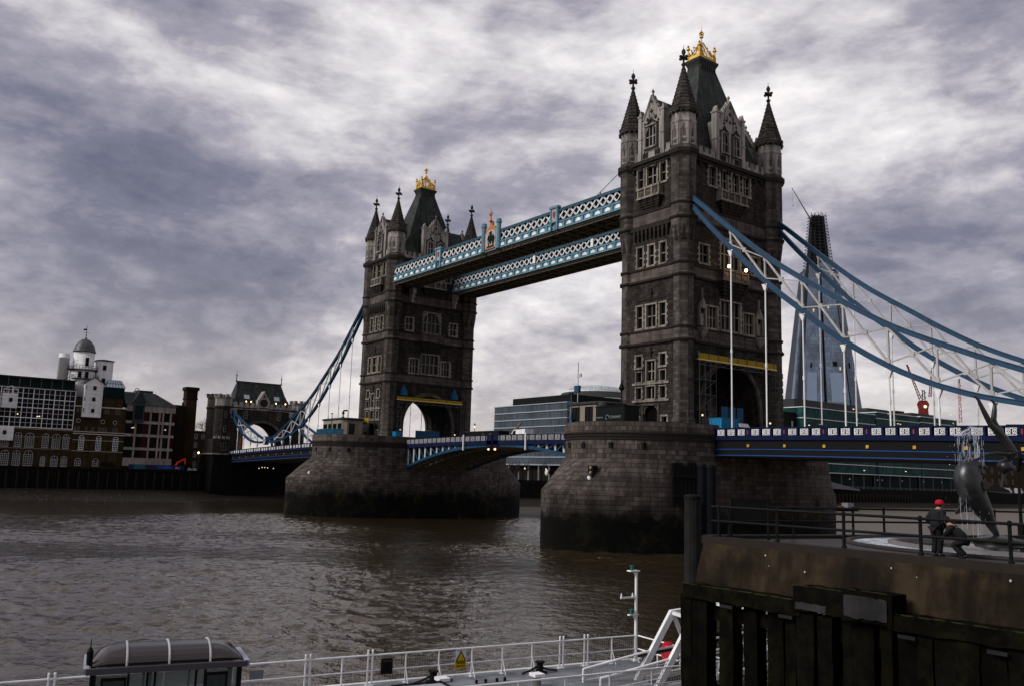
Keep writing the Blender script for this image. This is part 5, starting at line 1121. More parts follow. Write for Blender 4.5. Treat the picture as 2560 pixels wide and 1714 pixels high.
def band_block(label, y0, y1, zt, dep, zs_, roof_y, zr_):
    b = thing('glass_offices', label, 'office', (-155, (y0 + y1)/2, 7.3)); rn = random.Random(int(y0))
    for _ in range(7): yy, zz = rn.uniform(y0 + 1, y1 - 1), rn.choice(zs_) + rn.uniform(1.2, 3.0); MB().box(-155.0, -154.9, yy, yy + rn.uniform(.5, 1.2), zz, zz + .35).build('lit_light', LAMPW, b)
    m = MB(); m.box(-155 - dep, -155, y0, y1, 14.7, zt); m.build('glazing', GREENG, b); m = MB()
    for zz in zs_: m.box(-155 - dep, -154.6, y0 - .1, y1, zz - .16, zz + .16)
    m.apart('floor_band', M('pale_edge_band', (.6, .63, .66), .5, var=.1), b); m = MB(); m.box(-155 - dep + 2, -157, y0 + .3, y1 - .5, 7.3, 14.6); m.build('ground_glazing', DGLASS, b)
    m = MB(); m.box(-155 - dep + 3, -160, roof_y[0], roof_y[1], zt + .2, zr_); m.build('roof_plant', LEAD, b); m = MB(); y = y0 + 2
    while y < y1: m.lathe([(.28, 7.3), (.28, 14.6)], 8, (-155.5, y)); y += 9
    m.apart('column', M('column_grey', (.10, .11, .11), .7), b); return b
band_block('green glass riverside offices below the sharp tower, tallest of three in a row', 241, 298, 43.6, 40, (14.8, 19.0, 23.6, 28.2, 33, 38.7, 43.6), (242, 290), 47.6)
band_block('green glass riverside offices in the middle of the row, with a low roof', 299.2, 338.4, 45, 36, (14.8, 18.9, 22.6, 27, 32, 37.5, 42.0, 45), (300, 318), 47.3)
band_block('green glass riverside offices at the end of the row nearest the brown wall', 339.2, 376, 45.4, 36, (14.8, 19, 23, 27.6, 32, 37.6, 42.5, 45.4), (340, 362), 47.6)
m = MB(); m.box(-172, -158, 226, 240.5, 7.3, 41.0); dkb = m.build('dark_block', DARKI); tag(dkb, 'narrow black building at the tower edge beside the green glass offices', 'building'); m = MB(); m.box(-157.9, -157.7, 228, 229.2, 33, 38); m.build('lit_window_strip', TARP, dkb); m = MB(); m.box(-157.9, -157.7, 236.6, 237.6, 32, 37); m.build('pale_window_strip', GREYW, dkb)
br_ = thing('stone_warehouse', 'brown stone riverside building behind the fountain figure', 'building', (-158, 410, 7.3)); m = MB(); m.box(-190, -156, 377, 470, 7.3, 29); m.build('wall', BRICK, br_)
for k in range(9):
    for zz in (12.5, 18, 23.5): fwin(br_, FX(-156), 382 + k*8, zz, 2.6, 3.4, 2, 2, BANDL, t=.3)
m = MB(); m.box(-192, -155.5, 376.5, 470, 29, 29.8); m.build('cornice', BANDL, br_)
m = MB(); m.box(-200, -178, 362, 382, 40, 49.5); m.rects([(49.5, 4, 4), (51, 4, 4)], (-185, 366)); hb = m.build('brown_tower_block', BRICK); tag(hb, 'brown block with a stepped top rising behind the last glass offices', 'building')
for y, lb in ((415, 'white van parked on the far quay behind the fountain pole'), (428, 'second white van on the far quay, right of the fountain pole')):
    v = thing('white_van', lb, 'van', (-148.5, y, 7.3)); m = MB(); m.fpoly(FX(-147.5), [(y - 3, 7.9), (y + 3, 7.9), (y + 3, 9.2), (y + 2.2, 9.6), (y + 1.4, 10.7), (y - 3, 10.7)], -2, 0); m.build('body', WHITE, v); m = MB(); m.fpoly(FX(-147.48), [(y + 1.2, 9.5), (y + 2.1, 9.5), (y + 1.3, 10.5), (y + .6, 10.5)], 0, .03); m.build('side_window', PANE, v)
    for dy in (-1.9, 1.9): m = MB().tube([(-147.9, y + dy, 7.75), (-147.4, y + dy, 7.75)], .45, 10); m.build('wheel', DARKI, v)
rl = MB()
ql2 = [(-143.4, y) for y in range(240, 380, 4)]
for (x0, y0), (x1, y1) in zip(ql2, ql2[1:]): rl.bar((x0, y0, 8.9), (x1, y1, 8.9), .08); rl.bar((x0, y0, 8.4), (x1, y1, 8.4), .06); rl.bar((x0, y0, 7.3), (x0, y0, 8.9), .1)
tag(rl.build('promenade_railing', M('dull_rail', (.16, .16, .16), .6)), 'thin pale railing along the far promenade in front of the glass offices', 'railing')
m = MB(); m.hexa([(-142.5, 238, 8.0), (-141, 238, 8.0), (-141, 262, 7.2), (-142.5, 262, 7.2)], [(-142.5, 238, 11.0), (-141, 238, 11.0), (-141, 262, 7.7), (-142.5, 262, 7.7)]); tag(m.build('gangway_ramp', M('grey_metal', (.3, .3, .33), .4)), 'sloping pale gangway ramp on the far quay below the glass offices', 'ramp')
lp0 = None
for i, y in enumerate((262, 284, 288, 305, 324, 341, 356)):
    if lp0 is None: lp0 = street_lamp(-146, y, 7.3, 5.2, 'slim black promenade lamp in front of the far glass offices', M('pale_globe', (.8, .8, .8), .4), 'promenade lamps before the glass offices')
    else: dup(lp0, None, Vector((-146, y, 7.3)))
rnd = random.Random(9)
tp = None
for i, y in enumerate((84, 88, 92, 97, 101, 106, 110)):
    x = -160 + rnd.uniform(-2, 2); 
    if tp is None:
        tp = thing('bare_tree', 'leafless young tree in the dark plaza under the office block', 'tree', (x, y, 7.3), 'plaza trees between the piers'); m = MB().tube([(x, y, 7.3), (x, y, 12)], [.22, .12], 6); m.build('trunk', M('bark', (.03, .03, .03)), tp); cr = MB()
        for k in range(60): a = rnd.uniform(0, 2*PI); cr.tube([(x, y, rnd.uniform(9.5, 12)), (x + 1.8*math.cos(a)*rnd.random(), y + 1.8*math.sin(a)*rnd.random(), rnd.uniform(11.5, 15))], [.06, .02], 4, False)
        cr.build('branches', MATS['bark'], tp)
    else: dup(tp, None, Vector((x, y, 7.3)))
street_lamp(-150, 82.2, 7.3, 4.6, 'lit plaza lamp beside the far pier between the towers'); street_lamp(-150, 91.2, 7.3, 4.6, 'lit plaza lamp nearest the nearer pier between the towers')
lw = MB(); lw.box(-156, -147, 68, 100, 7.32, 7.55); struct('lawn', lw, M('dull_grass', (.035, .04, .02), .95, var=.4))
# glass spire tower under construction, cranes
def shard():
    root = thing('glass_spire_tower', 'tall tapering glass skyscraper with an unfinished dark steel top', 'skyscraper', (-483, 727, 7.3)); c = Vector((-481, 730)); R2, U2 = Vector((r_.x, r_.y)).normalized(), Vector((f_.x, f_.y)).normalized()
    def P(a, b, z): q = c + R2*a + U2*b; return (q.x, q.y, z)
    zb, zt, za = 7.3, 247, 306
    S = lambda z: (390 - z)/(390 - 94)                               # taper to a point far above
    def slab(a0, a1, b0, b1, z0, z1, name, mat, dx=0.0):
        m = MB(); m.loft([[P(a*S(z) + dx, b*S(z), z) for a, b in ((a0, b0), (a1, b0), (a1, b1), (a0, b1))] for z in (z0, (z0 + z1)/2, z1)]); return m.build(name, mat, root)
    slab(-32, 32, -20, 24, zb, 240, 'core', M('dark_fin', (.025, .03, .04), .4))
    for a0, a1, b, zz in ((-34.5, -28.5, -16, 236), (-26.5, -5.5, -26, 244), (-2, 20.5, -28, 247), (24.5, 35, -21, 238)): slab(a0, a1, b, b + 8, zb, zz, 'glass_facet', SHARDG)
    for a0, a1, b, z0, z1 in ((6, 11, -28.3, 133, 138), (27.5, 29.5, -21.3, 132, 138), (-21, -19, -26.3, 131, 136), (-24, -13, -26.2, 95, 126), (2, 16, -28.2, 95, 126)):
        slab(a0, a1, b, b + .5, z0, z1, 'refuge_floor' if z1 - z0 < 10 else 'pale_facet', DARKI if z1 - z0 < 10 else M('bright_facet', (.20, .265, .37), .25, var=.3, spec=.8))
    st = MB(); zz = 236
    while zz < 302:
        k = S(zz); a = 27*k; b = 20*k
        for s in (-1, 1): st.bar(P(-a, s*b, zz), P(a, s*b, zz), .5, .5); st.bar(P(s*a, -b, zz), P(s*a, b, zz), .5, .5)
        st.loft([[P(-a*.8, -b*.8, zz - .4), P(a*.8, -b*.8, zz - .4), P(a*.8, b*.8, zz - .4), P(-a*.8, b*.8, zz - .4)], [P(-a*.8, -b*.8, zz), P(a*.8, -b*.8, zz), P(a*.8, b*.8, zz), P(-a*.8, b*.8, zz)]])
        for f in (-1, -.5, 0, .5, 1):
            k2 = S(zz + 3.6); st.bar(P(f*a, -b, zz), P(f*27*k2, -20*k2, zz + 3.6), .45); st.bar(P(a*.5*f, b*.3, zz), P(27*k2*.5*f, b*.3, zz + 3.6), .6)
        for f in (-1, 1): st.bar(P(f*a*.95, -b, zz), P(f*27*S(zz + 3.6)*.3, -20*S(zz + 3.6), zz + 3.6), .3)
        zz += 3.6
    st.build('steel_frame', M('bare_steel', (.018, .02, .024), .6, var=.3), root)
    m = MB(); zz = 236
    while zz < 298: k = S(zz + 1.5); m.loft([[P(-21*k, -16*k, zz), P(21*k, -16*k, zz), P(21*k, 16*k, zz), P(-21*k, 16*k, zz)], [P(-21*k, -16*k, zz + 2.6), P(21*k, -16*k, zz + 2.6), P(21*k, 16*k, zz + 2.6), P(-21*k, 16*k, zz + 2.6)]]); zz += 3.6
    m.build('concrete_core', DARKI, root)
    cr = thing('tower_crane', 'thin luffing crane on top of the unfinished glass skyscraper', 'crane', P(-8, 0, 290)); m = MB(); A, B = Vector(P(-9, -10, 292)), Vector(P(-31.5, -14, 329)); m.bar(A, B, .5); m.bar(A + Vector((0, 0, 1.6)), B, .4); n = 14
    for i in range(n): f = i/n; m.bar(A.lerp(B, f), (A + Vector((0, 0, 1.6))).lerp(B, min(1, f + .06)), .3)
    m.build('jib', M('crane_jib_paint', (.06, .035, .035), .6), cr); m = MB(); m.bar(A, Vector(P(2, -10, 302.5)), .5); m.bar(Vector(P(2, -10, 302.5)), A.lerp(B, .62), .14); m.bar(B, Vector(P(-30.5, -14, 309)), .1); m.box(*[x for q in zip(Vector(P(-30.8, -14.4, 308)), Vector(P(-30.2, -13.6, 309.5))) for x in q]); m.build('cable', DARKI, cr); m = MB(); m.loft([[P(-11, -11, 289), P(-6, -11, 289), P(-6, -8, 289), P(-11, -8, 289)], [P(-11, -11, 292.5), P(-6, -11, 292.5), P(-6, -8, 292.5), P(-11, -8, 292.5)]]); m.build('machine_deck', DARKI, cr)
shard()
rc_ = thing('tower_crane', 'dark red tower crane with two raised jibs above the far offices', 'crane', (-177, 384, 47)); RC = M('crane_red', (.2, .03, .03)); R2 = Vector((r_.x, r_.y, 0)).normalized()
def jib(A, B, wd, mat, name, par):
    A, B = Vector(A), Vector(B); m = MB(); off = (B - A).cross(R2.cross(Vector((0, 0, 1)))).normalized()*wd; n = 12
    for o in (off*-.5, off*.5): m.bar(A + o, B + o*.4, .35)
    for i in range(n): a, b = A.lerp(B, i/n), A.lerp(B, (i + 1)/n); s = 1 if i % 2 else -1; m.bar(a + off*.5*s, b - off*.5*s, .28)
    return m.build(name, mat, par)
jib((-178, 382, 58.6), (-180.6, 373.7, 77.5), 1.3, RC, 'jib', rc_); jib((-174.6, 385.9, 60), (-172.1, 385.3, 77.2), 1.3, RC, 'jib', rc_); jib((-177.4, 384.5, 46), (-177.2, 384, 64), 2.6, DARKI, 'mast', rc_)
m = MB(); m.loft([[(Vector((-177.3, 383.6, z)) + R2*a*s + Vector((0, 0, 0))).to_tuple() for s, a in ((-1, w_), (1, w_))] + [(Vector((-178.3, 384.8, z)) + R2*a*s).to_tuple() for s, a in ((1, w_), (-1, w_))] for z, w_ in ((47, 3.2), (53, 2.6), (56, 3.4), (58, 2.2))]); m.build('machine_house', RC, rc_); m = MB().ball((-176.4, 384, 54.5), .9, 8, 5); m.build('lit_cab', LAMPW, rc_)
c2 = thing('crane_mast', 'slender red and white lattice mast beyond the far offices', 'mast', (-165, 400, 46)); jib((-165.4, 400.6, 46), (-164, 398.4, 68.8), 1.6, M('crane_pink', (.45, .2, .2), .6), 'lattice', c2); m = MB(); m.bar((-164, 398.4, 68.6), (-164, 398.4, 70.5), .5); m.build('tip', DARKI, c2)
bt = thing('river_boat', 'small dark motor boat on the river behind the railing, right of the nearer pier', 'boat', (-106, 197, 0)); m = MB()
secs = [(-8, .3, 1.9), (-7, 1.5, 1.5), (-2, 1.9, 1.3), (4, 1.9, 1.3), (7, 1.7, 1.4)]
m.loft([[(-106 - b_*.3, 197 + a, -.2), (-106 + b_*.3, 197 + a, -.2), (-106 + b_, 197 + a, h), (-106 - b_, 197 + a, h)] for a, b_, h in secs]); m.build('hull', DARKI, bt); m = MB(); m.box(-107.2, -104.8, 196.5, 200.5, 1.3, 2.9); m.build('wheelhouse', M('boat_grey', (.2, .2, .22), .5), bt); m = MB(); m.tube([(-106, 195.5, 1.3), (-106, 195.5, 4.5)], .08, 6); m.build('mast', DARKI, bt); m = MB(); m.box(-106.8, -105.2, 193.2, 194.6, 1.3, 1.8); m.build('locker', RED, bt)
# ================================================================ skinned figures
def skin(name, pts, edges, rad, mat, parent, sub=2, root=0):
    me = bpy.data.meshes.new(name); o = bpy.data.objects.new(name, me); COL.objects.link(o)
    base = wl(parent) if parent is not None else Vector((0, 0, 0))
    me.from_pydata([tuple(Vector(p) - base) for p in pts], edges, []); me.update()
    if parent is not None: o.parent = parent
    md = o.modifiers.new('skin', 'SKIN'); sl = me.skin_vertices[0].data if me.skin_vertices else None
    if sl is None: me.attributes.new; 
    for i, r in enumerate(rad):
        v = me.skin_vertices[0].data[i]; v.radius = (r, r) if not isinstance(r, tuple) else r; v.use_root = (i == root)
    md.use_smooth_shade = True; sb = o.modifiers.new('sub', 'SUBSURF'); sb.levels = sub; sb.render_levels = sub
    me.materials.append(mat)
    dg = bpy.context.evaluated_depsgraph_get(); ev = o.evaluated_get(dg); m2 = bpy.data.meshes.new_from_object(ev)
    o.modifiers.clear(); o.data = m2; m2.name = name; bpy.data.meshes.remove(me)
    if not m2.materials: m2.materials.append(mat)
    m2.polygons.foreach_set('use_smooth', [True]*len(m2.polygons))
    return o
SKINM = M('skin', (0.33, 0.19, 0.13), 0.55, var=0.1)
CLOTHD = M('black_cloth', (0.012, 0.012, 0.014), 0.85, var=0.3, scale=4)
CLOTHG = M('charcoal_cloth', (0.03, 0.03, 0.034), 0.85, var=0.3, scale=4)
CLOTHR = M('dull_red_cloth', (0.12, 0.012, 0.014), 0.8, var=0.2, scale=4)
CAPR = M('red_cap', (0.42, 0.008, 0.02), 0.7, var=0.15)
def person(label, x, y, z, face, h=1.75, lean=0.0, top=CLOTHD, bot=CLOTHG, hat=None, arms='pocket', crouch=0.0, group=None, detail=True, bulk=1.0):
    """face: heading in radians (direction looked at); lean: forward lean of the trunk"""
    t = thing('person', label, 'person', (x, y, z), group); k = h/1.75; fx, fy = math.cos(face), math.sin(face); rx, ry = fy, -fx
    def P(a, f, u): return Vector((x + (rx*a + fx*f)*k, y + (ry*a + fy*f)*k, z + u*k))
    hip = .93 - .42*crouch; L = lean; kf = .42*crouch
    def T(a, f, u):                                                  # trunk points lean about the hips
        uu = u - .93; return P(a, f + uu*math.sin(L), hip + uu*math.cos(L))
    pts = [T(0, 0, .95), T(0, 0, 1.12), T(0, .01, 1.32), T(0, .01, 1.46), T(0, .03, 1.56), T(0, .06, 1.66), T(0, .05, 1.72)]; ed = [(0, 1), (1, 2), (2, 3), (3, 4), (4, 5), (5, 6)]
    rad = [(.115*k, .09*k), (.13*k, .10*k), (.17*k, .12*k), (.11*k, .09*k), .055*k, .1*k, .085*k]
    jp, je, jr = [T(0, 0, .84)] + list(pts[1:4]), [(0, 1), (1, 2), (2, 3)], [(.19*k, .155*k), (.175*k, .14*k), (.195*k, .145*k), (.12*k, .105*k)]
    lp, le, lr = [T(0, 0, .97)], [], [(.135*k, .11*k)]
    for s in (-1, 1):
        o = len(pts); A = [T(s*.19, .01, 1.43)]
        if arms == 'pocket': A += [T(s*.36, -.10, 1.16), T(s*.22, .14, .98)]
        elif arms == 'front': A += [T(s*.30, .06, 1.18), T(s*.12, .36, 1.14)]
        elif arms == 'down': A += [T(s*.24, .0, 1.14), T(s*.25, .06, .88)]
        else: A += [T(s*.26, .24, 1.2), T(s*.14, .5, 1.02)]
        H = A[-1] + (A[-1] - A[-2]).normalized()*.09*k
        pts += A + [H]; ed += [(3, o), (o, o + 1), (o + 1, o + 2), (o + 2, o + 3)]; rad += [.062*k, .045*k, .036*k, .03*k]
        j = len(jp); jp += A; je += [(3, j), (j, j + 1), (j + 1, j + 2)]; jr += [.085*k, .064*k, .052*k]
        # five fingers from the palm
        d = (H - A[-1]).normalized(); side = d.cross(Vector((fx, fy, 0.3))).normalized()
        if detail:
            for q in range(4):
                b0 = H + side*(.022*(q - 1.5))*k; n_ = len(pts); L_ = (.07, .08, .075, .058)[q]*k; pts += [b0 + d*L_*.55, b0 + d*L_ - Vector((0, 0, .02*k))]; ed += [(o + 3, n_), (n_, n_ + 1)]; rad += [.0095*k, .008*k]
            n_ = len(pts); pts += [A[-1] + d*.04*k + side*.045*k, A[-1] + d*.08*k + side*.06*k]; ed += [(o + 2, n_), (n_, n_ + 1)]; rad += [.011*k, .009*k]
        o = len(pts); G = [P(s*.10, 0 , hip - .06), P(s*.115, .04 + kf*.9, .50 - .10*crouch), P(s*.12, -.03, .09), P(s*.135, .13, .045)]
        pts += G; ed += [(0, o), (o, o + 1), (o + 1, o + 2), (o + 2, o + 3)]; rad += [.085*k, .06*k, .042*k, .035*k]
        j = len(lp); lp += G[:3]; le += [(0, j), (j, j + 1), (j + 1, j + 2)]; lr += [.115*k, .085*k, .072*k]
        sh = MB(); c = (G[2] + G[3])/2; sh.ball((c.x, c.y, z + .05*k), .15*k, 8, 5, (.75, .75, .4)); sh.build('shoe', CLOTHD, t, True)
    jr = [(q[0]*bulk, q[1]*bulk) if isinstance(q, tuple) else q*bulk for q in jr]; lr = [(q[0]*bulk, q[1]*bulk) if isinstance(q, tuple) else q*(1 + (bulk - 1)*.6) for q in lr]
    b = skin('body', pts, ed, rad, SKINM, t)
    skin('jacket', jp, je, jr, top, t); skin('trousers', lp, le, lr, bot, t)
    hd = T(0, .06, 1.66); f3 = Vector((fx, fy, -.05 - L*.3)).normalized(); r3 = Vector((rx, ry, 0))
    hr = MB(); hr.ball((hd.x - f3.x*.015, hd.y - f3.y*.015, hd.z + .025*k), .118*k, 12, 8, (.95, .95, 1.12))
    hair = MB(); hair.ball((hd.x - f3.x*.03*k, hd.y - f3.y*.03*k, hd.z + .04*k), .122*k, 12, 8, (.95, .95, 1.05)); hair.build('hair', DARKI, t, True)
    n = MB(); c = hd + f3*.115*k; n.ball((c.x, c.y, c.z - .02*k), .022*k, 6, 4, (1, 1, 1.4)); 
    for s in (-1, 1): e = hd + r3*s*.1*k; n.ball((e.x, e.y, e.z - .01*k), .026*k, 6, 4, (.6, .6, 1.3))
    n.apart('face_feature', SKINM, b)
    if hat:
        m = MB().lathe([(.128*k, hd.z + .02*k), (.13*k, hd.z + .07*k), (.115*k, hd.z + .13*k), (.06*k, hd.z + .165*k), (.01, hd.z + .175*k)], 14, (hd.x - f3.x*.015, hd.y - f3.y*.015)); 
        br_ = [hd + f3*.10*k + r3*.09*k, hd + f3*.22*k + r3*.05*k, hd + f3*.22*k - r3*.05*k, hd + f3*.10*k - r3*.09*k]
        m.hexa([(p.x, p.y, hd.z + .03*k) for p in br_], [(p.x, p.y, hd.z + .05*k) for p in br_]); m.build('cap', hat, t)
    return t

# ================================================================ stone terrace, railings
TZ = 6.9
SAND = M('weathered_sandstone', (0.040, 0.027, 0.015), 0.9, scale=0.4, bump=0.04, bscale=7, tint=(0.013, 0.0088, 0.0055), streak=0.6)
WOODM = M('mossy_timber', (0.0022, 0.0018, 0.0012), 0.9, scale=1.8, bump=0.05, bscale=9, spec=.05, tint=(0.0065, 0.0066, 0.0022), streak=0.45)
WOODD = M('soaked_timber', (0.0018, 0.0016, 0.0013), 0.85, scale=2.2, bump=0.05, bscale=9, spec=.05, tint=(0.0045, 0.0042, 0.0022), streak=0.6)
WOODG = M('silvered_timber', (0.026, 0.025, 0.026), 0.85, scale=2.5, bump=0.03, bscale=14, tint=(0.02, 0.02, 0.02), streak=0.5)
edge = [(64.5, -72.35), (66.3, -64.0), (68.6, -55.6), (72.0, -43.0)]
tp_ = MB(); P0 = edge + [(130, -43.0), (130, -72.35)]
tp_.add([(x, y, TZ) for x, y in P0], [tuple(range(len(P0)))[::-1]])
struct('pavement', tp_, M('wet_paving', (0.016, 0.014, 0.013), 0.4, var=0.3, scale=0.7, brick=(0.9, 0.6, 0.01, 0.5)))
qt = thing('stone_quay', 'weathered brown stone quay edge with mossy timbers below and black railings on top', 'quay', (80, -72.4, 5))
m = MB(); n = 44; random.seed(3)
xs = [64.5 + i*.8 for i in range(n)] ; rows = [(TZ - .22, -72.62), (6.55, -72.74), (6.2, -72.84), (5.8, -72.92), (5.35, -73.0), (5.05, -73.02)]
gridp = [[(x - (.0 if i else .0) + random.uniform(-.03, .03) - (0.10*(6.7 - z_) if x < 64.6 else 0), y_ + random.uniform(-.03, .03), z_) for x in xs] for i, (z_, y_) in enumerate(rows)]
for i in range(len(rows) - 1):
    for j in range(len(xs) - 1): m.add([gridp[i + 1][j], gridp[i + 1][j + 1], gridp[i][j + 1], gridp[i][j]], [(0, 1, 2, 3)])
m.box(64.45, 98.8, -72.7, -72.3, 5.04, TZ - .18)
q = [(64.5, -72.62), (66.2, -64.4), (68.4, -55.8), (71.8, -43.2)]
for (xa, ya), (xb, yb) in zip(q, q[1:]): m.hexa([(xa, ya, 5.05), (xa + .6, ya, 5.05), (xb + .6, yb, 5.05), (xb, yb, 5.05)], [(xa, ya, TZ - .02), (xa + .6, ya, TZ - .02), (xb + .6, yb, TZ - .02), (xb, yb, TZ - .02)])
m.build('stone_face', SAND, qt, True)
SPOT = M('bird_lime', (.42, .40, .36), .9)
for _ in range(16): sx, sz = random.uniform(65, 78), random.uniform(5.7, 6.6); MB().ball((sx, -72.86 + .12*(sz - 5.9), sz), random.uniform(.015, .04), 6, 4, (1, .5, random.uniform(.8, 1.6))).build('lime_spot', SPOT, qt)
m = MB(); m.box(64.35, 99, -72.66, -72.2, TZ - .2, TZ + .08); m.box(64.38, 99, -72.2, -71.95, TZ + .002, TZ + .06); m.build('kerb', M('dark_kerb', (.018, .013, .011), .6, var=.4, scale=2), qt)
m = MB()
for (xa, ya), (xb, yb) in zip(q, q[1:]): m.hexa([(xa - .1, ya, TZ - .15), (xa + .35, ya, TZ - .15), (xb + .35, yb, TZ - .15), (xb - .1, yb, TZ - .15)], [(xa - .1, ya, TZ + .12), (xa + .35, ya, TZ + .12), (xb + .35, yb, TZ + .12), (xb - .1, yb, TZ + .12)])
m.build('rear_kerb', MATS['dark_kerb'], qt)
def rail_run(label, pts, hs, r, pr, sp):
    """posts every sp along a polyline, rails at heights hs"""
    t = thing('railing', label, 'railing', (pts[0][0], pts[0][1], TZ + .05)); segs = list(zip(pts, pts[1:])); z = TZ + .08
    for h in hs: MB().tube([(x, y, z + h) for x, y in pts], r, 8).build('rail', DARKI, t)
    for (xa, ya), (xb, yb) in segs:
        L = math.hypot(xb - xa, yb - ya); k = 0.35
        while k < L:
            x, y = xa + (xb - xa)*k/L, ya + (yb - ya)*k/L
            MB().lathe([(pr*1.5, z - .02), (pr*1.5, z + .05), (pr, z + .09), (pr, z + hs[0] - .07), (pr*1.25, z + hs[0] - .03), (pr*1.25, z + hs[0] + .05), (pr*.6, z + hs[0] + .09)], 8, (x, y)).build('post', DARKI, t); k += sp
    return t
rail_run('black front quay railing along the stone edge with two round rails', [(64.6, -72.38), (98, -72.38)], (1.08, .56), .045, .055, 2.6)
rail_run('black rear quay railing on the river side behind the fountain pool', [(64.75, -72.0), (66.4, -64.3), (68.7, -55.9), (71.9, -43.8)], (1.08, .56), .04, .05, 3.1)
# timber fendering in front of the stone
tf = thing('timber_fender', 'rotting mossy timber fender frame of upright piles below the stone quay', 'fender', (75, -73.6, 0)); random.seed(11)
def plank(x0, x1, y0, y1, z0, z1, mat, name, nx=10):
    m = MB(); rings = []
    for i in range(nx + 1):
        x = x0 + (x1 - x0)*i/nx; j = lambda s=.025: random.uniform(-s, s)
        rings.append([(x, y0 + j(), z0 + j(.035)), (x, y1, z0 + j()), (x, y1, z1 + j()), (x, y0 + .03 + j(), z1 + j(.03))])
    m.loft(rings); return m.build(name, mat, tf)
plank(64.55, 69.5, -73.9, -73.1, 4.85, 5.32, WOODM, 'beam', 14); plank(69.3, 71.2, -73.95, -73.1, 5.02, 5.78, WOODD, 'beam', 8); plank(71.05, 72.7, -74.0, -73.2, 4.98, 5.86, WOODD, 'beam', 6); plank(71.15, 72.55, -74.05, -74.0, 5.1, 5.72, WOODG, 'splintered_board', 9); plank(72.5, 84, -73.95, -73.1, 4.92, 5.34, WOODM, 'beam', 30); plank(64.9, 84, -73.5, -73.1, 4.2, 4.6, WOODD, 'lower_beam', 24); plank(69.4, 70.5, -74.0, -73.96, 5.1, 5.28, WOODG, 'splintered_board', 6)
MOSS = M('bright_moss', (.018, .020, .003), .95, var=.5, scale=4)
random.seed(19)
for x0, x1, zt in ((64.6, 69.3, 5.33), (69.35, 71.15, 5.8), (71.3, 72.4, 5.88), (72.7, 80, 5.36)):
    m = MB(); x = x0
    while x < x1: L_ = random.uniform(.15, .6); m.ball((x, -73.86 + random.uniform(-.02, .1), zt - .01), L_*.5, 8, 4, (1, .22, .12)); x += L_*random.uniform(.5, 1.3)
    m.build('moss', MOSS, tf)
x = 64.6; i = 0
posts = [(64.6, .5), (65.25, .7), (66.35, .6), (67.35, .55), (68.35, .62), (69.05, .4), (69.65, .62), (70.35, .52), (71.0, .3), (71.5, .75), (72.0, .0), (72.35, .36), (72.95, .62), (73.55, .45), (74.15, .62), (74.75, .65), (75.4, .7), (76.1, .6), (76.9, .7), (77.8, .7)]
for px, wd in posts:
    if wd <= 0: continue
    m = MB(); rings = []; y0 = -73.75 + random.uniform(-.12, .12); lx = random.uniform(-.08, .08)
    for k in range(13):
        z = -1.5 + 6.45*k/12; s = 1 + random.uniform(-.06, .06); cx_ = px + lx*(1 - k/12) + random.uniform(-.015, .015)
        rings.append([(cx_ - wd/2*s, y0, z), (cx_ + wd/2*s, y0, z), (cx_ + wd/2*s, y0 + .5, z), (cx_ - wd/2*s, y0 + .5, z)])
    m.loft(rings); m.build('pile', WOODD if random.random() < .6 else WOODM, tf)
for px, z0 in ((70.0, 2.0), (73.2, 2.4), (75.1, 2.2), (68.7, 2.3)): m = MB(); m.bar((px - .75, -73.15, z0), (px + .75, -73.15, z0 + 2.2), .32, .2, (0, 1, 0)); m.build('brace', WOODD, tf)
for px in (66.6, 69.0, 73.1, 75.6, 77.2): m = MB(); m.box(px - .26, px + .26, -73.98, -73.92, 4.72, 4.82); m.build('bolted_plate', WOODG, tf)
# under the quay: rear piles so that the underside is not empty
m = MB(); 
for px in range(66, 98, 4): m.tube([(px, -66, -2), (px, -66, 5.2)], .35, 8); m.tube([(px + 1.5, -58, -2), (px + 1.5, -58, 5.2)], .35, 8)
m.apart('support_pile', WOODD, qt); m = MB(); m.hexa([(65.2, -72.3, 4.9), (98, -72.3, 4.9), (98, -44, 4.9), (72.4, -44, 4.9)], [(65.2, -72.3, 5.15), (98, -72.3, 5.15), (98, -44, 5.15), (72.4, -44, 5.15)]); m.build('deck_slab', DARKI, qt)
# steel and timber mooring piles
STEEL = M('tarred_steel', (0.004, 0.005, 0.008), 0.7, 0.0, var=0.5, scale=1.5, spec=0.06, streak=0.3)
for px, py, r, zt, lb in ((60.0, -68.35, .36, 8.28, 'grey worn mooring pile beside the gangway, lower than its neighbours'), (60.75, -67.95, .2, 9.66, 'tall black steel mooring pile nearest the railing corner'), (59.75, -67.4, .22, 9.72, 'tall black steel mooring pile behind the grey worn pile')):
    t = thing('mooring_pile', lb, 'pile', (px, py, -1)); MB().tube([(px, py, -1.5), (px, py, zt - .9), (px, py, zt)], r, 16).build('shaft', STEEL if zt > 9 else M('worn_pile', (.020, .019, .018), .85, var=.6, scale=2, streak=.5), t); MB().lathe([(r + .03, zt - .08), (r + .03, zt + .05), (r*.7, zt + .12)], 16, (px, py)).build('cap', DARKI, t)
    m = MB().lathe([(r + .1, 2.2), (r + .1, 2.6)], 16, (px, py)); m.build('guide_collar', DARKI, t)
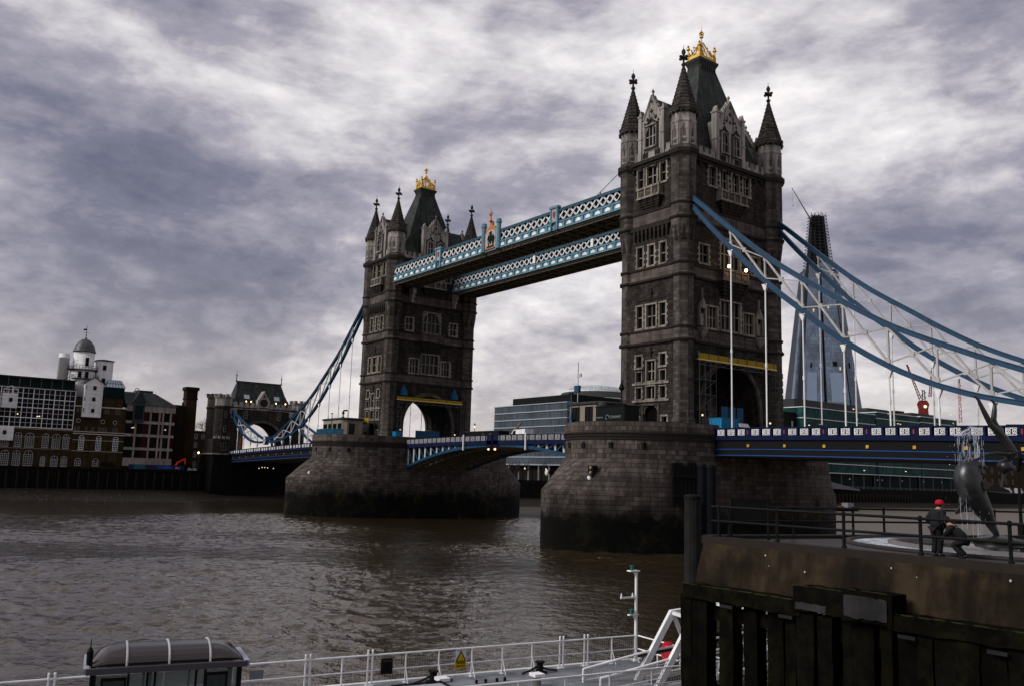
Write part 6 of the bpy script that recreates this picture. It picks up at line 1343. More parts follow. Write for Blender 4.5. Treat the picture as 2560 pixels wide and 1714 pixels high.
# ragged row of black upright planks against the nearer pier's flank
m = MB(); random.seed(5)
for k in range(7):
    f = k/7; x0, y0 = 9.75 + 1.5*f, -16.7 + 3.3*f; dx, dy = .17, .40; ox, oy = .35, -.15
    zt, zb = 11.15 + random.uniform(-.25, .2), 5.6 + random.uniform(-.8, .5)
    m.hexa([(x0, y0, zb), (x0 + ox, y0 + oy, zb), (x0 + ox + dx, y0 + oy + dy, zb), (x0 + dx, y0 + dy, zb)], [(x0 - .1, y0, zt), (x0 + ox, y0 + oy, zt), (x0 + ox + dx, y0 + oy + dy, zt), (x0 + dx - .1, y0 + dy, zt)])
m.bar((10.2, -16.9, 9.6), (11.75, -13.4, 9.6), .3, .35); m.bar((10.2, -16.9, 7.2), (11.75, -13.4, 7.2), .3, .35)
pf = m.build('pier_planks', DARKI); tag(pf, 'ragged row of black upright planks on the flank of the nearer pier', 'fender')
# street lamp, notice frame, bin-like clutter at the terrace
street_lamp(68.2, -55.7, TZ, 3.55, 'tall black lamp post by the rear railing behind the fountain figure', DARKI)
nf = thing('notice_frame', 'empty black notice frame on legs behind the railing corner', 'frame', (65.5, -71.4, TZ)); m = MB(); n0, n1 = Vector((65.12, -71.9, 0)), Vector((65.95, -70.8, 0)); N_ = lambda p, z: (p.x, p.y, TZ + z)
for p in (n0, n1): m.bar(N_(p, 0), N_(p, 1.5), .07)
m.bar(N_(n0, 1.48), N_(n1, 1.48), .07); m.bar(N_(n0, .75), N_(n1, .75), .06); m.build('frame', DARKI, nf); m = MB(); m.bar(N_(n0, 1.1), N_(n1, 1.1), .03, .66); m.build('board', DARKI, nf)

# ================================================================ fountain
fo = thing('fountain_pool', 'round sunken fountain pool with pale rims and foaming water behind the front railing', 'fountain', (72.2, -64.9, TZ)); C_ = (72.2, -64.9)
m = MB().lathe([(5.8, TZ + .01), (5.8, TZ + .10), (5.6, TZ + .11), (5.57, TZ - .12)], 64, C_, cap=False); m.build('outer_rim', M('rim_stone', (.03, .025, .027), .5, var=.3, spec=.08), fo, True)
m = MB().lathe([(4.3, TZ - .0), (4.3, TZ + .14), (4.0, TZ + .16), (4.0, TZ + .0)], 64, C_, cap=False); m.build('inner_rim', M('pale_rim', (.12, .108, .112), .5, var=.25), fo, True)
def foam():
    mm = bpy.data.materials.new('foaming_water'); mm.use_nodes = True; t = mm.node_tree; L = t.links; b = t.nodes['Principled BSDF']; geo = nd(t, 'ShaderNodeNewGeometry')
    n = nd(t, 'ShaderNodeTexNoise', i_Scale=2.2, i_Detail=9.0, i_Roughness=0.75); L.new(geo.outputs['Position'], n.inputs['Vector'])
    L.new(ramp(t, n.outputs[0], [(.40, (.02, .03, .03)), (.50, (.65, .72, .75))]), b.inputs['Base Color']); b.inputs['Roughness'].default_value = .15
    bp = nd(t, 'ShaderNodeBump', i_Strength=.8, i_Distance=.1); L.new(n.outputs[0], bp.inputs['Height']); L.new(bp.outputs[0], b.inputs['Normal']); return mm
m = MB().lathe([(5.56, TZ + .03), (4.28, TZ + .035)], 64, C_, cap=False); m.build('foaming_channel', foam(), fo)
m = MB().lathe([(4.02, TZ + .05), (.4, TZ + .055)], 64, C_, cap=False); m.build('pool_water', M('still_pool', (.01, .012, .012), .08, spec=.5), fo)
BRZ = M('wet_dark_bronze', (0.012, 0.011, 0.010), 0.38, 0.3, var=0.5, scale=3, spec=0.6)
BRZL = M('wet_grey_bronze', (0.035, 0.035, 0.038), 0.34, 0.3, scale=2.6, tint=(0.012, 0.012, 0.012), spec=0.7, streak=0.4)
TP = Vector((70.3, -62.4, TZ)); RR = Vector((r_.x, r_.y, 0)).normalized(); FF = Vector((f_.x, f_.y, 0)).normalized(); UU = Vector((0, 0, 1))
G3 = lambda a, b, d=0.0: TP + RR*a + UU*b + FF*d
sc_ = thing('fountain_statue', 'dark bronze fountain statue of an upright dolphin with a diving swimmer above it', 'statue', tuple(TP))
# dolphin: centre line and radii
dl = [(.12, .05, .05), (-.02, .35, .10), (-.25, .8, .20), (-.55, 1.35, .36), (-.85, 1.85, .47), (-1.05, 2.35, .52), (-1.02, 2.78, .46), (-.80, 3.03, .31), (-.55, 3.04, .16), (-.38, 2.95, .10), (-.26, 2.90, .07)]
o_ = len(dl); m = MB(); dn = []
for i in range(len(dl) - 1):
    for q_ in range(4):
        f = q_/4; P_ = dl[max(0, i - 1)], dl[i], dl[i + 1], dl[min(len(dl) - 1, i + 2)]
        cat = lambda k: .5*(2*P_[1][k] + (P_[2][k] - P_[0][k])*f + (2*P_[0][k] - 5*P_[1][k] + 4*P_[2][k] - P_[3][k])*f*f + (3*P_[1][k] - P_[0][k] - 3*P_[2][k] + P_[3][k])*f**3)
        dn.append((cat(0), cat(1), cat(2)))
dn.append(dl[-1]); m.tube([G3(a, b) for a, b, r in dn], [r for a, b, r in dn], 18); bd_ = m.build('dolphin_body', BRZL, sc_, True)
def fin(pts, th, name, par, mat=BRZ):
    m = MB(); n = len(pts); A = [G3(a, b, -th/2 + d) for a, b, d in pts]; B = [G3(a, b, th/2 + d) for a, b, d in pts]; m.add(A + B, [tuple(range(n)), tuple(range(2*n - 1, n - 1, -1))] + [(i, (i + 1) % n, (i + 1) % n + n, i + n) for i in range(n)]); return m.build(name, mat, par)
fin([(-.75, 2.45, -.3), (-.35, 2.32, -.55), (.12, 2.10, -.7), (.2, 2.0, -.72), (-.1, 1.98, -.6), (-.62, 2.05, -.35)], .09, 'flipper', bd_); fin([(-1.2, 1.6, .1), (-1.5, 1.2, .2), (-1.48, 1.1, .2), (-1.05, 1.3, .1)], .09, 'back_fin', bd_); fin([(-.05, .35, 0), (.3, .15, -.4), (.62, -.02, -.55), (.35, -.03, -.2), (.1, .0, 0), (-.2, -.02, .3), (-.35, .05, .45), (-.15, .22, .1)], .1, 'tail_fluke', bd_)
m = MB().lathe([(.9, TZ + .05), (.8, TZ + .22), (.45, TZ + .3), (.25, TZ + .34)], 20, (TP.x, TP.y)); m.build('plinth', BRZ, sc_, True)
# swimmer: a plain smooth diver, head down, both arms forward
sp_ = [G3(.50, 4.08), G3(.62, 3.82), G3(.72, 3.58), G3(.66, 3.36), G3(.52, 3.20), G3(.38, 3.02), G3(.30, 2.92)]
ed_ = [(0, 1), (1, 2), (2, 3), (3, 4), (4, 5), (5, 6)]; rd_ = [.26, .20, .25, .19, .10, .17, .14]
for s, leg in ((-1, [(.36, 4.22, -.06), (-.08, 4.62, -.08), (-.36, 5.18, -.1), (-.55, 5.62, -.1), (-.72, 5.78, -.1)]), (1, [(.40, 4.28, .12), (.14, 4.78, .14), (.22, 5.25, .16), (.24, 5.5, .16), (.08, 5.68, .16)])):
    o_ = len(sp_); sp_ += [G3(*p) for p in leg]; ed_ += [(0, o_)] + [(o_ + i, o_ + i + 1) for i in range(4)]; rd_ += [.165, .12, .10, .06, .04]
for s, arm in ((-1, [(.5, 3.5, -.16), (.0, 3.52, -.2), (-.5, 3.42, -.22), (-.74, 3.28, -.22)]), (1, [(.66, 3.40, .14), (.42, 2.80, .05), (.16, 2.34, -.2), (.08, 2.18, -.3)])):
    o_ = len(sp_); sp_ += [G3(*p) for p in arm]; ed_ += [(3, o_)] + [(o_ + i, o_ + i + 1) for i in range(3)]; rd_ += [.09, .07, .055, .04]
    d = (sp_[-1] - sp_[-2]).normalized(); sd_ = d.cross(FF).normalized(); h_ = o_ + 3
    for q_ in range(4): n_ = len(sp_); sp_ += [sp_[h_] + d*.08 + sd_*.03*(q_ - 1.5), sp_[h_] + d*(.13 + .02*(q_ % 2)) + sd_*.036*(q_ - 1.5)]; ed_ += [(h_, n_), (n_, n_ + 1)]; rd_ += [.014, .011]
    n_ = len(sp_); sp_ += [sp_[h_] + sd_*.07 + d*.01, sp_[h_] + sd_*.1 + d*.06]; ed_ += [(h_, n_), (n_, n_ + 1)]; rd_ += [.016, .012]
sw = skin('swimmer', sp_, ed_, rd_, BRZ, sc_)
hr = MB(); c = G3(.42, 3.0); hr.ball(tuple(c), .26, 12, 8, (1.1, 1, 1.1))
for k in range(9): a = k/8; hr.tube([G3(.42 + .1*a, 3.1, -.12 + .24*a), G3(.55 + .32*a, 2.95 + .06*math.sin(k*2), -.2 + .35*a), G3(.75 + .22*a, 2.82 + .12*a, -.2 + .4*a)], [.09, .075, .02], 6)
hr.build('swimmer_hair', BRZ, sw, True)
WAT = M('falling_water', (0.72, 0.78, 0.86), 0.15, var=0.1, spec=0.6)
wm = WAT.node_tree; bs = wm.nodes['Principled BSDF']; bs.inputs['Alpha'].default_value = 0.3
m = MB(); random.seed(21)
for k in range(60):
    a0 = random.choice((-1.35, -1.25, -1.0, -.72, -.62, -.55)) + random.gauss(0, .06); top_ = 4.35 + random.uniform(-.5, .25); d0 = random.uniform(-.3, .3); z = top_; 
    for q_ in range(random.randint(2, 6)):
        L_ = random.uniform(.08, .42)*(1 + .8*(top_ - z)); r_w = random.uniform(.003, .008)*(1.3 if z > 3.3 else 1.0); sp2 = random.gauss(0, .03)
        m.tube([G3(a0, z, d0), G3(a0 + sp2*.4, z - L_*.5, d0), G3(a0 + sp2*.5, z - L_, d0)], [r_w*.4, r_w, r_w*.5], 5); z -= L_ + random.uniform(.05, .5)
        if z < .2: break
for k in range(26):                                                # arcs thrown up at the top
    a0 = -.45 + random.uniform(-.15, .1); a1 = -1.35 + random.uniform(-.2, .35); h_ = 4.35 + random.uniform(-.05, .3); pr = [G3(a0 + (a1 - a0)*f, 4.3 + (h_ - 4.3)*math.sin(PI*f) - .15*f, random.uniform(-.1, .1)) for f in (0, .25, .5, .75, 1)]
    s0 = random.randint(0, 2); m.tube(pr[s0:s0 + 3], .010, 4)
for k in range(160): a0 = -1.0 + random.gauss(0, .33); b0 = random.uniform(.3, 4.9); m.ball(tuple(G3(a0, b0, random.gauss(0, .2))), random.uniform(.006, .018), 5, 3)
wt = m.build('fountain_spray', WAT); tag(wt, kind='stuff')
lk = lambda a: math.atan2(a[1], a[0])
person('person in a red cap and dark jacket standing behind the front railing, hands held forward', 72.75, -71.45, TZ + .01, lk((RR + FF*.35)), 1.66, .16, CLOTHD, CLOTHD, CAPR, 'pocket', bulk=1.32)
person('person in black crouching beside the red-capped one behind the railing', 73.55, -71.4, TZ + .01, lk((-RR*.6 + FF*.5)), 1.62, .7, CLOTHD, CLOTHD, CLOTHD, 'reach', .75, bulk=1.35)

# ================================================================ floating pier
A_ = Vector((54.0, -97.5)); B2 = Vector((57.55, -69.3)); U_ = (B2 - A_).normalized(); V_ = Vector((U_.y, -U_.x)); PL = (B2 - A_).length; DZ = .95
def Q(s, t, z): p = A_ + U_*s + V_*t; return (p.x, p.y, z)
sY = lambda y: (y - A_.y)/U_.y
DECK = M('grey_deck_paint', (0.20, 0.215, 0.235), 0.55, scale=0.9, tint=(0.13, 0.14, 0.155), streak=0.2, bump=0.005)
po = thing('floating_pier', 'low grey floating pier with white edge rails moored below the quay', 'pontoon', Q(PL/2, 3, 0))
def qbox(m, s0, s1, t0, t1, z0, z1): return m.hexa([Q(s0, t0, z0), Q(s0, t1, z0), Q(s1, t1, z0), Q(s1, t0, z0)], [Q(s0, t0, z1), Q(s0, t1, z1), Q(s1, t1, z1), Q(s1, t0, z1)])
m = MB(); qbox(m, -8, PL + .25, -.15, 6.4, -.4, DZ - .1); m.build('hull', M('pontoon_hull', (.05, .05, .055), .6, var=.4), po)
m = MB(); qbox(m, -8, PL + .3, -.2, 6.45, DZ - .1, DZ); m.build('deck', DECK, po)
m = MB(); qbox(m, -8, PL + .34, -.26, -.06, DZ + .002, DZ + .09); m.build('toe_rail', WHITE, po)
m = MB(); qbox(m, -8, PL + .34, -.42, -.27, .35, DZ - .04); m.build('rubber_fender', DARKI, po)
SR = [sY(y) for y in (-94.6, -92.6, -91.4, -89.2, -86.9, -84.25, -82.95, -81.85, -80.4, -79.0, -77.55, -76.15, -74.75, -73.3, -72.05, -70.7, -69.45)]
gates = {5, 7, 13, 14, 1}
rl = thing('pontoon_railing', 'white tubular guard rail with wire mesh along the river edge of the floating pier', 'railing', Q(PL/2, 0, DZ))
for h in (1.12, .55): m = MB().tube([Q(SR[0] - 3, .05, DZ + h), Q(SR[-1], .05, DZ + h)], .034 if h > 1 else .026, 8); m.build('rail', WHITE, rl)
for i, s in enumerate(SR):
    for k in ((-.09, .09) if i in gates else (0,)):
        m = MB().tube([Q(s + k, .05, DZ), Q(s + k, .05, DZ + (1.26 if i in gates else 1.12))], .036, 8); m.lathe([(.1, DZ), (.1, DZ + .03)], 8, Q(s + k, .05, 0)[:2]); 
        if i in gates: m.ball(Q(s + k, .05, DZ + 1.28), .045, 8, 5)
        elif i > 6: m.tube([Q(s, .05, DZ + .62), Q(s - .03, .42, DZ + .02)], .022, 6)
        m.build('post', WHITE, rl)
WIRE = M('galvanised_wire', (.34, .33, .32), .5, .3)
for i in range(6, len(SR) - 1):
    a, b = SR[i] + .12, SR[i + 1] - .12; m = MB(); n = max(2, int((b - a)/.105))
    for k in range(n + 1): s = a + (b - a)*k/n; m.bar(Q(s, .05, DZ + .14), Q(s, .05, DZ + 1.02), .007)
    for k in range(9): z = DZ + .14 + .88*k/8; m.bar(Q(a, .05, z), Q(b, .05, z), .007)
    m.build('mesh_panel', WIRE, rl)
m = MB(); qbox(m, SR[4] + .55, SR[4] + 1.05, .08, .1, DZ + .6, DZ + .9); m.build('grey_plate', M('grey_plate', (.16, .17, .18), .5), rl)
bx = MB(); qbox(bx, SR[8] - 1.05, SR[8] - .6, .1, .2, DZ + .42, DZ + .98); bx.fbox(((0, 0), (1, 0), (0, 1)), 0, 0, 0, 0, 0, 0); bx = MB(); qbox(bx, SR[8] - 1.05, SR[8] - .6, .1, .2, DZ + .42, DZ + .98); bx = bx.build('equipment_box', DARKI); tag(bx, 'black equipment box hung on the white pontoon rail', 'box'); 
m = MB(); qbox(m, SR[8] - 1.0, SR[8] - .65, .2, .22, DZ + .86, DZ + .93); m.build('lid_strip', CLOTHG, bx)
ws = thing('warning_sign', 'yellow triangle warning sign with two lines of text on the white pontoon rail', 'sign', Q(SR[10] - .55, .12, DZ + .7)); s0 = SR[10] - .75
def qpoly(m, pts, t0, t1): n = len(pts); return m.add([Q(s, t1, z) for s, z in pts] + [Q(s, t0, z) for s, z in pts], [tuple(range(n)), tuple(range(2*n - 1, n - 1, -1))] + [(i, i + n, (i + 1) % n + n, (i + 1) % n) for i in range(n)])
m = MB(); qbox(m, s0, s0 + .44, .09, .11, DZ + .66, DZ + 1.02); m.build('backing', M('pale_sign', (.55, .58, .68), .4), ws); m = MB(); qpoly(m, [(s0 - .02, DZ + .64), (s0 + .46, DZ + .64), (s0 + .22, DZ + 1.06)], .11, .13); tr = m.build('triangle', DARKI, ws); m = MB(); qpoly(m, [(s0 + .05, DZ + .67), (s0 + .39, DZ + .67), (s0 + .22, DZ + .98)], .13, .14); m.build('yellow_field', M('sign_yellow', (.45, .30, .008), .5), tr)
m = MB(); qbox(m, s0 - .02, s0 + .46, .09, .12, DZ + .36, DZ + .66); bk = m.build('text_plate', MATS['sign_yellow'], ws)
ax = (U_.x, U_.y, 0); 
text_mesh('lettering', 'DANGER', .095, DARKI, bk, Q(s0 + .22, .125, DZ + .58), ax, (0, 0, 1)); text_mesh('lettering', 'DEEP WATER', .068, DARKI, bk, Q(s0 + .22, .125, DZ + .46), ax, (0, 0, 1))
r2 = thing('pontoon_railing', 'white inner guard rail with wire mesh on the quay side of the floating pier', 'railing', Q(sY(-76), 5.9, DZ)); e0, e1 = sY(-82.5), sY(-71.3)
for h in (1.1, .55, .08): m = MB().tube([Q(e0, 5.9, DZ + h), Q(e1, 5.9, DZ + h)], .033 if h > 1 else .024, 8); m.build('rail', WHITE, r2)
k = e0
while k < e1: m = MB().tube([Q(k, 5.9, DZ), Q(k, 5.9, DZ + 1.1)], .032, 8); m.build('post', WHITE, r2); k += 1.9
m = MB(); k = e0
while k < e1: m.bar(Q(k, 5.9, DZ + .1), Q(k, 5.9, DZ + 1.05), .007); k += .11
for j in range(9): m.bar(Q(e0, 5.9, DZ + .1 + .118*j), Q(e1, 5.9, DZ + .1 + .118*j), .007)
m.build('mesh_panel', WIRE, r2)
r3 = thing('pontoon_railing', 'white end guard rail closing the far end of the floating pier', 'railing', Q(PL, 3, DZ))
for h in (1.12, .55): m = MB().tube([Q(PL - .02, .05, DZ + h), Q(PL - .02, 6.0, DZ + h)], .033, 8); m.build('rail', WHITE, r3)
for k in (1.5, 3.0, 4.5, 6.0): m = MB().tube([Q(PL - .02, k, DZ), Q(PL - .02, k, DZ + 1.12)], .033, 8); m.build('post', WHITE, r3)
for i, (s, t) in enumerate(((sY(-79.6), 1.7), (sY(-75.9), 2.4))):
    b = thing('deck_vent', ('mushroom vent with a white cap on the pontoon deck, nearest the shelter', 'mushroom vent with a white cap on the pontoon deck, nearest the gangway')[i], 'vent', Q(s, t, DZ)); c = Q(s, t, 0)[:2]; MB().lathe([(.17, DZ), (.17, DZ + .36)], 12, c).build('body', M('vent_steel', (.16, .15, .14), .4, .4), b); m = MB(); qbox(m, s - .22, s + .22, t - .24, t + .24, DZ + .36, DZ + .47); m.build('cap', WHITE, b)
for i, (s, t) in enumerate(((sY(-79.4), .45), (sY(-74.6), .45))):
    b = thing('mooring_bollard', ('black mooring bollard at the pontoon edge by the first deck vent', 'black mooring bollard at the pontoon edge near the mast')[i], 'bollard', Q(s, t, DZ)); c = Q(s, t, 0)[:2]; MB().lathe([(.32, DZ), (.32, DZ + .05), (.15, DZ + .07), (.13, DZ + .36), (.2, DZ + .4), (.2, DZ + .46)], 14, c).build('bollard_post', DARKI, b)
    m = MB().tube([Q(s - .9, t + .1, DZ + .05), Q(s - .4, t - .05, DZ + .12), Q(s, t - .16, DZ + .25), Q(s + .4, t - .05, DZ + .1), Q(s + .8, t + .1, DZ + .05)], .045, 6); m.build('rope_coil', CLOTHG, b)
for i, y in enumerate((-77.9, -77.5, -77.0, -76.65)): m = MB().lathe([(.06, DZ), (.06, DZ + .12), (.03, DZ + .14)], 8, Q(sY(y), 1.2, 0)[:2]); tag(m.build('deck_pin', DARKI), 'small black pin standing in a row of four on the pontoon deck', 'pin', 'black pins on the pontoon deck')
tb_ = thing('steel_table', 'black framed deck hatch stand nearest the shelter on the pontoon', 'stand', Q(sY(-80.6), 3.1, DZ)); m = MB(); a, b = sY(-81.9), sY(-80.0)
m.bar(Q(a, 2.4, DZ + .5), Q(b, 2.4, DZ + .5), .05); m.bar(Q(a, 4.0, DZ + .5), Q(b, 4.0, DZ + .5), .05); m.bar(Q(a, 2.4, DZ + .5), Q(a, 4.0, DZ + .5), .05); m.bar(Q(b, 2.4, DZ + .5), Q(b, 4.0, DZ + .5), .05)
for s in (a, b):
    for t in (2.4, 4.0): m.bar(Q(s, t, DZ), Q(s, t, DZ + .5), .05)
m.build('frame', DARKI, tb_); m = MB(); qbox(m, a, b, 2.4, 4.0, DZ + .40, DZ + .45); m.build('hatch_top', M('white_hatch', (.35, .36, .38), .5), tb_)
# signal mast
ms = thing('signal_mast', 'white signal mast with side arms at the far corner of the pontoon', 'mast', Q(PL - .1, .05, DZ)); s, t = PL - .1, .05
MB().lathe([(.13, DZ), (.13, DZ + .06), (.075, DZ + .1), (.065, DZ + 3.9)], 12, Q(s, t, 0)[:2]).build('pole', WHITE, ms)
for z, L_, wt_ in ((DZ + 3.92, .42, .3), (DZ + 2.0, .42, .16)): m = MB(); qbox(m, s - L_, s + .1, t - wt_/2, t + wt_/2, z, z + .05); m.bar(Q(s - L_*.4, t, z), Q(s, t, z - .22), .05); m.build('lamp_shelf', WHITE, ms); m = MB().lathe([(.09, z + .05), (.07, z + .1), (.07, z + .2), (.1, z + .22), (.1, z + .27)], 10, Q(s - L_*.6, t, 0)[:2]); m.build('green_lamp', M('green_lens', (.03, .12, .09), .25), ms)
m = MB(); m.bar(Q(s, t, DZ + 2.78), Q(s - .85, t, DZ + 2.78), .07); 
for k in (.2, .82): m.lathe([(.05, DZ + 2.8), (.02, DZ + 2.98)], 6, Q(s - k, t, 0)[:2])
m.build('cross_arm', WHITE, ms)
# lifebuoy housing
lb_ = thing('lifebuoy_housing', 'red lifebuoy housing on the far end rail behind the gangway frame', 'lifebuoy', Q(PL, 2.2, DZ + .6)); c = Vector(Q(PL - .08, 2.3, DZ + .78)); m = MB(); n = 20; D2 = Vector((V_.x, V_.y, 0)); N2 = Vector((U_.x, U_.y, 0))
m.loft([[tuple(c + D2*(.40*math.cos(2*PI*i/n)) + UU*(.45*math.sin(2*PI*i/n)) - N2*w_) for i in range(n)] for w_ in (-.09, .09)]); m.build('housing', CAPR, lb_); m = MB().tube([tuple(c + D2*(.25*math.cos(2*PI*i/n)) + UU*(.28*math.sin(2*PI*i/n)) - N2*.11) for i in range(n + 1)], .035, 6, False); m.build('ring', M('red_ring', (.5, .02, .02), .5), lb_)
m = MB(); c = Q(PL - .3, 3.9, 0); m.lathe([(.14, DZ), (.12, DZ + .28), (.05, DZ + .34)], 10, c[:2]); tag(m.build('yellow_post_cap', M('sign_yellow', (.6, .4, .01))), 'small yellow capped post at the far end of the pontoon behind the gangway', 'post')
# gangway bridge
gw_ = thing('gangway', 'white steel truss gangway rising from the floating pier towards the quay', 'gangway', Q(PL - 2.6, 4.2, DZ)); G0 = Vector((60.55, -71.15, 0)); GD = Vector((.32, .947, 0)).normalized(); GS = Vector((GD.y, -GD.x, 0))
def gp(s, t, z): p = G0 + GD*s + GS*t; return (p.x, p.y, DZ + z + s*.14)
for t in (0, 1.7):
    m = MB(); m.bar(gp(-.9, t, .0), gp(.75, t, 2.55), .24, .2, tuple(GS)); m.build('portal_leg', WHITE, gw_)
    m = MB(); m.bar(gp(.7, t, 2.52), gp(13, t, 2.3), .2, .2); m.build('top_chord', WHITE, gw_); m = MB(); m.bar(gp(-.5, t, .12), gp(13, t, .12), .2, .2); m.build('bottom_chord', WHITE, gw_)
    for k in range(6): m = MB(); s = .75 + k*2.1; m.bar(gp(s, t, 2.5), gp(s + 1.05, t, .15), .15, .13, tuple(GS)); m.bar(gp(s + 1.05, t, .15), gp(s + 2.1, t, 2.45), .15, .13, tuple(GS)); m.build('diagonal', WHITE, gw_)
    m = MB(); m.tube([gp(-3.2, t, .95), gp(-.4, t, 1.15), gp(12, t, 1.15)], .05, 8); m.tube([gp(-3.2, t, .95), gp(-3.2, t, .1)], .05, 8); m.tube([gp(-3.2, t, .5), gp(12, t, .6)], .03, 6); m.build('hand_rail', WHITE, gw_)
    m = MB(); s = -3.1
    while s < 11: m.bar(gp(s, t, .12), gp(s, t, 1.05), .008); s += .12
    for k in range(8): m.bar(gp(-3.1, t, .15 + .12*k), gp(11, t, .15 + .12*k), .008)
    m.build('mesh_panel', WIRE, gw_)
m = MB()
for k in range(6): s = .75 + k*2.1; m.bar(gp(s, 0, 2.5), gp(s, 1.7, 2.5), .13); 
m.apart('cross_tie', WHITE, gw_); m = MB(); m.hexa([gp(-3.2, 0, .0), gp(-3.2, 1.7, .0), gp(13, 1.7, .0), gp(13, 0, .0)], [gp(-3.2, 0, .08), gp(-3.2, 1.7, .08), gp(13, 1.7, .08), gp(13, 0, .08)]); m.build('walkway', DARKI, gw_); m = MB(); m.bar(gp(-.8, -.06, 1.02), gp(11, -.06, 1.02), .1, .1); m.build('black_cable_tray', DARKI, gw_)
# waiting shelter
sh_ = thing('waiting_shelter', 'glass waiting shelter with a dark ribbed barrel roof on the floating pier', 'shelter', (59.55, -90.45, DZ)); SU = Vector((.205, .979, 0)); SV = Vector((.979, -.205, 0)); SO = Vector((59.52, -90.45, 0)); ZE = 3.36
def S3(a, b, z): p = SO + SU*a + SV*b; return (p.x, p.y, z)
def sbox(m, a0, a1, b0, b1, z0, z1): return m.hexa([S3(a0, b0, z0), S3(a0, b1, z0), S3(a1, b1, z0), S3(a1, b0, z0)], [S3(a0, b0, z1), S3(a0, b1, z1), S3(a1, b1, z1), S3(a1, b0, z1)])
TINT = M('tinted_acrylic', (.022, .016, .014), .18, var=.3, spec=.7); HL, HW = 2.1, 1.03
m = MB(); n = 14; rings = []
for i in range(21):
    a = -HL + .1 + (2*HL - .2)*i/20; e = max(0.02, min(1, (1 - abs(a)/(HL - .08))*2.6)); hh = .46*math.sqrt(1 - (1 - e)**2); ww = (HW - .1)*(0.9 + .1*e)
    rings.append([S3(a, -ww*math.cos(PI*k/n), ZE + .02 + hh*math.sin(PI*k/n)**.8) for k in range(n + 1)])
m.loft(rings, cap=False); m.build('barrel_roof', TINT, sh_, True)
for a in (-1.12, .0, 1.12): m = MB().tube([S3(a, -(HW - .09)*math.cos(PI*k/16), ZE + .03 + .47*math.sin(PI*k/16)**.8) for k in range(17)], .032, 6); m.build('roof_rib', GREYW, sh_)
FRM = M('grey_frame', (.065, .062, .075), .4, .3, var=.2)
for a0, a1, b0, b1 in ((-HL - .05, HL + .05, HW - .02, HW + .12), (-HL - .05, HL + .05, -HW - .12, -HW + .02), (-HL - .12, -HL + .02, -HW, HW), (HL - .02, HL + .12, -HW, HW)):
    m = MB(); sbox(m, a0, a1, b0, b1, ZE - .13, ZE + .03); m.build('eave_gutter', FRM if a1 - a0 > 1 else M('pale_gutter', (.30, .29, .36), .4), sh_)
for a in (-1.95, -.55, -.35, .75, 1.95, 1.0, -1.05):
    for b in (-.95, .95):
        if (a in (1.0, -1.05)) and b < 0: continue
        m = MB(); wd = .07 if abs(a) > 1.9 else .03; sbox(m, a - wd, a + wd, b - .04, b + .04, DZ, ZE - .13); m.build('post', DARKI, sh_)
GL = bpy.data.materials.new('shelter_glass'); GL.use_nodes = True; bb = GL.node_tree.nodes['Principled BSDF']; bb.inputs['Base Color'].default_value = (.10, .16, .15, 1); bb.inputs['Roughness'].default_value = .05; bb.inputs['Alpha'].default_value = .38
for b in (-.95, .95): m = MB(); sbox(m, -1.9, 1.9, b - .006, b + .006, DZ + .15, ZE - .2); m.build('glass_wall', GL, sh_)
for a in (-1.95, 1.95): m = MB(); sbox(m, a - .006, a + .006, -.9, .9, DZ + .15, ZE - .2); m.build('glass_end', GL, sh_)
for a0, a1 in ((-1.75, -1.1), (1.0, 1.62)): m = MB(); sbox(m, a0, a1, .97, 1.03, DZ + .6, ZE - .26); c_ = m.build('poster_case', DARKI, sh_); m = MB(); sbox(m, a0 + .06, a1 - .06, 1.03, 1.04, DZ + .7, ZE - .34); m.build('poster', M('dim_poster', (.03, .04, .04), .4, var=.5, scale=6), c_)
m = MB(); sbox(m, -.28, .08, .96, .975, DZ + 1.2, DZ + 1.78); nb = m.build('notice', M('notice_paper', (.12, .15, .20), .6), sh_); m = MB(); m.ball(S3(-.1, .98, DZ + 1.66), .05, 8, 5); m.build('notice_head', M('notice_dark', (.03, .04, .09), .6), nb); m = MB(); sbox(m, -.24, .04, .976, .982, DZ + 1.38, DZ + 1.52); m.build('notice_red', M('notice_red', (.14, .06, .06), .6), nb); m = MB(); sbox(m, -.2, .0, .976, .984, DZ + 1.2, DZ + 1.37); m.build('notice_blue', M('notice_blue', (.03, .05, .10), .6), nb)
m = MB(); sbox(m, -1.6, 1.6, -.85, -.5, DZ + .42, DZ + .47); m.build('bench', FRM, sh_)
m = MB().lathe([(.05, ZE), (.08, ZE + .06), (.09, ZE + .4), (.04, ZE + .5), (.015, ZE + .52), (.012, ZE + .75)], 10, S3(-HL + .02, .55, 0)[:2]); m.build('sounder', DARKI, sh_)
pp_ = S3(-HL - .35, .8, 0); person('person in a dark cap standing at the end of the glass shelter', pp_[0], pp_[1], DZ, lk(SV), 1.80, 0.0, CLOTHD, CLOTHG, CLOTHD, 'down')

